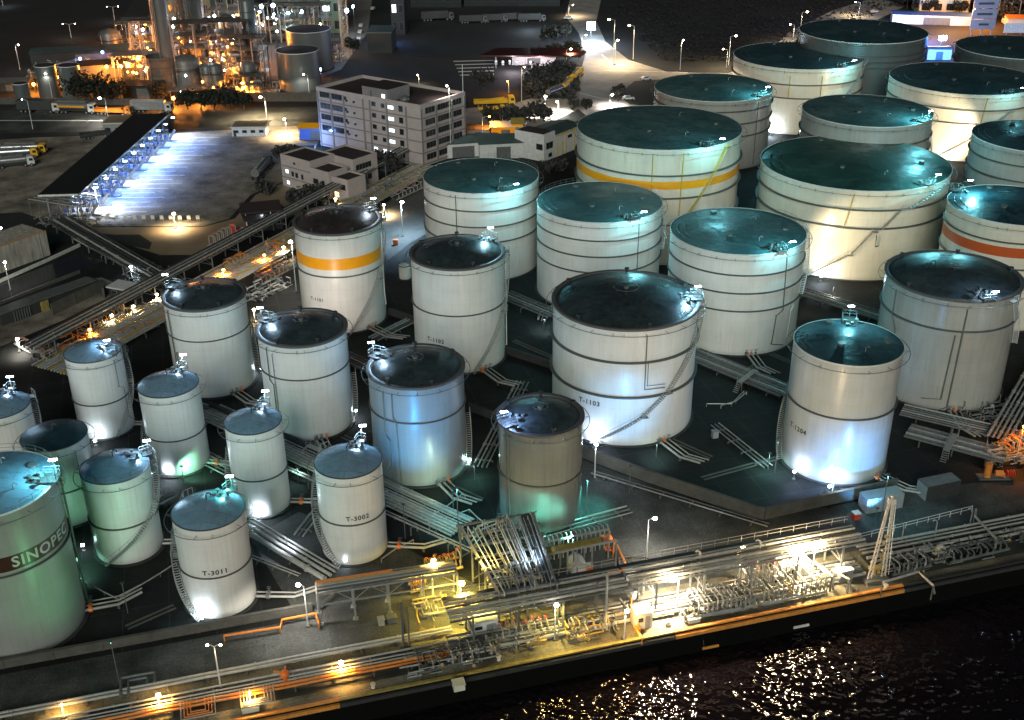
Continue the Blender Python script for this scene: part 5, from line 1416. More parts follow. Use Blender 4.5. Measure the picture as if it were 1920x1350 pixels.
for k in range(14):
    q = a + d * (ln * (.3 + .012 * k)) - n * .35 if k > 6 else a + d * (ln * (.12 + .025 * k)) - n * .35
    b = MB(); b.bar(q, q + Vector((0, 0, 2.4)), .16); b.build('slat_post', 'coping_y' if k > 6 else 'steel_mid', t)
wall('concrete retaining wall end beyond the long shed', [G(100, 590), G(195, 545), G(196, 560)], 2.4)
wall('pale kerb wall along the dark canal at the left', [G(-60, 558), G(0, 530), G(90, 490), G(150, 462)], .6, mt='paint')
wall('thin wall on the near side of the dark canal', [G(-60, 600), G(0, 572), G(150, 512)], .6)
# ---------------------------------------------------------------- offices
def face(t, P0, P1, H, items, fr='steel_mid', out=None):
    """items: (u0,u1,z0,z1,pane material)  u in metres from P0"""
    P0, P1 = Vector((P0[0], P0[1], 0)), Vector((P1[0], P1[1], 0))
    d = (P1 - P0).normalized(); n = Vector((d.y, -d.x, 0))
    for it in items:
        u0, u1, z0, z1, pmn = it[:5]
        nm = it[5] if len(it) > 5 else 'window'
        def slab(a0, a1, b0, b1, o0, o1):
            q = MB(); ps = [P0 + d * a0 + n * o0, P0 + d * a1 + n * o0, P0 + d * a1 + n * o1, P0 + d * a0 + n * o1]
            return q.prism([ps[3], ps[2], ps[1], ps[0]][::-1], b0, b1)
        if nm == 'window':
            f = slab(u0 - .08, u1 + .08, z0 - .08, z1 + .08, 0.0, .05).build('window', fr, t)
            slab(u0, u1, z0, z1, .05, .07).build('pane', pmn, f)
            if u1 - u0 > 1.2:
                q = MB(); m_ = int((u1 - u0) / 1.1)
                for k in range(1, m_ + 0):
                    x = u0 + (u1 - u0) * k / m_; c = P0 + d * x + n * .08
                    q.bar((c.x, c.y, z0), (c.x, c.y, z1), .06)
                if q.v: q.build('mullion', fr, f)
        else:
            slab(u0, u1, z0, z1, 0, it[6] if len(it) > 6 else .12).build(nm, pmn, t)
OH = 18.0
A_, B_, C_ = G(592, 162, OH), G(788, 197, OH), G(872, 172, OH)
for v in (A_, B_, C_): v.z = 0
D_ = A_ + (C_ - B_)
t = thing('office_block', 'five-storey pale office block with dark strip windows and a few lit panes', 'building', tuple(B_))
b = MB(); b.prism([A_, B_, C_, D_], 0.02, OH - 1.0); b.build('wall', 'wall_pink', t)
ctr = (A_ + B_ + C_ + D_) / 4
ins = [ctr + (v - ctr) * .975 for v in (A_, B_, C_, D_)]
b = MB()
pr = [A_, B_, C_, D_]
for i in range(4):
    j = (i + 1) % 4
    b.prism([pr[i], pr[j], ins[j], ins[i]], OH - 1.0, OH)
b.build('parapet', 'wall_pink', t)
b = MB(); b.prism(ins, OH - .995, OH - .95); b.build('roof', 'roof_black', t)
LF = (B_ - A_).length; RF = (C_ - B_).length
it = []
for fl in range(5):
    z = 1.0 + fl * 3.35
    it.append((0, LF, z - .55, z - .25, 'wall_band', 'floor_band', .14))
    if fl >= 1:
        for u in (.035, .155):
            it.append((LF * u, LF * (u + .10), z + .75, z + 2.35, 'window_dark'))
        it.append((LF * .275, LF * .30, z + 1.2, z + 2.1, 'window_dark'))
    it.append((LF * .545, LF * .58, z + .9, z + 2.1, 'window_dark' if fl > 0 else 'window_lit'))
    it.append((LF * .635, LF * .665, z + .9, z + 2.0, 'window_dark' if fl > 0 else 'window_lit'))
    it.append((LF * .70, LF * .75, z + .9, z + 1.9, 'window_lit'))
    it.append((LF * .80, LF * .835, z + .7, z + 2.3, 'window_dark'))
for u in (0.005, .135, .265, .455, .52, .68, .86):
    it.append((LF * u, LF * u + .55, 0, OH - 1.2, 'wall_band', 'pilaster', .16))
for k, z in enumerate((5, 8.4, 11.7, 15)):
    for u in (.30, .37):
        it.append((LF * u, LF * u + .5, z + .2, z + .7, 'steel_dark', 'air_conditioner', .5))
face(t, A_, B_, OH, it)
it = []
for fl in range(5):
    z = 1.0 + fl * 3.35
    it.append((0, RF, z - .55, z - .25, 'wall_band', 'floor_band', .14))
    for u0, u1 in ((.10, .30), (.37, .66), (.72, .90)):
        it.append((RF * u0, RF * u1, z + .7, z + 2.3, 'window_dark'))
for u in (0.0, .325, .68, .96): it.append((RF * u, RF * u + .45, 0, OH - 1.2, 'wall_band', 'pilaster', .15))
face(t, B_, C_, OH, it)
dl_ = (B_ - A_).normalized(); dn = (D_ - A_).normalized()
p = A_ + dl_ * LF * .46 + dn * .1
q = [p, p + dl_ * LF * .24, p + dl_ * LF * .24 + dn * 9, p + dn * 9]
b = MB(); b.prism(q, OH - .9, OH + 2.6); b.build('penthouse', 'wall_band', t)
b = MB(); b.prism([v + Vector((0, 0, 0)) for v in q], OH + 2.61, OH + 2.7); b.build('penthouse_roof', 'roof_black', t)
face(t, q[0], q[1], OH, [(LF * .185, LF * .215, OH + .1, OH + 1.2, 'window_lit'), (LF * .08, LF * .087, OH - .2, OH + 1.6, 'steel_dark', 'rainpipe', .1)])
b = MB(); c = B_.lerp(D_, .25); b.ball((c.x, c.y, OH - .7), 1.6, 14, 8, .7); b.build('water_dome', 'steel_mid', t, 60)
b = MB(); b.cyl((C_.x - .6, C_.y - .2, OH - .5), .1, 8.5, 6); b.build('flagpole', 'rail_white', t)
# small office
def gz(x, y, z): v = G(x, y, z); v.z = 0; return v
SH = 9.0
t = thing('small_office', 'three-storey pinkish office with black flat roofs beside the truck yard', 'building', tuple(gz(580, 303, SH)))
e1 = (gz(580, 303, SH) - gz(525, 288, SH)); e1n = e1.normalized()
e2n = Vector((-e1n.y, e1n.x, 0))
K = gz(580, 303, SH)
W_ = e1.length
def block(P, w, dpt, h, par=.5, nm='wall'):
    pts = [P, P + e1n * w, P + e1n * w + e2n * dpt, P + e2n * dpt]
    c = sum((v for v in pts), Vector()) / 4
    b = MB(); b.prism(pts, .02, h - par); b.build('wall', 'wall_pink', t)
    i_ = [v + (c - v).normalized() * .4 for v in pts]
    b = MB()
    for i in range(4): b.prism([pts[i], pts[(i + 1) % 4], i_[(i + 1) % 4], i_[i]], h - par, h)
    b.build('parapet', 'wall_pink', t)
    b = MB(); b.prism(i_, h - par + .005, h - par + .05); b.build('roof', 'roof_black', t)
    return pts
P0 = gz(525, 288, SH)
pa = block(P0, W_, 9, SH)
pb = block(P0 + e1n * (W_ + .01) - e2n * 0.0, 7.2, 6.8, 7.4)
pc = block(P0 + e1n * (W_ * .55) + e2n * 9.02, 12.5, 9, 8.6)
pd = block(P0 + e1n * (W_ + 7.25) + e2n * 1.0, 6.0, 6.5, 6.2)
face(t, pa[0], pa[1], SH, [(W_ * .15, W_ * .24, 4.0, 5.0, 'window_lit'), (W_ * .35, W_ * .42, 3.5, 4.8, 'window_dark'), (W_ * .48, W_ * .56, 3.4, 4.7, 'window_dark'), (W_ * .68, W_ * .74, 3.4, 4.7, 'window_dark'), (W_ * .44, W_ * .5, 7.0, 7.5, 'window_dark'), (W_ * .16, W_ * .25, .9, 1.8, 'window_lit'), (0, W_, 2.6, 2.85, 'wall_band', 'floor_band'), (0, W_, 5.8, 6.05, 'wall_band', 'floor_band')])
face(t, pb[0], pb[1], SH, [(1.0, 2.9, 3.3, 4.6, 'window_dark'), (4.3, 5.3, 3.2, 4.6, 'window_dark'), (4.2, 5.2, .6, 1.9, 'window_dark'), (0, 7.2, 2.3, 2.55, 'wall_band', 'floor_band')])
face(t, pb[1], pb[2], SH, [(1.2, 2.6, 3.4, 4.7, 'window_dark'), (1.2, 2.6, .6, 2.0, 'window_warm'), (4.2, 5.4, 3.6, 4.9, 'window_dark')])
face(t, pc[1], pc[2], SH, [(1.0, 6.5, 5.4, 6.8, 'window_dark'), (1.0, 6.5, 2.0, 3.4, 'window_dark'), (0, 9, 4.2, 4.4, 'wall_band', 'floor_band')])
face(t, pd[0], pd[1], SH, [(.8, 2.4, .8, 2.2, 'window_warm'), (3.2, 5, 3.2, 4.6, 'window_dark')])
# warehouse with roller door, right of the office
t = thing('warehouse', 'low white warehouse with a grey roof and yellow door frames', 'building', tuple(gz(1020, 253, 8)))
w0, w1, w2, w3 = gz(965, 243, 8), gz(1020, 253, 8), gz(1092, 226, 8), gz(1092, 226, 8)
a = (w2 - w1); sd = (w0 - w1)
w3 = w2 + sd
wm = w1 + a * .28
b = MB(); b.prism([w0, w1, wm, wm + sd], .02, 8.0); b.build('wall', 'truck_white', t)
b = MB(); b.prism([w0 + (wm - w0) * .05, w1 + (w0 + wm - 2 * w1) * .04, wm + (w0 - wm) * .05, wm + sd * .95], 8.01, 8.06); b.build('roof', 'roof_black', t)
b = MB(); b.prism([wm + sd, wm, w2, w3], .02, 6.6); b.build('wall', 'truck_white', t)
b = MB(); b.add([(v.x, v.y, z) for v, z in ((wm + a * .01, 6.65), (w2, 6.65), (w2 + sd * .5, 7.6), (wm + sd * .5 + a * .01, 7.6), (w3, 6.65), (wm + sd + a * .01, 6.65))], [(0, 1, 2, 3), (3, 2, 4, 5)]); b.build('roof', 'roof_sheet', t)
la = a.length
face(t, w1, w2, 8, [(la * .06, la * .22, 3.4, 5.2, 'window_dark'), (la * .12, la * .2, .8, 1.9, 'window_dark'), (la * .32, la * .46, 0, 4.2, 'wall_cream', 'roller_door', .1), (la * .62, la * .72, 4.4, 5.2, 'window_dark'), (la * .31, la * .32, 0, 4.3, 'rail_yellow', 'door_frame', .2), (la * .46, la * .47, 0, 4.3, 'rail_yellow', 'door_frame', .2), (la * .55, la * .56, 0, 6.2, 'rail_yellow', 'door_frame', .2), (la * .78, la * .79, 0, 6.2, 'rail_yellow', 'door_frame', .2), (la * .3, la, 6.2, 6.5, 'rail_yellow', 'eave_trim', .2)])
face(t, w0, w1, 8, [(sd.length * .75, sd.length * .95, 3.4, 5.0, 'window_dark')])
# sheds behind
def shed(label, px, wd, dp, h, rz, wallm, roofm, cat='shed', gable=1.0, extra=None, name='shed'):
    g = G(*px); t = thing(name, label, cat, tuple(g)); t.rotation_euler = (0, 0, rz)
    def add(nm, q, m_, sm=None):
        o = q.build(nm, m_, None, sm); o.parent = t; return o
    q = MB(); q.add([(0, 0, 0), (wd, 0, 0), (wd, dp, 0), (0, dp, 0), (0, 0, h), (wd, 0, h), (wd, dp, h), (0, dp, h), (0, dp / 2, h + gable), (wd, dp / 2, h + gable)],
          [(0, 1, 5, 4), (1, 2, 6, 9, 5), (2, 3, 7, 6), (3, 0, 4, 8, 7)]); add('wall', q, wallm)
    q = MB(); o_ = .4
    q.add([(-o_, -o_, h + .02), (wd + o_, -o_, h + .02), (wd + o_, dp / 2, h + gable + .12), (-o_, dp / 2, h + gable + .12), (wd + o_, dp + o_, h + .02), (-o_, dp + o_, h + .02)], [(0, 1, 2, 3), (3, 2, 4, 5)]); add('roof', q, roofm)
    q = MB(); q.box((wd * .5, -.04, h * .4), (wd * .3, .08, h * .78)); add('door', q, 'steel_mid')
    if extra: extra(t, add, wd, dp, h)
    return t
shed('yellow-lit shed with a beige roof behind the offices', (921, 262), 9, 6, 4, R_(-2), 'band_orange', 'wall_cream')
shed('narrow yellow shed beside the warehouse', (960, 262), 3.4, 6, 5, R_(-2), 'band_orange', 'coping_y')
shed('open-fronted grey shed beside the offices sheltering two pale cars', (876, 262), 7, 6, 3.2, R_(-2), 'box_grey', 'concrete', gable=.3)
shed('dark green-roofed hall right behind the three-ringed tank, left part', (800, 300), 22, 9, 4.2, R_(12), 'truck_white', 'roof_sheet')
shed('dark green-roofed hall whose white gable shows beside the warehouse', (900, 300), 14, 9, 4.6, R_(8), 'truck_white', 'roof_sheet', gable=1.6)
shed('low curved hut in front of the green-roofed halls, left', (880, 283), 5.5, 4, 2.2, R_(8), 'wall_cream', 'roof_black')
shed('low curved hut in front of the green-roofed halls, right', (928, 277), 4.6, 4, 2.0, R_(-5), 'wall_cream', 'roof_black')
shed('blue-lit shop with an orange sign strip beside the offices', (562, 262), 10, 5, 3.6, R_(-4), 'blue_paint', 'band_orange', name='shop')
shed('small white kiosk under the offices', (556, 300), 5, 3.5, 2.6, R_(8), 'truck_white', 'blue_paint', name='kiosk')
# filling station canopy with red sign, upper centre
t = thing('station_canopy', 'dark red-lit filling station canopy in the upper middle', 'canopy', tuple(G(950, 125)))
c4 = [G(900, 106, 5), G(1090, 108, 5), G(1100, 98, 5), G(1068, 92, 5), G(930, 92, 5)]
b = MB(); b.prism(c4, 5, 5.5); b.build('roof', 'band_maroon', t)
for x in (930, 985, 1040, 1085):
    g = G(x, 128); b = MB(); b.bar((g.x, g.y, 0), (g.x, g.y, 5), .4); b.build('column', 'steel', t)
shed('white-lit station shop behind the red canopy', (960, 122), 17, 6, 3.4, 0, 'truck_white', 'band_maroon', name='shop')
for i, x in enumerate((994, 1016)):
    g = G(x, 118); t = thing('price_sign', ['square white-framed sign at the filling station, left of two', 'square white-framed sign at the filling station, right of two'][i], 'sign', tuple(g), 'signs at the filling station')
    b = MB()
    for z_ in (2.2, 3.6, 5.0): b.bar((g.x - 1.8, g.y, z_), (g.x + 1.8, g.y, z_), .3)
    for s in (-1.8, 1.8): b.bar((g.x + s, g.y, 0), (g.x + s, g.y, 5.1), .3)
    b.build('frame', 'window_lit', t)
for i in range(7):
    g = G(930 + i * 13, 121 + (i % 2)); t = thing('fuel_pump', ['first', 'second', 'third', 'fourth', 'fifth', 'sixth', 'seventh'][i] + ' white fuel pump under the red canopy, from the left', 'pump', tuple(g), 'fuel pumps at the station')
    b = MB(); b.box((g.x, g.y, .9), (1.0, .6, 1.7)); b.build('body', 'truck_white', t); b = MB(); b.box((g.x, g.y - .32, 1.3), (.6, .05, .4)); b.build('display', 'window_lit', t)
# far buildings along the top
def farblock(label, x0, x1, ybase, h, dp, wallm, rows=0, cols=0, winm='window_dark', name='factory_building', lit=(), rz=None):
    a, c = G(x0, ybase), G(x1, ybase - 0)
    t = thing(name, label, 'building', tuple(a))
    w_ = (c - a).length; d = (c - a).normalized(); n = Vector((-d.y, d.x, 0))
    b = MB(); b.prism([a, c, c + n * dp, a + n * dp], .02, h); b.build('wall', wallm, t)
    b = MB(); b.prism([a - n * .3 - d * .3, c - n * .3 + d * .3, c + n * (dp + .3) + d * .3, a + n * (dp + .3) - d * .3], h + .01, h + .5); b.build('roof', 'roof_sheet', t)
    it = []
    for r in range(rows):
        for k in range(cols):
            u0 = w_ * (k + .2) / cols; u1 = w_ * (k + .8) / cols; z0 = h * (r + .25) / rows; z1 = h * (r + .7) / rows
            it.append((u0, u1, z0, z1, 'window_lit' if (r, k) in lit else winm))
    face(t, a, c, h, it)
    return t
M['wall_green'] = mat('wall_green', (.10, .135, .11), rough=.8, var=.15, scale=.2)
M['wall_darkg'] = mat('wall_darkg', (.012, .017, .017), rough=.8, var=.2, scale=.2)
farblock('tall greenish concrete process building with square openings', 290, 400, 62, 42, 20, 'wall_green', 6, 4, lit={(4, 1), (5, 1), (2, 3), (3, 2)})
farblock('tall greenish building behind the floodlit platforms', 405, 470, 50, 40, 15, 'wall_green', 5, 3, lit={(3, 2), (2, 0)})
farblock('wide pale green factory hall behind the floodlights', 515, 610, 45, 24, 20, 'wall_green', 2, 6, lit={(0, 3)})
farblock('green factory tower beside the lane', 605, 645, 62, 30, 12, 'wall_green', 4, 2, lit={(1, 0), (3, 0)})
farblock('dark block with two lit windows beyond the dark lot', 735, 760, 65, 15, 10, 'wall_darkg', 2, 2, lit={(1, 0)})
farblock('long dark warehouse with a pale end panel, top centre', 770, 865, 14, 12, 20, 'wall_darkg', 1, 6)
farblock('long dim building at the very top, right of centre', 870, 1050, 12, 10, 20, 'wall_darkg', 1, 10)
farblock('dark low warehouse left of the blue lamp', 690, 735, 100, 8, 14, 'wall_darkg', 0, 0)
farblock('cream orange-lit building in the top right corner', 1722, 1815, 26, 13, 12, 'wall_cream', 2, 4)
t = shed('blue-lit flat building between the rear tanks', (1672, 44), 38, 10, 4, R_(-13), 'truck_white', 'blue_paint', gable=.4)
shed('blue-white lit cabin between the rearmost tanks', (1738, 112), 9, 6, 4.0, R_(-5), 'truck_white', 'box_grey', gable=.3)
# billboard with three lines
t = thing('billboard', 'blue-lit three-row billboard standing behind the far right tanks', 'billboard', tuple(G(1815, 62)))
g0, g1 = G(1815, 66), G(1862, 66)
d = (g1 - g0).normalized()
for s in (.1, .5, .9):
    q = g0.lerp(g1, s); b = MB(); b.bar((q.x, q.y, 0), (q.x, q.y, 16), .4); b.build('post', 'steel', t)
b = MB(); c = g0.lerp(g1, .5); wd_ = (g1 - g0).length
for k in range(3): 
    b = MB(); b.box((c.x, c.y - .4, 4.6 + k * 4.3), (wd_, .4, 4.0)); b.build('panel', 'blue_paint' if 0 else 'box_grey', t)
    # unreadable small lettering in the photograph: plain bars stand for the rows
    q = MB(); q.box((c.x + (.3 if k == 0 else 0), c.y - .64, 4.6 + k * 4.3), (wd_ * (.4 if k == 0 else .62), .06, .9)); q.build('text_bar', 'steel_dark', t)
t = thing('small_sign', 'small white notice board at the far right edge', 'sign', tuple(G(1900, 62)))
g = G(1900, 66); b = MB(); b.box((g.x, g.y, 3), (9, .3, 4)); b.build('panel', 'paint', t); b = MB(); b.bar((g.x - 3, g.y + .3, 0), (g.x - 3, g.y + .3, 3), .3); b.bar((g.x + 3, g.y + .3, 0), (g.x + 3, g.y + .3, 3), .3); b.build('post', 'steel', t)
# ---------------------------------------------------------------- refinery
def frame(label, px, wd, dp, levels, lh, mt='steel', seed=0, name='process_unit', vessels=True, rz=0.0):
    g = G(*px); t = thing(name, label, 'process unit', tuple(g), 'process units of the refinery')
    rr = random.Random(seed)
    nx = max(2, int(wd / 4)); X0, Y0 = g.x, g.y
    H_ = levels * lh
    for i in range(nx + 1):
        for j in (0, 1):
            b = MB(); x = X0 + wd * i / nx; y = Y0 + dp * j; b.bar((x, y, 0), (x, y, H_), .3); b.build('column', mt, t)
    for l in range(1, levels + 1):
        z = l * lh
        b = MB(); b.box((X0 + wd / 2, Y0 + dp / 2, z), (wd + .6, dp + .6, .18)); b.build('deck', 'steel_dark' if rr.random() < .5 else mt, t)
        b = MB()
        for y in (Y0 - .3, Y0 + dp + .3):
            for hh in (.55, 1.1): b.bar((X0 - .3, y, z + hh), (X0 + wd + .3, y, z + hh), .07)
        for k in range(int(wd / 2) + 1): b.bar((X0 + 2 * k, Y0 - .3, z), (X0 + 2 * k, Y0 - .3, z + 1.1), .07)
        b.build('handrail', mt, t)
        for k in range(max(1, int(wd / 5))):
            x = X0 + rr.uniform(1, wd - 1); y = Y0 + rr.uniform(.5, dp - .5)
            b = MB()
            if rr.random() < .5: b.hcyl((x - 1.2, y, z - lh * .55), (x + 1.2, y, z - lh * .55), rr.uniform(.5, .9), 10, .3)
            else: b.cyl((x, y, z - lh + .1), rr.uniform(.4, .9), lh * .75, 10)
            b.build('vessel', rr.choice(('steel', 'steel_mid', 'steel_mid')), t, 50)
    for k in range(nx):
        x = X0 + wd * k / nx; x2 = X0 + wd * (k + 1) / nx
        l = rr.randrange(levels)
        b = MB(); b.bar((x, Y0, l * lh), (x2, Y0, (l + 1) * lh), .16); b.build('brace', mt, t)
    for k in range(int(wd / 2.5)):
        x = X0 + rr.uniform(0, wd); z1 = rr.uniform(lh, H_)
        b = MB(); b.tube([(x, Y0 - .6, 0), (x, Y0 - .6, z1), (x + rr.uniform(-2, 2), Y0 - .6, z1), (x + rr.uniform(-2, 2), Y0 + dp, z1 + rr.uniform(-1, 1))], rr.choice((.12, .18, .25)), 6); b.build('pipe', rr.choice(('pipe', 'steel')), t)
    return t
def lattice(label, px, w0, w1, H_, mt='steel', n=8, name='lattice_tower'):
    g = G(*px); t = thing(name, label, 'tower', tuple(g), 'lattice towers of the refinery')
    def c(k, i):
        f = k / n; w_ = w0 + (w1 - w0) * f; s = ((-1, -1), (1, -1), (1, 1), (-1, 1))[i]
        return Vector((g.x + s[0] * w_ / 2, g.y + s[1] * w_ / 2, H_ * f))
    for i in range(4):
        b = MB(); b.bar(c(0, i), c(n, i), .3); b.build('leg', mt, t)
    for k in range(n):
        b = MB()
        for i in range(4):
            j = (i + 1) % 4; b.bar(c(k, i), c(k + 1, j), .14); b.bar(c(k, j), c(k + 1, i), .14); b.bar(c(k + 1, i), c(k + 1, j), .14)
        b.build('bracing', mt, t)
    return t
def column(label, px, r, H_, mt='far_tank', bands=3, plat=True, name='process_column', r2=None, dome=True, cat='column'):
    g = G(*px); t = thing(name, label, cat, tuple(g), 'columns and stacks of the refinery')
    b = MB(); pr = [(r, 0), (r2 or r, H_)]
    if dome: pr += [((r2 or r) * .8, H_ + r * .3), (.05, H_ + r * .5)]
    b.lathe(pr, 24, tuple(g)); b.build('shell', mt, t, 50)
    for k in range(bands):
        z = H_ * (k + 1) / (bands + .3); rz_ = r + ((r2 or r) - r) * z / H_
        b = MB(); b.lathe([(rz_, z), (rz_ + (.9 if plat else .12), z), (rz_ + (.9 if plat else .12), z - .25), (rz_, z - .25)], 24, tuple(g)); b.build('platform' if plat else 'ring', 'steel_dark', t)
        if plat:
            b = MB(); b.tube([(g.x + (rz_ + .9) * math.cos(a), g.y + (rz_ + .9) * math.sin(a), z + 1.1) for a in [i * PI / 8 for i in range(16)]], .06, 4, True); b.build('handrail', 'steel', t)
    b = MB(); b.tube([(g.x + r + .4, g.y - .3, 0), (g.x + (r2 or r) + .4, g.y - .3, H_ * .9)], .16, 6); b.build('side_pipe', 'pipe', t)
    b = MB(); b.bar((g.x - r * .5, g.y - r - .3, 0), (g.x - (r2 or r) * .5, g.y - (r2 or r) - .3, H_), .5, .12); b.build('ladder', 'steel', t)
    return t
# big stack on its base drum
column('huge tapering stack rising out of the frame, orange-lit on one side', (322, 177), 2.6, 78, 'far_tank', 0, False, 'chimney_stack', 1.6, cat='chimney')
column('ribbed base drum around the foot of the huge stack', (310, 176), 5.0, 13.5, 'concrete', 5, False, 'base_drum', dome=False, cat='drum')
column('thick grey column in front of the greenish building', (372, 135), 4.5, 46, 'steel_mid', 3, True)
column('tall pale grey column left of the round black-roofed tank', (476, 140), 2.8, 27, 'far_tank', 2, False, 'process_column', 2.8)
column('slim dark column left of the huge stack', (305, 120), 2.0, 40, 'far_tank', 2, True)
column('slender white stack in front of the pale green hall', (549, 55), 1.0, 24, 'pipe', 1, False, 'chimney_stack', .8, cat='chimney')
for i, (x, y, r, h, m_, lb) in enumerate(((355, 172, 4.6, 11, 'steel_mid', 'squat dark drum left of the pair of orange-lit ones'), (393, 172, 2.6, 9, 'far_tank', 'dark vessel with an orange-lit opening, left of a pair'), (408, 172, 2.6, 9, 'far_tank', 'dark vessel with an orange-lit opening, right of a pair'),
        (470, 168, 2.6, 9, 'steel_mid', 'orange-lit cylinder at the right end of the bright units'), (562, 55, 3.4, 12, 'wall_green', 'round green silo behind the lamps'), (590, 50, 3.0, 11, 'wall_green', 'round green silo at the end of the factory hall'), (432, 110, 3.2, 16, 'steel_dark', 'dark rounded vessel with an orange glow behind it'), (212, 105, 4.2, 9, 'far_tank', 'pale drum left of the lit frames'))):
    column(lb, (x, y), r, h, m_, 1, True, 'process_vessel', cat='vessel')
frame('lit orange pipe frame left of the huge stack', (215, 150), 26, 8, 2, 4.5, 'steel_mid', 1)
frame('white-grey steel platform above the long dark shed roof', (225, 105), 20, 8, 3, 4.2, 'steel_mid', 2)
frame('orange-lit steel frame between the stack and the dark column', (330, 160), 14, 8, 5, 4.4, 'steel_mid', 3)
frame('dense orange-lit frame beside the thick column', (385, 150), 18, 9, 5, 4.2, 'steel_mid', 4)
frame('orange-lit frame in the middle of the refinery', (418, 160), 16, 8, 4, 4.2, 'steel_mid', 5)
frame('white-lit frame in front of the greenish building', (395, 90), 18, 8, 4, 5.0, 'steel_mid', 6)
frame('teal-white-lit platform with many lamps, top centre', (470, 80), 34, 9, 3, 5.0, 'steel_mid', 7)
frame('low orange frame just left of the round tank', (442, 178), 10, 6, 2, 3.2, 'steel_mid', 8)
frame('small bright frame right of the round tank', (600, 112), 8, 5, 2, 3.6, 'steel_mid', 9)
frame('low orange frame behind the black trees', (300, 190), 16, 5, 1, 3.6, 'steel_mid', 10)
frame('low orange frame beside the black trees', (352, 192), 16, 5, 1, 3.6, 'steel_mid', 11)
lattice('lattice tower just right of the huge stack', (336, 150), 6, 2.5, 36, n=9)
lattice('second lattice tower behind the orange frames', (358, 145), 5, 2.5, 30, n=8)
lattice('short lattice tower left of the huge stack', (262, 120), 5, 3, 16, n=4)
lattice('white tower beside the refinery lane', (648, 90), 3, 3, 34, 'pipe', n=10)
shed('long dark shed with a sloping roof by the refinery, top left', (60, 126), 48, 12, 5, R_(12), 'wall_darkg', 'roof_sheet')
shed('long black-roofed shed whose open side glows orange', (150, 150), 34, 9, 5, R_(16), 'steel_mid', 'roof_black')
shed('small orange-walled hut behind the twin grey tanks', (158, 118), 8, 5, 5, 0, 'brick', 'steel_dark')
shed('low grey shed at the left edge below the lamp', (-10, 172), 12, 8, 3, R_(4), 'concrete_dark', 'steel_mid')
shed('dim flat shed left of the black trees', (232, 188), 14, 7, 5, R_(2), 'wall_darkg', 'steel_dark')
# orange structure top right
frame('orange-lit steel structure in the top right corner', (1830, 28), 40, 12, 2, 5, 'steel_mid', 14)
shed('orange-lit long roof at the far right edge', (1888, 48), 30, 8, 3, R_(-4), 'wall_cream', 'pipe_orange')
# refinery lamps
rl = [((263, 42), 8, SOD, 2600), ((272, 45), 8, SOD, 1500), ((255, 50), 10, WHITE, 1400), ((268, 55), 10, WHITE, 1200), ((282, 97), 6, SOD, 4500), ((299, 100), 6, SOD, 3500), ((241, 118), 5, SOD, 5000), ((260, 108), 6, SOD, 6500), ((258, 117), 4, SOD, 4000), ((290, 128), 4, SOD, 3000),
      ((347, 56), 12, SOD, 2500), ((336, 66), 10, SOD, 2000), ((342, 78), 8, SOD, 2500), ((382, 60), 12, SOD, 3000), ((392, 53), 14, SOD, 2500), ((427, 68), 10, SOD, 6000), ((441, 80), 8, SOD, 4500), ((374, 120), 4, SOD, 4200), ((374, 180), 3, SOD, 1500), ((325, 184), 3, SOD, 1200),
      ((410, 151), 3, SOD, 3000), ((455, 158), 3, SOD, 6500), ((472, 155), 3, SOD, 2500), ((452, 108), 6, WARM, 2500), ((392, 34), 16, WHITE, 2200), ((402, 30), 18, WHITE, 2200), ((414, 33), 16, WHITE, 2200), ((385, 42), 14, WHITE, 1800), ((436, 32), 14, (.3, .5, 1), 4000),
      ((468, 12), 18, WHITE, 3500), ((490, 12), 16, WHITE, 4500), ((512, 10), 16, WHITE, 4500), ((478, 45), 8, WHITE, 1800), ((484, 30), 10, SOD, 1800), ((540, 25), 10, (.5, 1, .8), 4000), ((565, 22), 10, (.5, 1, .8), 4500), ((600, 46), 6, WARM, 800), ((612, 80), 5, WARM, 3200), ((600, 130), 6, (.5, 1, .85), 700),
      ((610, 14), 14, (.4, .6, 1), 1500), ((650, 20), 20, (.3, .5, 1), 3500), ((662, 12), 14, (.6, .8, 1), 2500), ((325, 50), 16, WHITE, 1500), ((326, 35), 20, WHITE, 1200), ((150, 110), 5, BLUE, 1800), ((192, 98), 5, BLUE, 1300), ((107, 145), 3, SOD, 900), ((63, 158), 3, SOD, 900), ((200, 125), 5, SOD, 2200)]
adj = ['bright', 'small', 'high', 'low', 'glaring']
rlt = None
for i, ((x, y), z, c, P) in enumerate(rl):
    p = G(x, y, z)
    nm = 'orange' if c == SOD else 'white' if c == WHITE else 'yellowish' if c == WARM else 'blue' if c == BLUE else 'tinted'
    em = 'e_SOD' if c == SOD else 'e_WHITE' if c == WHITE else 'e_WARM' if c == WARM else 'e_BLUE' if c == BLUE else 'e_COOL'
    b = MB(); b.ball(tuple(p), .8 if P > 3000 else .55, 8, 5)
    RL.append((p, nm, em, P, b)) if 0 else None
    t = thing('work_lamp', '', 'lamp', (p.x, p.y, 0), 'work lamps of the refinery')
    col_ = int((x - 40) / 25)
    t['label'] = '%s work lamp %s in the refinery, number %d from the left of its row' % (nm, 'high up' if z > 9 else 'low down', i + 1)
    t['_x'] = x
    b.build('bulb', em, t)
    b = MB(); b.bar((p.x, p.y + .3, 0), (p.x, p.y + .3, z + .3), .12); b.bar((p.x, p.y + .3, z + .3), (p.x, p.y, z + .3), .1); b.build('post', 'steel_dark', t)
    light(p + Vector((0, -.9, -.2)), P * (7.5 if c == SOD else 1.2 if c == WARM else 1.0 if y < 40 and x > 380 else .4), c, .4, parent=t)
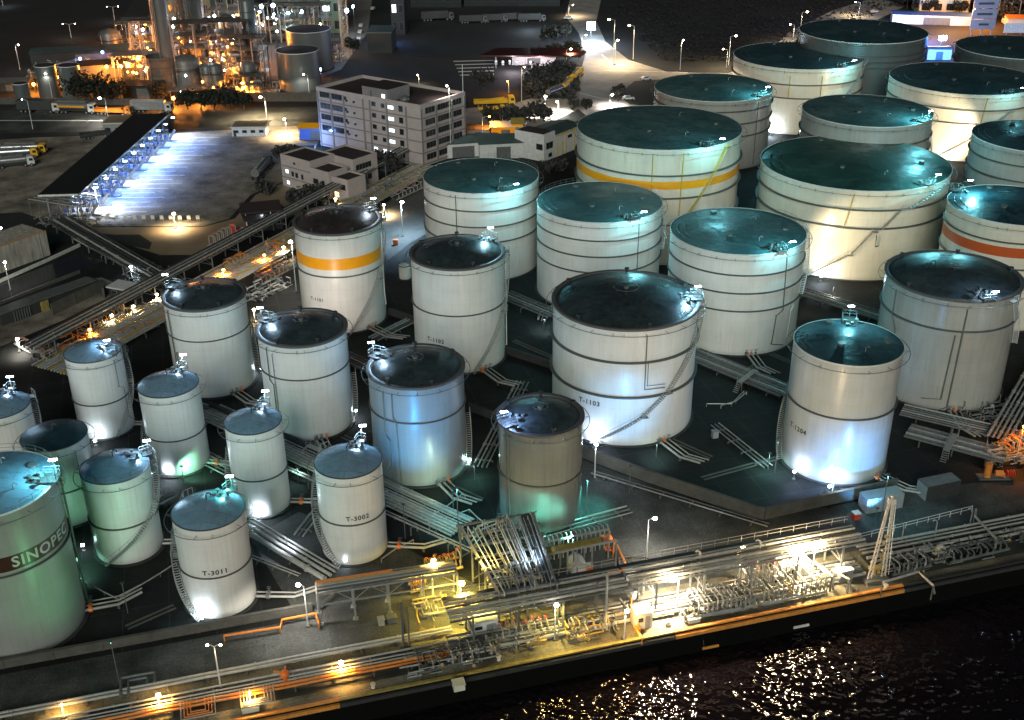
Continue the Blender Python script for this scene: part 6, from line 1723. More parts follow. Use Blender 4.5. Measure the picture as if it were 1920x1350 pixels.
# labels that single each lamp out: by colour, order and height
rr = random.Random(78)
for i in range(46):
    x, y = rr.choice(((rr.uniform(225, 290), rr.uniform(85, 140)), (rr.uniform(330, 460), rr.uniform(40, 175)), (rr.uniform(440, 520), rr.uniform(5, 60)), (rr.uniform(330, 440), rr.uniform(60, 130))))
    z = max(1.5, (185 - y) * .10 + rr.uniform(0, 5)); p = G(x, y, z)
    o_ = rr.random() < .65 and x < 450
    t = thing('work_lamp', ('orange' if o_ else 'white') + (' high up' if z > 9 else ' low down'), 'lamp', (p.x, p.y, 0), 'work lamps of the refinery')
    t['_x'] = x
    b = MB(); b.ball(tuple(p), rr.uniform(.22, .42), 7, 5); b.build('bulb', 'e_SOD' if o_ else 'e_WHITE', t)
    b = MB(); b.bar((p.x, p.y + .3, 0), (p.x, p.y + .3, z + .3), .1); b.bar((p.x, p.y + .3, z + .3), (p.x, p.y, z + .3), .08); b.build('post', 'steel_dark', t)
lamps_ = [o for o in bpy.data.objects if o.name.startswith('work_lamp')]
from collections import defaultdict
byc = defaultdict(list)
for o in lamps_: byc[(o['label'].split()[0], 'high up' in o['label'])].append(o)
ordn = 'first second third fourth fifth sixth seventh eighth ninth tenth eleventh twelfth thirteenth fourteenth fifteenth sixteenth seventeenth eighteenth nineteenth twentieth twenty-first twenty-second twenty-third twenty-fourth twenty-fifth twenty-sixth twenty-seventh twenty-eighth twenty-ninth thirtieth thirty-first thirty-second thirty-third thirty-fourth thirty-fifth thirty-sixth thirty-seventh thirty-eighth thirty-ninth fortieth'.split() + ['last-but-%d' % k for k in range(20)]
for (cn, hi), os_ in byc.items():
    os_.sort(key=lambda o: o['_x'])
    for k, o in enumerate(os_):
        o['label'] = '%s refinery lamp on a %s post, %s from the left among %s such lamps' % (cn, 'tall' if hi else 'short', ordn[k], len(os_))
for o in lamps_: del o['_x']
# ---------------------------------------------------------------- trees
def tree(label, px, h, r, mt='leaf_dark', seed=0, n=900, leaf=.5, palm=False, grp='trees around the depot', name='tree'):
    g = G(*px); t = thing(name, label, 'tree', tuple(g), grp)
    rr = random.Random(seed)
    b = MB()
    top = h * .55
    b.lathe([(.28, 0), (.18, top * .6), (.1, top)], 7, tuple(g))
    tips = []
    for k in range(6):
        a = rr.uniform(0, 2 * PI); s = Vector((g.x, g.y, top * rr.uniform(.55, .95)))
        e = s + Vector((math.cos(a) * r * .55, math.sin(a) * r * .55, h * rr.uniform(.1, .32)))
        b.tube([s, s.lerp(e, .5) + Vector((0, 0, .2)), e], .07, 5); tips.append(e)
    b.build('trunk', 'bark', t)
    b = MB()
    if palm:
        for k in range(16):
            a = 2 * PI * k / 16 + rr.uniform(-.1, .1); up_ = rr.uniform(.2, 1.2)
            prev = Vector((g.x, g.y, h * .8))
            for j in range(1, 6):
                f = j / 5; q = Vector((g.x + math.cos(a) * r * f, g.y + math.sin(a) * r * f, h * .8 + up_ * f * 2 - 2.6 * f * f))
                w_ = .35 * (1 - f * .7); n_ = Vector((-math.sin(a), math.cos(a), 0)) * w_
                b.add([prev - n_, q - n_, q + n_, prev + n_], [(0, 1, 2, 3)]); prev = q
    else:
        cl = [Vector((g.x, g.y, h * .7))] + tips + [Vector((g.x + rr.uniform(-.6, .6) * r, g.y + rr.uniform(-.6, .6) * r, h * rr.uniform(.5, .9))) for _ in range(7)]
        for k in range(n):
            c = rr.choice(cl); rad = r * rr.uniform(.3, .52)
            v = Vector((rr.gauss(0, 1), rr.gauss(0, 1), rr.gauss(0, .8))).normalized() * rad * rr.uniform(.55, 1.05) ** .6
            q = c + v; s = leaf * rr.uniform(.5, 1.2)
            x_ = Vector((rr.gauss(0, 1), rr.gauss(0, 1), rr.gauss(0, 1))).normalized() * s
            y_ = x_.cross(Vector((rr.gauss(0, 1), rr.gauss(0, 1), rr.gauss(0, 1)))).normalized() * s * .7
            b.add([q - x_ - y_, q + x_ - y_, q + x_ + y_, q - x_ + y_], [(0, 1, 2, 3)])
    b.build('crown', mt, t)
    return t
for i, (x, y, h, r, m_, lb) in enumerate((
    (150, 196, 10, 6.5, 'leaf_dark', 'large black tree in front of the twin grey tanks'), (182, 196, 10.5, 7, 'leaf_dark', 'largest black tree in the clump left of the refinery'), (214, 196, 8, 5, 'leaf_dark', 'smaller black tree at the right of that clump'),
    (352, 205, 6, 4, 'leaf_dark', 'black roadside tree below the orange lamps, left'), (378, 206, 6, 4, 'leaf_dark', 'black roadside tree directly under the brightest orange lamp'), (402, 206, 6.5, 4, 'leaf_dark', 'black roadside tree with a bare stem, right of the brightest lamp'), (433, 205, 7, 5, 'leaf_dark', 'wide black roadside tree left of the street lamp'), (458, 205, 5.5, 3.5, 'leaf_dark', 'small black roadside tree beside the street lamp'),
    (500, 186, 7, 3.2, 'leaf_dark', 'black palm-like tree left of the round tank'), (300, 190, 6.5, 3.5, 'leaf_dark', 'black tree at the foot of the base drum'),
    (1158, 190, 6.0, 2.6, 'leaf', 'round grey tree standing alone on the verge'), (856, 215, 5, 3.5, 'leaf', 'dim grey tree behind the right end of the offices'), (925, 232, 5, 3.6, 'leaf', 'grey bushy tree left of the pale hedge'), (950, 232, 5, 3.6, 'leaf', 'grey bushy tree in the middle behind the yellow shed'),
    (975, 232, 5.5, 3.8, 'leaf', 'pale grey tree behind the narrow yellow shed'), (1002, 230, 6, 4.2, 'leaf', 'pale lit tree beside the street lamp'), (1020, 228, 5, 3.6, 'leaf', 'pale lit tree right behind the warehouse roof'), (1075, 207, 3.5, 2, 'leaf', 'small shrub-like tree on the road edge, left'), (1100, 206, 3.5, 2, 'leaf', 'small shrub-like tree on the road edge, right'),
    (562, 300, 4.5, 3, 'leaf', 'dark spiky tree beside the blue shop'), (545, 303, 4.5, 3.2, 'leaf', 'pale tree behind the small office'), (530, 300, 4, 2.8, 'leaf', 'pale low tree near the red tail lights'), (590, 385, 4.5, 4, 'leaf', 'dark bush-like tree in front of the small office'), (560, 384, 4.0, 3.5, 'leaf', 'dark bush-like tree at the corner of the small office'),
    (720, 325, 6, 4, 'leaf', 'dim tree between the two offices'), (735, 330, 5.5, 3.6, 'leaf', 'dim tree below the lit ground-floor windows'), (705, 320, 5, 3.5, 'leaf', 'dim tree behind the terrace of the small office'), (1030, 325, 3, 2.6, 'leaf', 'low dark shrub tree by the warehouse wall, left'), (1048, 320, 3, 2.6, 'leaf', 'low dark shrub tree by the warehouse wall, right'),
    (1010, 118, 5.5, 4, 'leaf_dark', 'black tree above the filling station, left'), (1040, 112, 5.5, 4, 'leaf_dark', 'black tree above the filling station, middle'), (1070, 108, 6, 4.2, 'leaf_dark', 'black tree beside the blazing road light'), (1030, 78, 5.5, 4, 'leaf_dark', 'black tree far up beside the road, left'), (1056, 72, 5.5, 4, 'leaf_dark', 'black tree far up beside the road, right'),
    (905, 165, 6, 5, 'leaf', 'dim purple-grey tree in the dark lot, left'), (1000, 178, 5, 5, 'leaf', 'grey scrubby tree behind the street lamp, left'), (1030, 168, 5, 5, 'leaf', 'grey scrubby tree behind the yellow tankers'), (1012, 150, 5, 5, 'leaf', 'grey scrubby tree below the filling station'), (1045, 140, 5, 4.5, 'leaf', 'grey scrubby tree right below the red canopy'),
    (1725, 24, 7, 4, 'leaf_dark', 'dark tree in front of the cream orange-lit building, left'), (1742, 26, 6, 3.5, 'leaf_dark', 'dark tree in front of the cream orange-lit building, middle'), (1798, 30, 7, 3.5, 'leaf_dark', 'dark tree left of the blue billboard'), (1888, 42, 7, 4, 'leaf_dark', 'dark tree right of the blue billboard'), (1700, 16, 8, 5, 'leaf_dark', 'dark tree left of the cream orange-lit building'),
    (500, 365, 3.5, 3, 'leaf', 'dark shrub tree beside the parked tanker'), (640, 40, 6, 4, 'leaf_dark', 'dark tree in the refinery lane'), (662, 100, 6, 3.5, 'leaf_dark', 'dark tree edging the refinery lane'))):
    tree(lb, (x, y), h, r, m_, i, 700 if m_ == 'leaf_dark' else 480, .45, palm=(i in (8, 19)))
b = MB(); rr = random.Random(3)
for k in range(2600):
    x = rr.uniform(985, 1085); y = rr.uniform(128, 186)
    g = G(x, y); q = Vector((g.x, g.y, rr.uniform(.2, 2.0))); s = rr.uniform(.4, 1.0)
    x_ = Vector((rr.gauss(0, 1), rr.gauss(0, 1), rr.gauss(0, 1))).normalized() * s; y_ = x_.orthogonal().normalized() * s * .6
    if rr.random() < .5 + .5 * math.sin(g.x * .3) * math.sin(g.y * .2): b.add([q - x_ - y_, q + x_ - y_, q + x_ + y_, q - x_ + y_], [(0, 1, 2, 3)])
o = struct('undergrowth', b, 'leaf', kind='stuff')
b = MB()
for k in range(5000):
    x = rr.uniform(1150, 1700); y = rr.uniform(-20, 118)
    g = G(x, y)
    q = Vector((g.x, g.y, rr.uniform(.1, 1.3))); s = rr.uniform(.2, .7)
    x_ = Vector((rr.gauss(0, 1), rr.gauss(0, 1), rr.gauss(0, .5))).normalized() * s; y_ = x_.orthogonal().normalized() * s * .6
    if y < 118 - (x < 1250) * (1250 - x) * .8 and y < 118 - max(0, x - 1480) * .55: b.add([q - x_ - y_, q + x_ - y_, q + x_ + y_, q - x_ + y_], [(0, 1, 2, 3)])
M['scrub'] = mat('scrub', (.007, .0055, .0055), rough=.9, var=.5, scale=.05)
o = struct('scrubland', b, 'scrub', kind='stuff')
# ---------------------------------------------------------------- street lamps
M['e_DOCK'] = emat('glow_dock', (1.0, .74, .42), 380)
M['e_YEL'] = emat('glow_yellow', (1.0, .66, .16), 60)
def slamp(base, h, arm, c, P, label, r=.28, bulb=.3, grp='street lamps on tall poles', em=None, off=False):
    g = G(*base); t = thing('street_lamp', label, 'street lamp', tuple(g), grp)
    b = MB(); b.lathe([(.12, 0), (.07, h)], 8, tuple(g)); b.build('pole', 'rail_white', t)
    b = MB(); b.box((g.x, g.y, .12), (.6, .6, .24)); b.build('footing', 'concrete', t)
    heads = arm if isinstance(arm, tuple) else (arm,)
    for a in heads:
        e = Vector((g.x + a, g.y, h + .25))
        b = MB(); b.tube([(g.x, g.y, h - .05), (g.x + a * .5, g.y, h + .25), e], .05, 5); ar = b.build('arm', 'rail_white', t)
        b = MB(); b.ball((e.x, e.y, e.z - .02), bulb, 8, 5, .7); b.build('lamp_head', em or ('e_SOD' if c == SOD else 'e_WARM' if c == WARM else 'e_WHITE' if c in (WHITE, COOL) else 'e_NEUT'), ar)
        if P: light(e - Vector((0, 0, bulb + .35)), P * SLK / len(heads), c, r, 'SPOT', t, target=e - Vector((0, 0, 50)), size=R_(155), blend=.5)
    return t
L_ = [((1150, 122), 17, -2.2, WARM, 5200, 'warm street lamp on a tall pole where the road bends down'), ((1187, 112), 13, -2, WARM, 5200, 'warm street lamp by the dark scrub, second along the bend'), ((1153, 121), 9, .8, WARM, 8000, 'short warm street lamp on the traffic island'),
      ((1066, 31), 5, 2, WARM, 3000, 'yellowish street lamp at the top of the road'), ((1062, 128), 7, 1.6, WARM, 8000, 'warm street lamp right of the red canopy'), ((1091, 90), 5, 1.6, WARM, 3200, 'warm street lamp beside the blazing road light'), ((1275, 132), 11, .6, WARM, 3400, 'white-topped street lamp alone beside the scrub'),
      ((1366, 123), 11, 2, WARM, 5200, 'warm street lamp behind the rear cream tank, higher of a pair'), ((1362, 128), 7, -1.8, WARM, 2800, 'warm street lamp behind the rear cream tank, lower of a pair'), ((978, 193), 12, 1.0, WARM, 1200, 'pale street lamp left of the grey scrub'), ((1022, 222), 7, 0.1, NEUT, 14000, 'bright white street lamp above the warehouse'),
      ((1047, 212), 3.6, -.4, NEUT, 6000, 'low white lamp right of the bright street lamp'), ((1143, 200), 3.8, .8, NEUT, 6000, 'low white lamp left of the round verge tree'), ((1610, 30), 6, -2.2, WARM, 3400, 'warm street lamp on the far upper right road'), ((1498, 84), 13, 2, WARM, 4200, 'warm street lamp beside the rearmost dark-roofed tank'),
      ((1486, 84), 8, -1.8, WARM, 2400, 'shorter warm lamp left of the one by the rearmost tank'), ((846, 296), 21, -.6, NEUT, 2600, 'slim lamp in front of the right face of the offices'), ((786, 160), 3.5, -.4, WARM, 1100, 'small warm lamp above the office roof'), ((905, 262), 7, 2.2, SOD, 3800, 'yellow lamp above the yellow-lit shed'), ((954, 175), 4, -.4, SOD, 800, 'tiny yellow lamp in the dark lot'),
      ((580, 178), 7, -1.4, NEUT, 1600, 'white street lamp in front of the round black-roofed tank'), ((501, 226), 7.5, -1.4, WARM, 20000, 'warm street lamp by the guard house'), ((538, 254), 5, -.4, WARM, 9000, 'warm lamp over the lit yard corner'), ((204, 228), 7.5, -1.7, NEUT, 4200, 'white street lamp in front of the orange flatbed'),
      ((215, 38), 6, (-2.6, 2.6), NEUT, 300, 'twin-headed street lamp, farther one at top left'), ((134, 72), 6, (-2.6, 2.6), NEUT, 300, 'twin-headed street lamp, nearer one at top left'), ((38, 132), 9.5, 1.2, NEUT, 500, 'white street lamp at the left beyond the highway'), ((6, 12), 5, .5, WHITE, 400, 'white lamp in the top left corner'),
      ((62, 243), 9.5, -1.6, WHITE, 0, 'tall white hook-topped pole above the tanker group'), ((99, 148 + 40), 9, -.8, NEUT, 700, 'slim lamp in front of the twin grey tanks'),
      ((329, 428), 3.6, .1, WARM, 5000, 'glaring lamp in the row of small lane boards'), ((186, 395), 6, -.2, WARM, 1200, 'warm lamp at the near end of the blue-lit bays'), ((755, 443), 8.5, .3, COOL, 9000, 'glaring bluish mast lamp between the orange-banded and a teal-roofed tank'), ((556, 548), 11.5, -.2, NEUT, 5500, 'glaring lamp against the left side of the orange-banded tank'),
      ((1212, 1046), 6.6, .9, NEUT, 2300, 'sparkling lamp on the paved court right of the orange monitor'), ((578, 1174), 6.6, -.7, NEUT, 2300, 'sparkling lamp at the left end of the grey gantry'), ((414, 1290), 6.6, (-.8, .8), WARM, 420, 'dim twin-headed lamp on the dock road'), ((1268, 1150), 5.6, -.8, (1.0, .84, .6), 4200, 'blazing lamp over the quay pipe rack'), ((1497, 1096), 6.0, -.3, (1.0, .78, .4), 4800, 'brightest dock lamp, above the dense cream manifold'), ((1520, 1090), 6.0, .2, (1.0, .8, .5), 2600, 'second bright lamp right beside the brightest dock lamp'),
      ((865, 1170), 6.5, .2, (1.0, .72, .12), 5200, 'yellow lamp beneath the pipe bridge'), ((812, 1120), 6.0, .3, (1.0, .72, .12), 3800, 'yellow lamp left of the pipe bridge, over the yellow valves'), ((1115, 898), 6.2, .1, WHITE, 500, 'slim white pole lamp under the tank lettered T-1103'), ((1561, 925), 4.2, .3, WHITE, 1200, 'slim white pole lamp at the foot of the tank lettered T-1204'),
      ((1385, 1085), 5.0, .2, WARM, 1400, 'small warm lamp in the middle of the quay manifold'), ((1040, 1200), 5.5, .2, (1.0, .75, .2), 1800, 'yellowish lamp over the quay left of the cabin'), ((1170, 1200), 4.5, .2, (1.0, .6, .2), 1600, 'amber lamp at the quay edge by the cabin'), ((1905, 862), 6, .2, SOD, 1400, 'sodium lamp at the right edge above the orange pump'),
      ((300, 1330), 2.0, .1, (1.0, .5, .1), 2600, 'added amber lamp over the U-shaped pipes'), ((640, 1268), 2.0, .1, (1.0, .5, .1), 2400, 'added weak amber lamp right of the orange fire monitor'), ((470, 1322), 1.8, .1, (1.0, .5, .12), 1300, 'added low amber lamp by the slab at the quay edge'), ((120, 1345), 1.8, .1, (1.0, .55, .15), 900, 'added low amber lamp in the lower left corner'),  # low lamps added to give the quay apron its amber light
      ((20, 545), 6.5, .1, NEUT, 800, 'white lamp against the weathered basin wall'), ((10, 470), 5.5, .1, TEAL, 700, 'teal lamp behind the basin wall at the left edge')]
for a in L_:
    dock_ = 'blazing lamp over the quay' in a[5] or 'brightest dock lamp,' in a[5] or 'right beside the brightest' in a[5]
    yel = a[5].startswith('yellow lamp b') or a[5].startswith('yellow lamp left')
    slamp(a[0], a[1], a[2], a[3], a[4] * (1.6 if dock_ or yel else 1), a[5], bulb=.62 if dock_ else .14 if a[1] < 2.5 and a[4] < 1600 else .45 if a[4] > 4000 else .18 if a[4] < 500 else .32, em='e_DOCK' if dock_ else 'e_YEL' if yel else None)
# lamps on the long pipe track
for i, (x, y, c, P, lb) in enumerate(((172, 632, SOD, 2600, 'orange lamp low on the pipe track, nearest the left edge'), (213, 605, WARM, 2200, 'warm lamp on the pipe track left of the domed tank'), (253, 588, WARM, 2400, 'warm lamp on the pipe track, third from the left edge'), (297, 565, WARM, 1800, 'warm lamp on the pipe track right against the left-end domed tank'),
        (421, 518, SOD, 3600, 'orange lamp on the pipe track behind the left-end domed tank'), (497, 490, SOD, 3000, 'orange-white lamp on the pipe track, left of the banded tank'), (533, 475, WARM, 1600, 'warm lamp on the pipe track nearest the banded tank'), (720, 394, WARM, 2400, 'warm lamp on the pipe track behind the brown dome'), (248, 512, WHITE, 900, 'white lamp over the valves in the dark corner'), (37, 650, NEUT, 1000, 'white lamp over the low valves at the left edge'), (478, 594, WARM, 900, 'warm lamp beside the second domed tank'), (630, 382, WARM, 1400, 'warm lamp below the small office front'))):
    slamp((x, y + 10), 2.6, .1, c, P * 2, lb, r=.2, bulb=.34, grp='lamps of the pipe track')
light(G(1108, 62, 5), 26000, (.75, .85, 1), .8)
t = thing('light_mast', 'blazing blue-white floodlight mast on the far road', 'light mast', tuple(G(1108, 72)))
g = G(1108, 72); b = MB(); b.bar((g.x, g.y + .6, 0), (g.x, g.y + .6, 7), .3); b.build('pole', 'steel', t); b = MB(); b.box((g.x, g.y, 5.2), (3.4, .5, 3.2)); b.build('lamp_panel', 'e_COOL', t)
g = G(1764, 95); t = thing('light_mast', 'blazing blue-white floodlight between the rearmost tanks', 'light mast', tuple(g)); b = MB(); b.bar((g.x, g.y + .6, 0), (g.x, g.y + .6, 6), .3); b.build('pole', 'steel', t); b = MB(); b.box((g.x, g.y, 5), (3.0, .5, 1.8)); b.build('lamp_panel', 'e_COOL', t)
light(G(1764, 97, 5) + Vector((0, -3, 0)), 36000, (.05, .25, 1), .8)
light(G(1690, 36, 6) + Vector((0, -6, 0)), 18000, (.08, .28, 1), .8); light(G(1735, 44, 6) + Vector((0, -6, 0)), 18000, (.05, .2, 1), .8); light(G(1660, 30, 5) + Vector((0, -3, 0)), 20000, (.3, .5, 1), .8)
light(G(1790, 18, 9), 24000, (1, .5, .16), .8); light(G(1740, 25, 9) + Vector((0, -5, 0)), 20000, (1, .5, .16), .8); light(G(1850, 10, 9), 30000, SOD, .8); light(G(1845, 62, 8) + Vector((0, -14, 0)), 30000, (.06, .25, 1), .8)
light(G(1010, 115, 3.4) + Vector((0, -2, 0)), 6000, (1, .85, .95), .8); light(G(960, 118, 3.4), 3000, (1, .85, .95), .8)
light(G(738, 62, 4), 1200, BLUE, .5); light(G(995, 30, 6), 4000, WHITE, .5); light(G(575, 262, 3), 3500, (.2, .4, 1.0), .4)
light(G(1850, 40, 20), 100, BLUE, .5)
# floodlights at the tank feet
flood(378, 1158, 1.0, 420, WHITE, 'floodlight blazing on the wall of the tank lettered T-3011')
flood(648, 1050, 1.0, 460, WHITE, 'floodlight blazing on the wall of the tank lettered T-3002')
flood(486, 966, 1.0, 460, WHITE, 'floodlight blazing on the slim tank left of the pipe corridor')
flood(315, 886, 1.0, 460, WHITE, 'floodlight blazing on the small shiny blue-roofed tank')
flood(1113, 826, 1.4, 620, (.6, .72, 1), 'floodlight blazing on the tank lettered T-1103')
flood(1490, 884, 1.4, 420, (.5, .65, 1), 'floodlight at the left foot of the tank lettered T-1204')
flood(1556, 912, 1.2, 700, (.15, .4, 1), 'floodlight at the front foot of the tank lettered T-1204')
flood(1540, 518, 1.2, 900, WHITE, 'floodlight blazing on the dark green-roofed giant')
flood(1445, 246, 1.2, 1800, WHITE, 'floodlight blazing on the rear cream tank')
flood(1772, 300, 1.2, 900, WHITE, 'floodlight at the foot of the rippled blue-roofed tank')
flood(178, 826, 1.0, 240, WHITE, 'floodlight between the dull-roofed small tank and the black-roofed one')
flood(155, 1022, 1.0, 50, (.4, 1, .75), 'greenish floodlight left of the pale blue-roofed tank')
flood(668, 770, 1.0, 160, WHITE, 'floodlight right of the second domed tank')
flood(880, 862, 1.0, 130, (.5, 1, .8), 'floodlight right of the blue-lit tank')
flood(490, 690, 1.0, 160, WHITE, 'floodlight between the first two domed tanks')
wash_late = 1
# coloured washes from added lights on poles, put in to tint walls and ground
def wash(frm, to, P, c, size, label, h=7.0):
    p = G(frm[0], frm[1], 0); t = thing('added_wash_light', label, 'floodlight', tuple(p), 'added tinting lights on poles')
    b = MB(); b.cyl(tuple(p), .07, h, 6); b.build('pole', 'steel_mid', t)
    b = MB(); b.box((p.x, p.y, h + .1), (.5, .35, .16)); b.build('lamp_head', 'steel_dark', t)
    q = G(*to); light((p.x, p.y, h - .3), P * WK, c, .25, 'SPOT', t, target=q, size=R_(size), blend=.7)
wash((225, 1285), (20, 930, 17), 900, (.2, .95, .38), 100, 'added green-tinted light on the dock road facing the band-lettered tank')
wash((240, 1150), (190, 930, 9), 320, (.35, 1, .62), 80, 'added green-tinted light in front of the pale blue-roofed tank', 5)
wash((345, 905), (380, 880, 0), 420, (.3, 1, .6), 130, 'added green-tinted light over the dark green pocket', 3)
wash((760, 1010), (790, 735, 13), 4200, (.06, .40, .9), 70, 'added blue-tinted light facing the centre tank', 6)
wash((1075, 1075), (1010, 970, 3), 5000, (.25, 1, .75), 55, 'added teal-tinted light facing the glossy grey tank', 6)
wash((1100, 960), (1090, 960, 0), 900, (.1, .9, .8), 110, 'added teal-tinted light over the court left of the sparkling lamp', 6)
wash((860, 1010), (880, 985, 0), 1200, (.15, .8, .9), 110, 'added teal-tinted light above the head of the pipe bridge', 9)
wash((1450, 905), (1400, 900, 0), 350, (.2, .9, .7), 120, 'added teal-tinted light over the dark ground below T-1204', 8)
wash((1180, 925), (1170, 740, 8), 2600, (.15, .5, 1), 60, 'added blue-tinted light facing the tank lettered T-1103', 5)
wash((1650, 985), (1680, 960, 0), 500, (.2, .75, .9), 120, 'added teal-tinted light on the court by the containers', 9)
wash((500, 690), (560, 640, 9), 1800, (.3, .9, .65), 80, 'added green-tinted light facing the first two domed tanks', 6)
wash((1560, 760), (1570, 640, 12), 1200, (1.0, .85, .6), 70, 'added warm light facing the rear of the tank lettered T-1204', 6)
wash((1490, 560), (1620, 460, 8), 4500, (1.0, .85, .55), 90, 'added warm light facing the dark green-roofed giant', 8)
wash((1330, 420), (1240, 380, 8), 4000, (1.0, .9, .7), 90, 'added warm light facing the yellow-banded giant', 8)
wash((1840, 330), (1760, 250, 8), 9000, (1.0, .8, .5), 90, 'added warm light facing the rippled blue-roofed tank', 8)

wash((1640, 985), (1590, 840, 5), 3600, (.12, .42, 1), 75, 'added blue-tinted light facing the lower wall of the tank lettered T-1204', 3)

wash((1290, 230), (1450, 190, 6), 9000, (1.0, .86, .6), 80, 'added warm light facing the rear cream tank', 8)
wash((900, 1140), (930, 1040, 5), 1500, (1.0, .72, .15), 110, 'added yellow light beside the pipe bridge', 8)
wash((1000, 1130), (980, 1050, 5), 900, (.55, .75, 1), 110, 'added cool light above the pipe bridge', 9)
wash((182, 1045), (150, 900, 5), 400, (.25, 1, .5), 60, 'added green-tinted light facing the black-roofed small tank', 6)

wash((590, 700), (640, 520, 10), 1800, (1.0, .8, .68), 70, 'added warm light facing the orange-banded tank', 7)

for (x, y, P_, c_, lb) in ((540, 1035, 500, (.75, .85, 1), 'added low light on the paving left of the tank lettered T-3002'), (560, 905, 260, (.5, .9, .8), 'added low light by the corridor pipes'), (150, 1075, 420, (.35, .95, .7), 'added low light between the band-lettered tank and its neighbour'), (430, 1010, 260, (.7, .9, 1), 'added low light right of the tank lettered T-3011'),
        (890, 900, 260, (.3, .9, .7), 'added low light on the dark floor right of the blue-lit tank'), (1230, 860, 300, (.5, .85, .8), 'added low light in front of the tank lettered T-1103'), (1440, 880, 420, (.4, .9, .85), 'added low light left of the tank lettered T-1204'), (1560, 560, 700, (.9, .9, .8), 'added low light below the dark green-roofed giant'), (1020, 620, 300, (.6, .85, .9), 'added low light left of the broad ringed tank')):
    wash((x, y), (x, y - 2), P_ / WK * 2.2, c_, 150, lb, 3.0)  # downlights added to brighten the floor between the tanks

wash((850, 955), (800, 905, 3), 600, (.75, 1, .6), 110, 'added pale light at the foot of the blue-lit tank', 3)
# ---------------------------------------------------------------- outlet lines from each tank, drains, small plant
def outlet(key, phi, ln, label, bend=30, n=2):
    o = T[key][0]; P = T[key][1]
    R = (o.children[0].data.vertices[0].co.xy).length
    a0 = P(phi, R, .7); a1 = P(phi, R + ln, .7)
    d = (a1 - a0).normalized(); nn = Vector((-d.y, d.x, 0))
    t = thing('outlet_line', label, 'pipes', (a0.x, a0.y, 0), 'outlet lines at the tank feet')
    for k in range(n):
        off = nn * (k * .9 - .45 * (n - 1)); r = (.2, .13, .1)[k % 3]
        e = a1 + off; e2 = e + (d * math.cos(R_(bend)) + nn * math.sin(R_(bend))) * 3.5
        b = MB(); b.tube([a0 + off - d * .3, a0 + off + d * .8, e, e2], r, 7); b.build('pipe_run', 'pipe', t, 50)
        v = a0 + off + d * 1.4
        b = MB(); b.hcyl(v - d * .25, v + d * .25, r * 1.9, 8); b.bar(v, v + Vector((0, 0, .75)), .09)
        b.tube([v + Vector((.28 * math.cos(a), .28 * math.sin(a), .75)) for a in [i * PI / 4 for i in range(8)]], .04, 4, True); b.build('valve', 'orange' if (k + int(phi)) % 3 == 0 else 'steel_mid', t)
        b = MB(); b.box((e.x, e.y, .28), (.35, .35, .55)); b.build('plinth', 'concrete', t)
for key, phi, ln, lb, n in (
    ('T3011', 70, 5, 'outlet pipes with valves right of the foot of the tank lettered T-3011', 2), ('T3002', 75, 5, 'outlet pipes with valves right of the foot of the tank lettered T-3002', 2),
    ('A24', 72, 5, 'outlet pipes right of the foot of the slimmest blue-roofed tank', 2), ('A25', 60, 5, 'outlet pipes right of the foot of the shiny blue-roofed tank', 2), ('A26', 68, 5, 'outlet pipes right of the foot of the small dull-roofed tank', 2),
    ('A29', 70, 5, 'outlet pipes right of the foot of the pale blue-roofed tank with a stair', 2), ('sinopec', 78, 5, 'outlet pipes at the foot of the band-lettered tank', 3), ('A19', 25, 6, 'outlet pipes in front of the left-end domed tank', 3),
    ('A20', 10, 6, 'outlet pipes in front of the second domed tank', 3), ('A21', 25, 6, 'outlet pipes in front of the blue-lit tank', 3), ('A22', -55, 5, 'outlet pipes at the left foot of the glossy grey tank', 3),
    ('T1103', 35, 7, 'outlet pipes right of the foot of the tank lettered T-1103', 3), ('T1103', -60, 6, 'outlet pipes left of the foot of the tank lettered T-1103', 2), ('T1204', 60, 6, 'outlet pipes right of the foot of the tank lettered T-1204', 3),
    ('T1102', 30, 7, 'outlet pipes in front of the tank lettered T-1102', 3), ('T1101', 35, 7, 'outlet pipes right of the foot of the orange-banded tank', 3), ('A8', 20, 7, 'outlet pipes in front of the large grey domed tank', 3),
    ('A5', 20, 7, 'outlet pipes in front of the rightmost three-ringed teal tank', 3), ('A4', -35, 7, 'outlet pipes in front of the middle three-ringed teal tank', 3), ('A9', -30, 7, 'outlet pipes at the front of the dark green-roofed giant', 3)):
    outlet(key, phi, ln, lb, n=n)
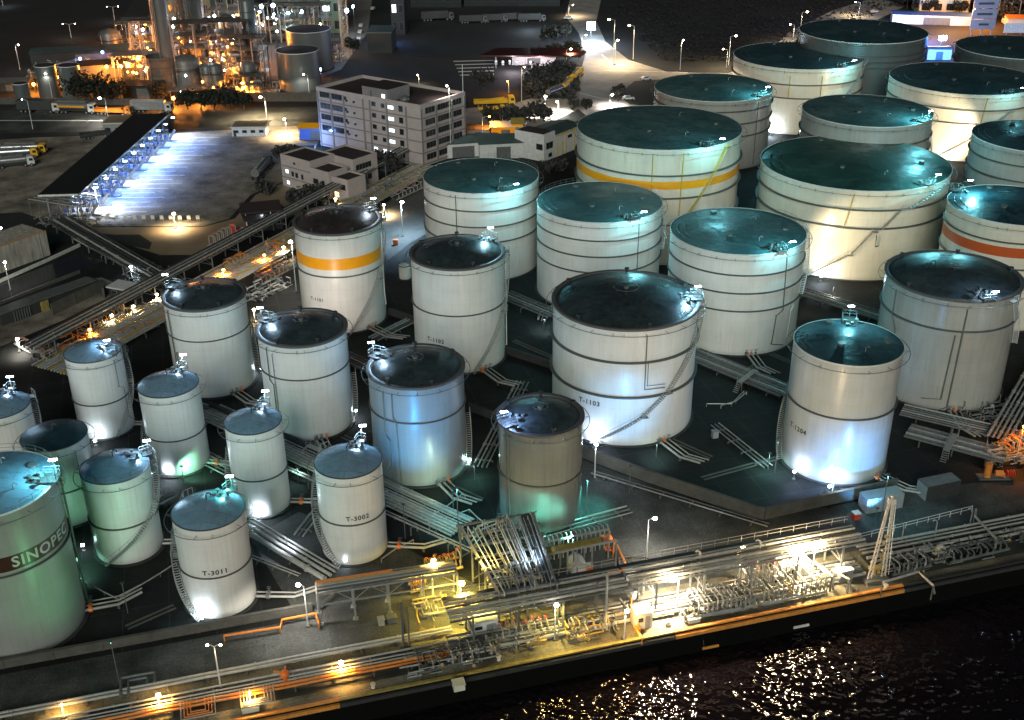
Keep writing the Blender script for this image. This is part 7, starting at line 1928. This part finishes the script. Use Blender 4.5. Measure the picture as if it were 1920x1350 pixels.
# drain channels with lighter kerbs on the bund floor
for i, (a, c) in enumerate((((640, 820), (900, 940)), ((1110, 760), (1330, 860)), ((1320, 900), (1500, 850)), ((960, 640), (1040, 675)), ((240, 1180), (330, 1140)), ((330, 830), (430, 880)), ((560, 640), (690, 700)), ((1340, 620), (1500, 690)), ((1000, 900), (1090, 880)))):
    p, q = G(*a), G(*c); d = (q - p).normalized(); n = Vector((-d.y, d.x, 0)) * .16
    b = MB(); b.prism([p - n, q - n, q + n, p + n], .006, .12); b.prism([p - n + n * 5, q - n + n * 5, q + n * 6, p + n * 6], .006, .12); struct('drain_kerb', b, 'concrete')
for (px_, w_, d_, rz_, lb) in (((600, 860), 5, 1.0, -.62, 'narrow steel walkway over the corridor pipes'), ((340, 790), 4, 1.0, .9, 'narrow steel walkway behind the shiny blue-roofed tank'), ((1400, 720), 6, 1.0, .9, 'narrow steel walkway over the pipes right of T-1103'), ((1780, 845), 6, 1.0, 1.0, 'narrow steel walkway over the dim pipes at the right')):
    g = G(*px_); t = thing('crossover_walkway', lb, 'walkway', tuple(g), 'crossover walkways'); c_, s_ = math.cos(rz_), math.sin(rz_)
    def W(x, y, z): return Vector((g.x + x * c_ - y * s_, g.y + x * s_ + y * c_, z))
    b = MB(); b.box((g.x, g.y, 1.7), (w_, d_, .08), rz_); b.build('deck', 'steel', t)
    b = MB()
    for y in (-d_ / 2, d_ / 2):
        for hh in (2.2, 2.7): b.bar(W(-w_ / 2, y, hh), W(w_ / 2, y, hh), .05)
        for k in range(5): b.bar(W(-w_ / 2 + w_ * k / 4, y, 0 if k in (0, 4) else 1.7), W(-w_ / 2 + w_ * k / 4, y, 2.7), .06)
    b.build('handrail', 'steel', t)
    b = MB()
    for sd in (-1, 1):
        for k in range(6): b.box(tuple(W(sd * (w_ / 2 + .25 * (k + .5)), 0, 1.6 - .28 * k)), (.25, d_, .05), rz_)
    b.build('stair', 'steel', t)
# stray lamps posts, boxes and cabinets
for i, (x, y, sz, m_, lb) in enumerate((
    (1340, 820, (1.0, .8, 1.2), 'box_grey', 'grey cabinet alone on the dark ground right of the tank lettered T-1103'), (1180, 1085, (1.2, .8, 1.3), 'box_grey', 'grey cabinet behind the thick quay post'),
    (735, 1165, (1.2, .9, .8), 'steel_mid', 'rusty pump skid on the dock road below the gantry'), (715, 1170, (.8, .8, .9), 'box_grey', 'small cabinet beside the rusty pump skid'), (860, 1290, (1.4, 1.2, .9), 'wall_cream', 'beige hatch box on the quay left of the pipe bridge foot'),
    (1190, 1130, (1.0, .6, 1.5), 'truck_white', 'white panel box behind the beige cabin'), (1300, 1165, (1.6, .8, .6), 'wall_cream', 'cream plate lying on the quay beside the manifold'), (628, 470, (1.4, 1.2, 1.6), 'pipe_orange', 'orange box left of the foot of the orange-banded tank'),
    (742, 458, (1.0, .8, 1.1), 'orange', 'orange cabinet on the bluish-lit court'), (437, 436, (1.0, .8, 2.2), 'red', 'red locker near the gate canopy'), (1005, 1205, (2.6, 1.0, .5), 'pipe_yellow', 'yellow stack of timbers on the quay'), (470, 1330, (2, 1.2, .6), 'wall_cream', 'cream slab box at the quay edge near the U-shaped pipes'))):
    cabin(lb, G(x, y), sz, .27, m_, name='cabinet', door=False, cat='box', roofmt=m_)
# denser quay pipework
def pipework(label, s0, s1, t0, t1, n, hmax, mts, seed, rmax=.13):
    rr = random.Random(seed); o = thing('quay_pipework', label, 'pipes', (*dk(s0, t0), 0), 'tangled pipework on the quay')
    for k in range(n):
        s, t_ = rr.uniform(s0, s1), rr.uniform(t0, t1); z = .3
        pts = [D3(s, t_, z)]; ax = rr.randrange(3)
        for j in range(rr.randrange(3, 6)):
            if ax == 0: s = min(s1, max(s0, s + rr.choice((-1, 1)) * rr.uniform(.8, 3)))
            elif ax == 1: t_ = min(t1, max(t0, t_ + rr.choice((-1, 1)) * rr.uniform(.6, 2)))
            else: z = min(hmax, max(.3, z + rr.choice((-1, 1, 1)) * rr.uniform(.5, 1.4)))
            q = D3(s, t_, z)
            if (q - pts[-1]).length > .15: pts.append(q)
            ax = (ax + rr.choice((1, 2))) % 3
        if len(pts) < 2: continue
        b = MB(); b.tube(pts, rr.uniform(.05, rmax), 6); b.build('pipe', rr.choice(mts), o)
        if k % 3 == 0:
            c = pts[len(pts) // 2]; b = MB(); b.ball(tuple(c), rr.uniform(.18, .3), 7, 5); b.build('valve_body', rr.choice(('steel_mid', 'pipe', 'pipe_yellow')), o)
    return o
pipework('tangle of dark valves and bent pipes at the quay edge left of the pipe bridge', 18, 31, 1.2, 4.4, 34, 2.6, ('steel_mid', 'steel', 'pipe'), 41)
pipework('tangle of bright pipes beneath the near end of the pipe bridge', 31, 39, 2.5, 6.5, 30, 3.2, ('pipe', 'pipe', 'pipe_yellow', 'steel'), 42)
pipework('yellow-green tangle of pipes left of the beige cabin', 40, 48.5, 1.8, 5.0, 28, 2.6, ('pipe_yellow', 'steel', 'pipe', 'steel_mid'), 43)
pipework('dense tangle within the left half of the quay manifold', 56, 66, 1.5, 5.5, 46, 3.2, ('pipe', 'steel', 'steel_mid'), 44)
pipework('dense cream tangle within the right half of the quay manifold', 66, 78, 1.5, 5.5, 46, 3.4, ('pipe', 'pipe', 'pipe_yellow', 'steel'), 45)
pipework('dark tangle of pipes on the quay right of the crane', 87, 99, 2.0, 6.5, 34, 2.4, ('steel', 'steel_mid', 'pipe'), 46)
pipework('faint tangle of pipes at the unlit right end of the quay', 99, 116, 2.0, 6.0, 30, 2.0, ('steel', 'steel_mid'), 47)
pipework('yellow tangle of pipes around the western foot of the pipe bridge', 22, 31, 9.5, 15, 30, 4.4, ('pipe_yellow', 'pipe', 'steel'), 48)
pipework('blue-grey tangle of thin pipes beneath the pipe bridge', 33, 42, 9.5, 21, 40, 5.2, ('steel', 'pipe', 'steel_mid'), 49, .1)

def pipework2(label, A, B, wd, n, hmax, mts, seed, r0=.05, rmax=.13, z0=.3, name='track_pipework', grp='tangled pipework away from the quay', sp=1.0):
    rr = random.Random(seed); A, B = G(*A), G(*B); d = (B - A).normalized(); nn = Vector((-d.y, d.x, 0)); ln = (B - A).length
    o = thing(name, label, 'pipes', tuple(A), grp)
    for k in range(n):
        s, t_ = rr.uniform(0, ln), rr.uniform(0, wd); z = z0
        f = lambda: A + d * s + nn * t_ + Vector((0, 0, z))
        pts = [f()]; ax = rr.randrange(3)
        for j in range(rr.randrange(3, 6)):
            if ax == 0: s = min(ln, max(0, s + rr.choice((-1, 1)) * rr.uniform(.8, 3) * sp))
            elif ax == 1: t_ = min(wd, max(0, t_ + rr.choice((-1, 1)) * rr.uniform(.6, 2) * sp))
            else: z = min(hmax, max(z0, z + rr.choice((-1, 1, 1)) * rr.uniform(.5, 1.6) * sp))
            q = f()
            if (q - pts[-1]).length > .15: pts.append(q)
            ax = (ax + rr.choice((1, 2))) % 3
        if len(pts) < 2: continue
        b = MB(); b.tube(pts, rr.uniform(r0, rmax), 6); b.build('pipe', rr.choice(mts), o)
        if k % 4 == 0:
            c = pts[len(pts) // 2]; b = MB(); b.ball(tuple(c), rmax * rr.uniform(1.5, 2.4), 7, 5); b.build('valve_body', rr.choice(('steel_mid', 'pipe')), o)
    return o
pipework2('warm-lit tangle of pipes on the track left of the orange-banded tank', (440, 520), (548, 472), 5, 46, 3.4, ('pipe', 'pipe_yellow', 'steel', 'pipe_orange'), 61, .06, .16, 1.0)
pipework2('warm-lit tangle of pipes on the track behind the left-end domed tank', (200, 632), (300, 585), 5, 40, 3.2, ('pipe', 'pipe_yellow', 'steel'), 62, .06, .16, 1.0)
pipework2('tangle of pale pipes on the track below the small office', (610, 415), (780, 345), 6, 44, 3.0, ('pipe', 'steel', 'steel_mid'), 63, .06, .16, 1.0)
pipework2('orange-lit tangle of pipes low at the left end of the track', (90, 690), (190, 640), 5, 34, 2.6, ('pipe', 'pipe_orange', 'steel_mid'), 64, .06, .16, .8)
pipework2('grey tangle of pumps and pipes in the low pit left of the orange-banded tank', (470, 575), (555, 535), 6, 40, 2.0, ('steel', 'steel_mid', 'pipe'), 65, .06, .16)
pipework2('tangle of dark pipes where the canopy rack meets the long track', (230, 530), (340, 560), 8, 34, 3.0, ('steel_mid', 'steel', 'pipe'), 66, .06, .18)
pipework2('glinting tangle of pipes at the near end of the canopy trestle', (60, 425), (150, 440), 8, 40, 4.5, ('steel_mid', 'steel', 'pipe'), 67, .07, .2)
pipework2('dim tangle of pipes right of the large grey domed tank', (1830, 800), (1915, 790), 8, 34, 2.4, ('steel_mid', 'steel'), 68, .06, .16)
pipework2('sodium-lit tangle of pipes by the orange pump', (1870, 880), (1935, 868), 6, 34, 3.0, ('steel', 'pipe', 'pipe_yellow'), 69, .06, .16)
for i, (a, c, w_, n_, h_, lb) in enumerate((((215, 140), (300, 118), 12, 54, 12, 'orange-lit tangle of refinery pipes left of the huge stack'), ((330, 150), (400, 150), 16, 60, 22, 'orange-lit tangle of refinery pipes right of the huge stack'), ((395, 150), (470, 150), 14, 60, 18, 'orange-lit tangle of refinery pipes beside the pale column'),
        ((400, 80), (480, 70), 14, 46, 20, 'white-lit tangle of refinery pipes in front of the greenish buildings'), ((480, 75), (600, 75), 14, 50, 14, 'teal-lit tangle of refinery pipes behind the round tank'), ((60, 150), (180, 128), 10, 30, 4, 'dim tangle of pipes behind the twin grey tanks'), ((440, 178), (520, 178), 6, 30, 5, 'low dim tangle of pipes left of the round tank'), ((600, 120), (650, 118), 8, 24, 6, 'small tangle of pipes right of the round tank'))):
    pipework2(lb, a, c, w_, n_, h_, ('steel', 'steel_mid', 'pipe'), 80 + i, .12, .35, .4, 'refinery_pipework', 'tangled pipework of the refinery', 2.2)
# ---------------------------------------------------------------- night haze
hz = MB(); hz.box((0, 450, 50), (1500, 1300, 121.5))
hm = bpy.data.materials.new('haze'); hm.use_nodes = True
nt = hm.node_tree; nt.nodes.clear()
out = nt.nodes.new('ShaderNodeOutputMaterial'); pv = nt.nodes.new('ShaderNodeVolumePrincipled')
pv.inputs['Color'].default_value = (.9, .9, .9, 1); pv.inputs['Density'].default_value = HAZE; pv.inputs['Anisotropy'].default_value = .7
nt.links.new(pv.outputs[0], out.inputs['Volume'])
M['haze'] = hm
if HAZE > 0:
    struct('haze', hz, 'haze', kind='stuff')
# ---------------------------------------------------------------- world, sun, view
w = bpy.data.worlds.new('World'); sc.world = w; w.use_nodes = True
nt = w.node_tree
sky = nt.nodes.new('ShaderNodeTexSky'); sky.sky_type = 'NISHITA'; sky.sun_disc = False
sky.sun_elevation = R_(24); sky.sun_rotation = R_(186)
bg = nt.nodes['Background']; bg.inputs['Strength'].default_value = SKY
nt.links.new(sky.outputs[0], bg.inputs['Color'])
sl = bpy.data.lights.new('camera_side_fill', 'SUN'); sl.energy = SUN; sl.angle = R_(28); sl.color = (.95, 1.0, .92)  # soft fill added behind the camera to light the tank walls evenly
so = bpy.data.objects.new('camera_side_fill', sl); COL.objects.link(so)
so.rotation_euler = (R_(90 - 24), 0, R_(-6)); so.location = (0, -50, 200)
vs_ = sc.view_settings
vs_.view_transform = 'Standard'; vs_.look = 'None'; vs_.gamma = 1; vs_.exposure = EXPO; vs_.use_curve_mapping = False
sc.cycles.use_denoising = True
sc.cycles.use_light_tree = True
sc.cycles.max_bounces = 5; sc.cycles.diffuse_bounces = 2; sc.cycles.glossy_bounces = 3
sc.cycles.sample_clamp_indirect = 4
sc.cycles.caustics_reflective = False; sc.cycles.caustics_refractive = False
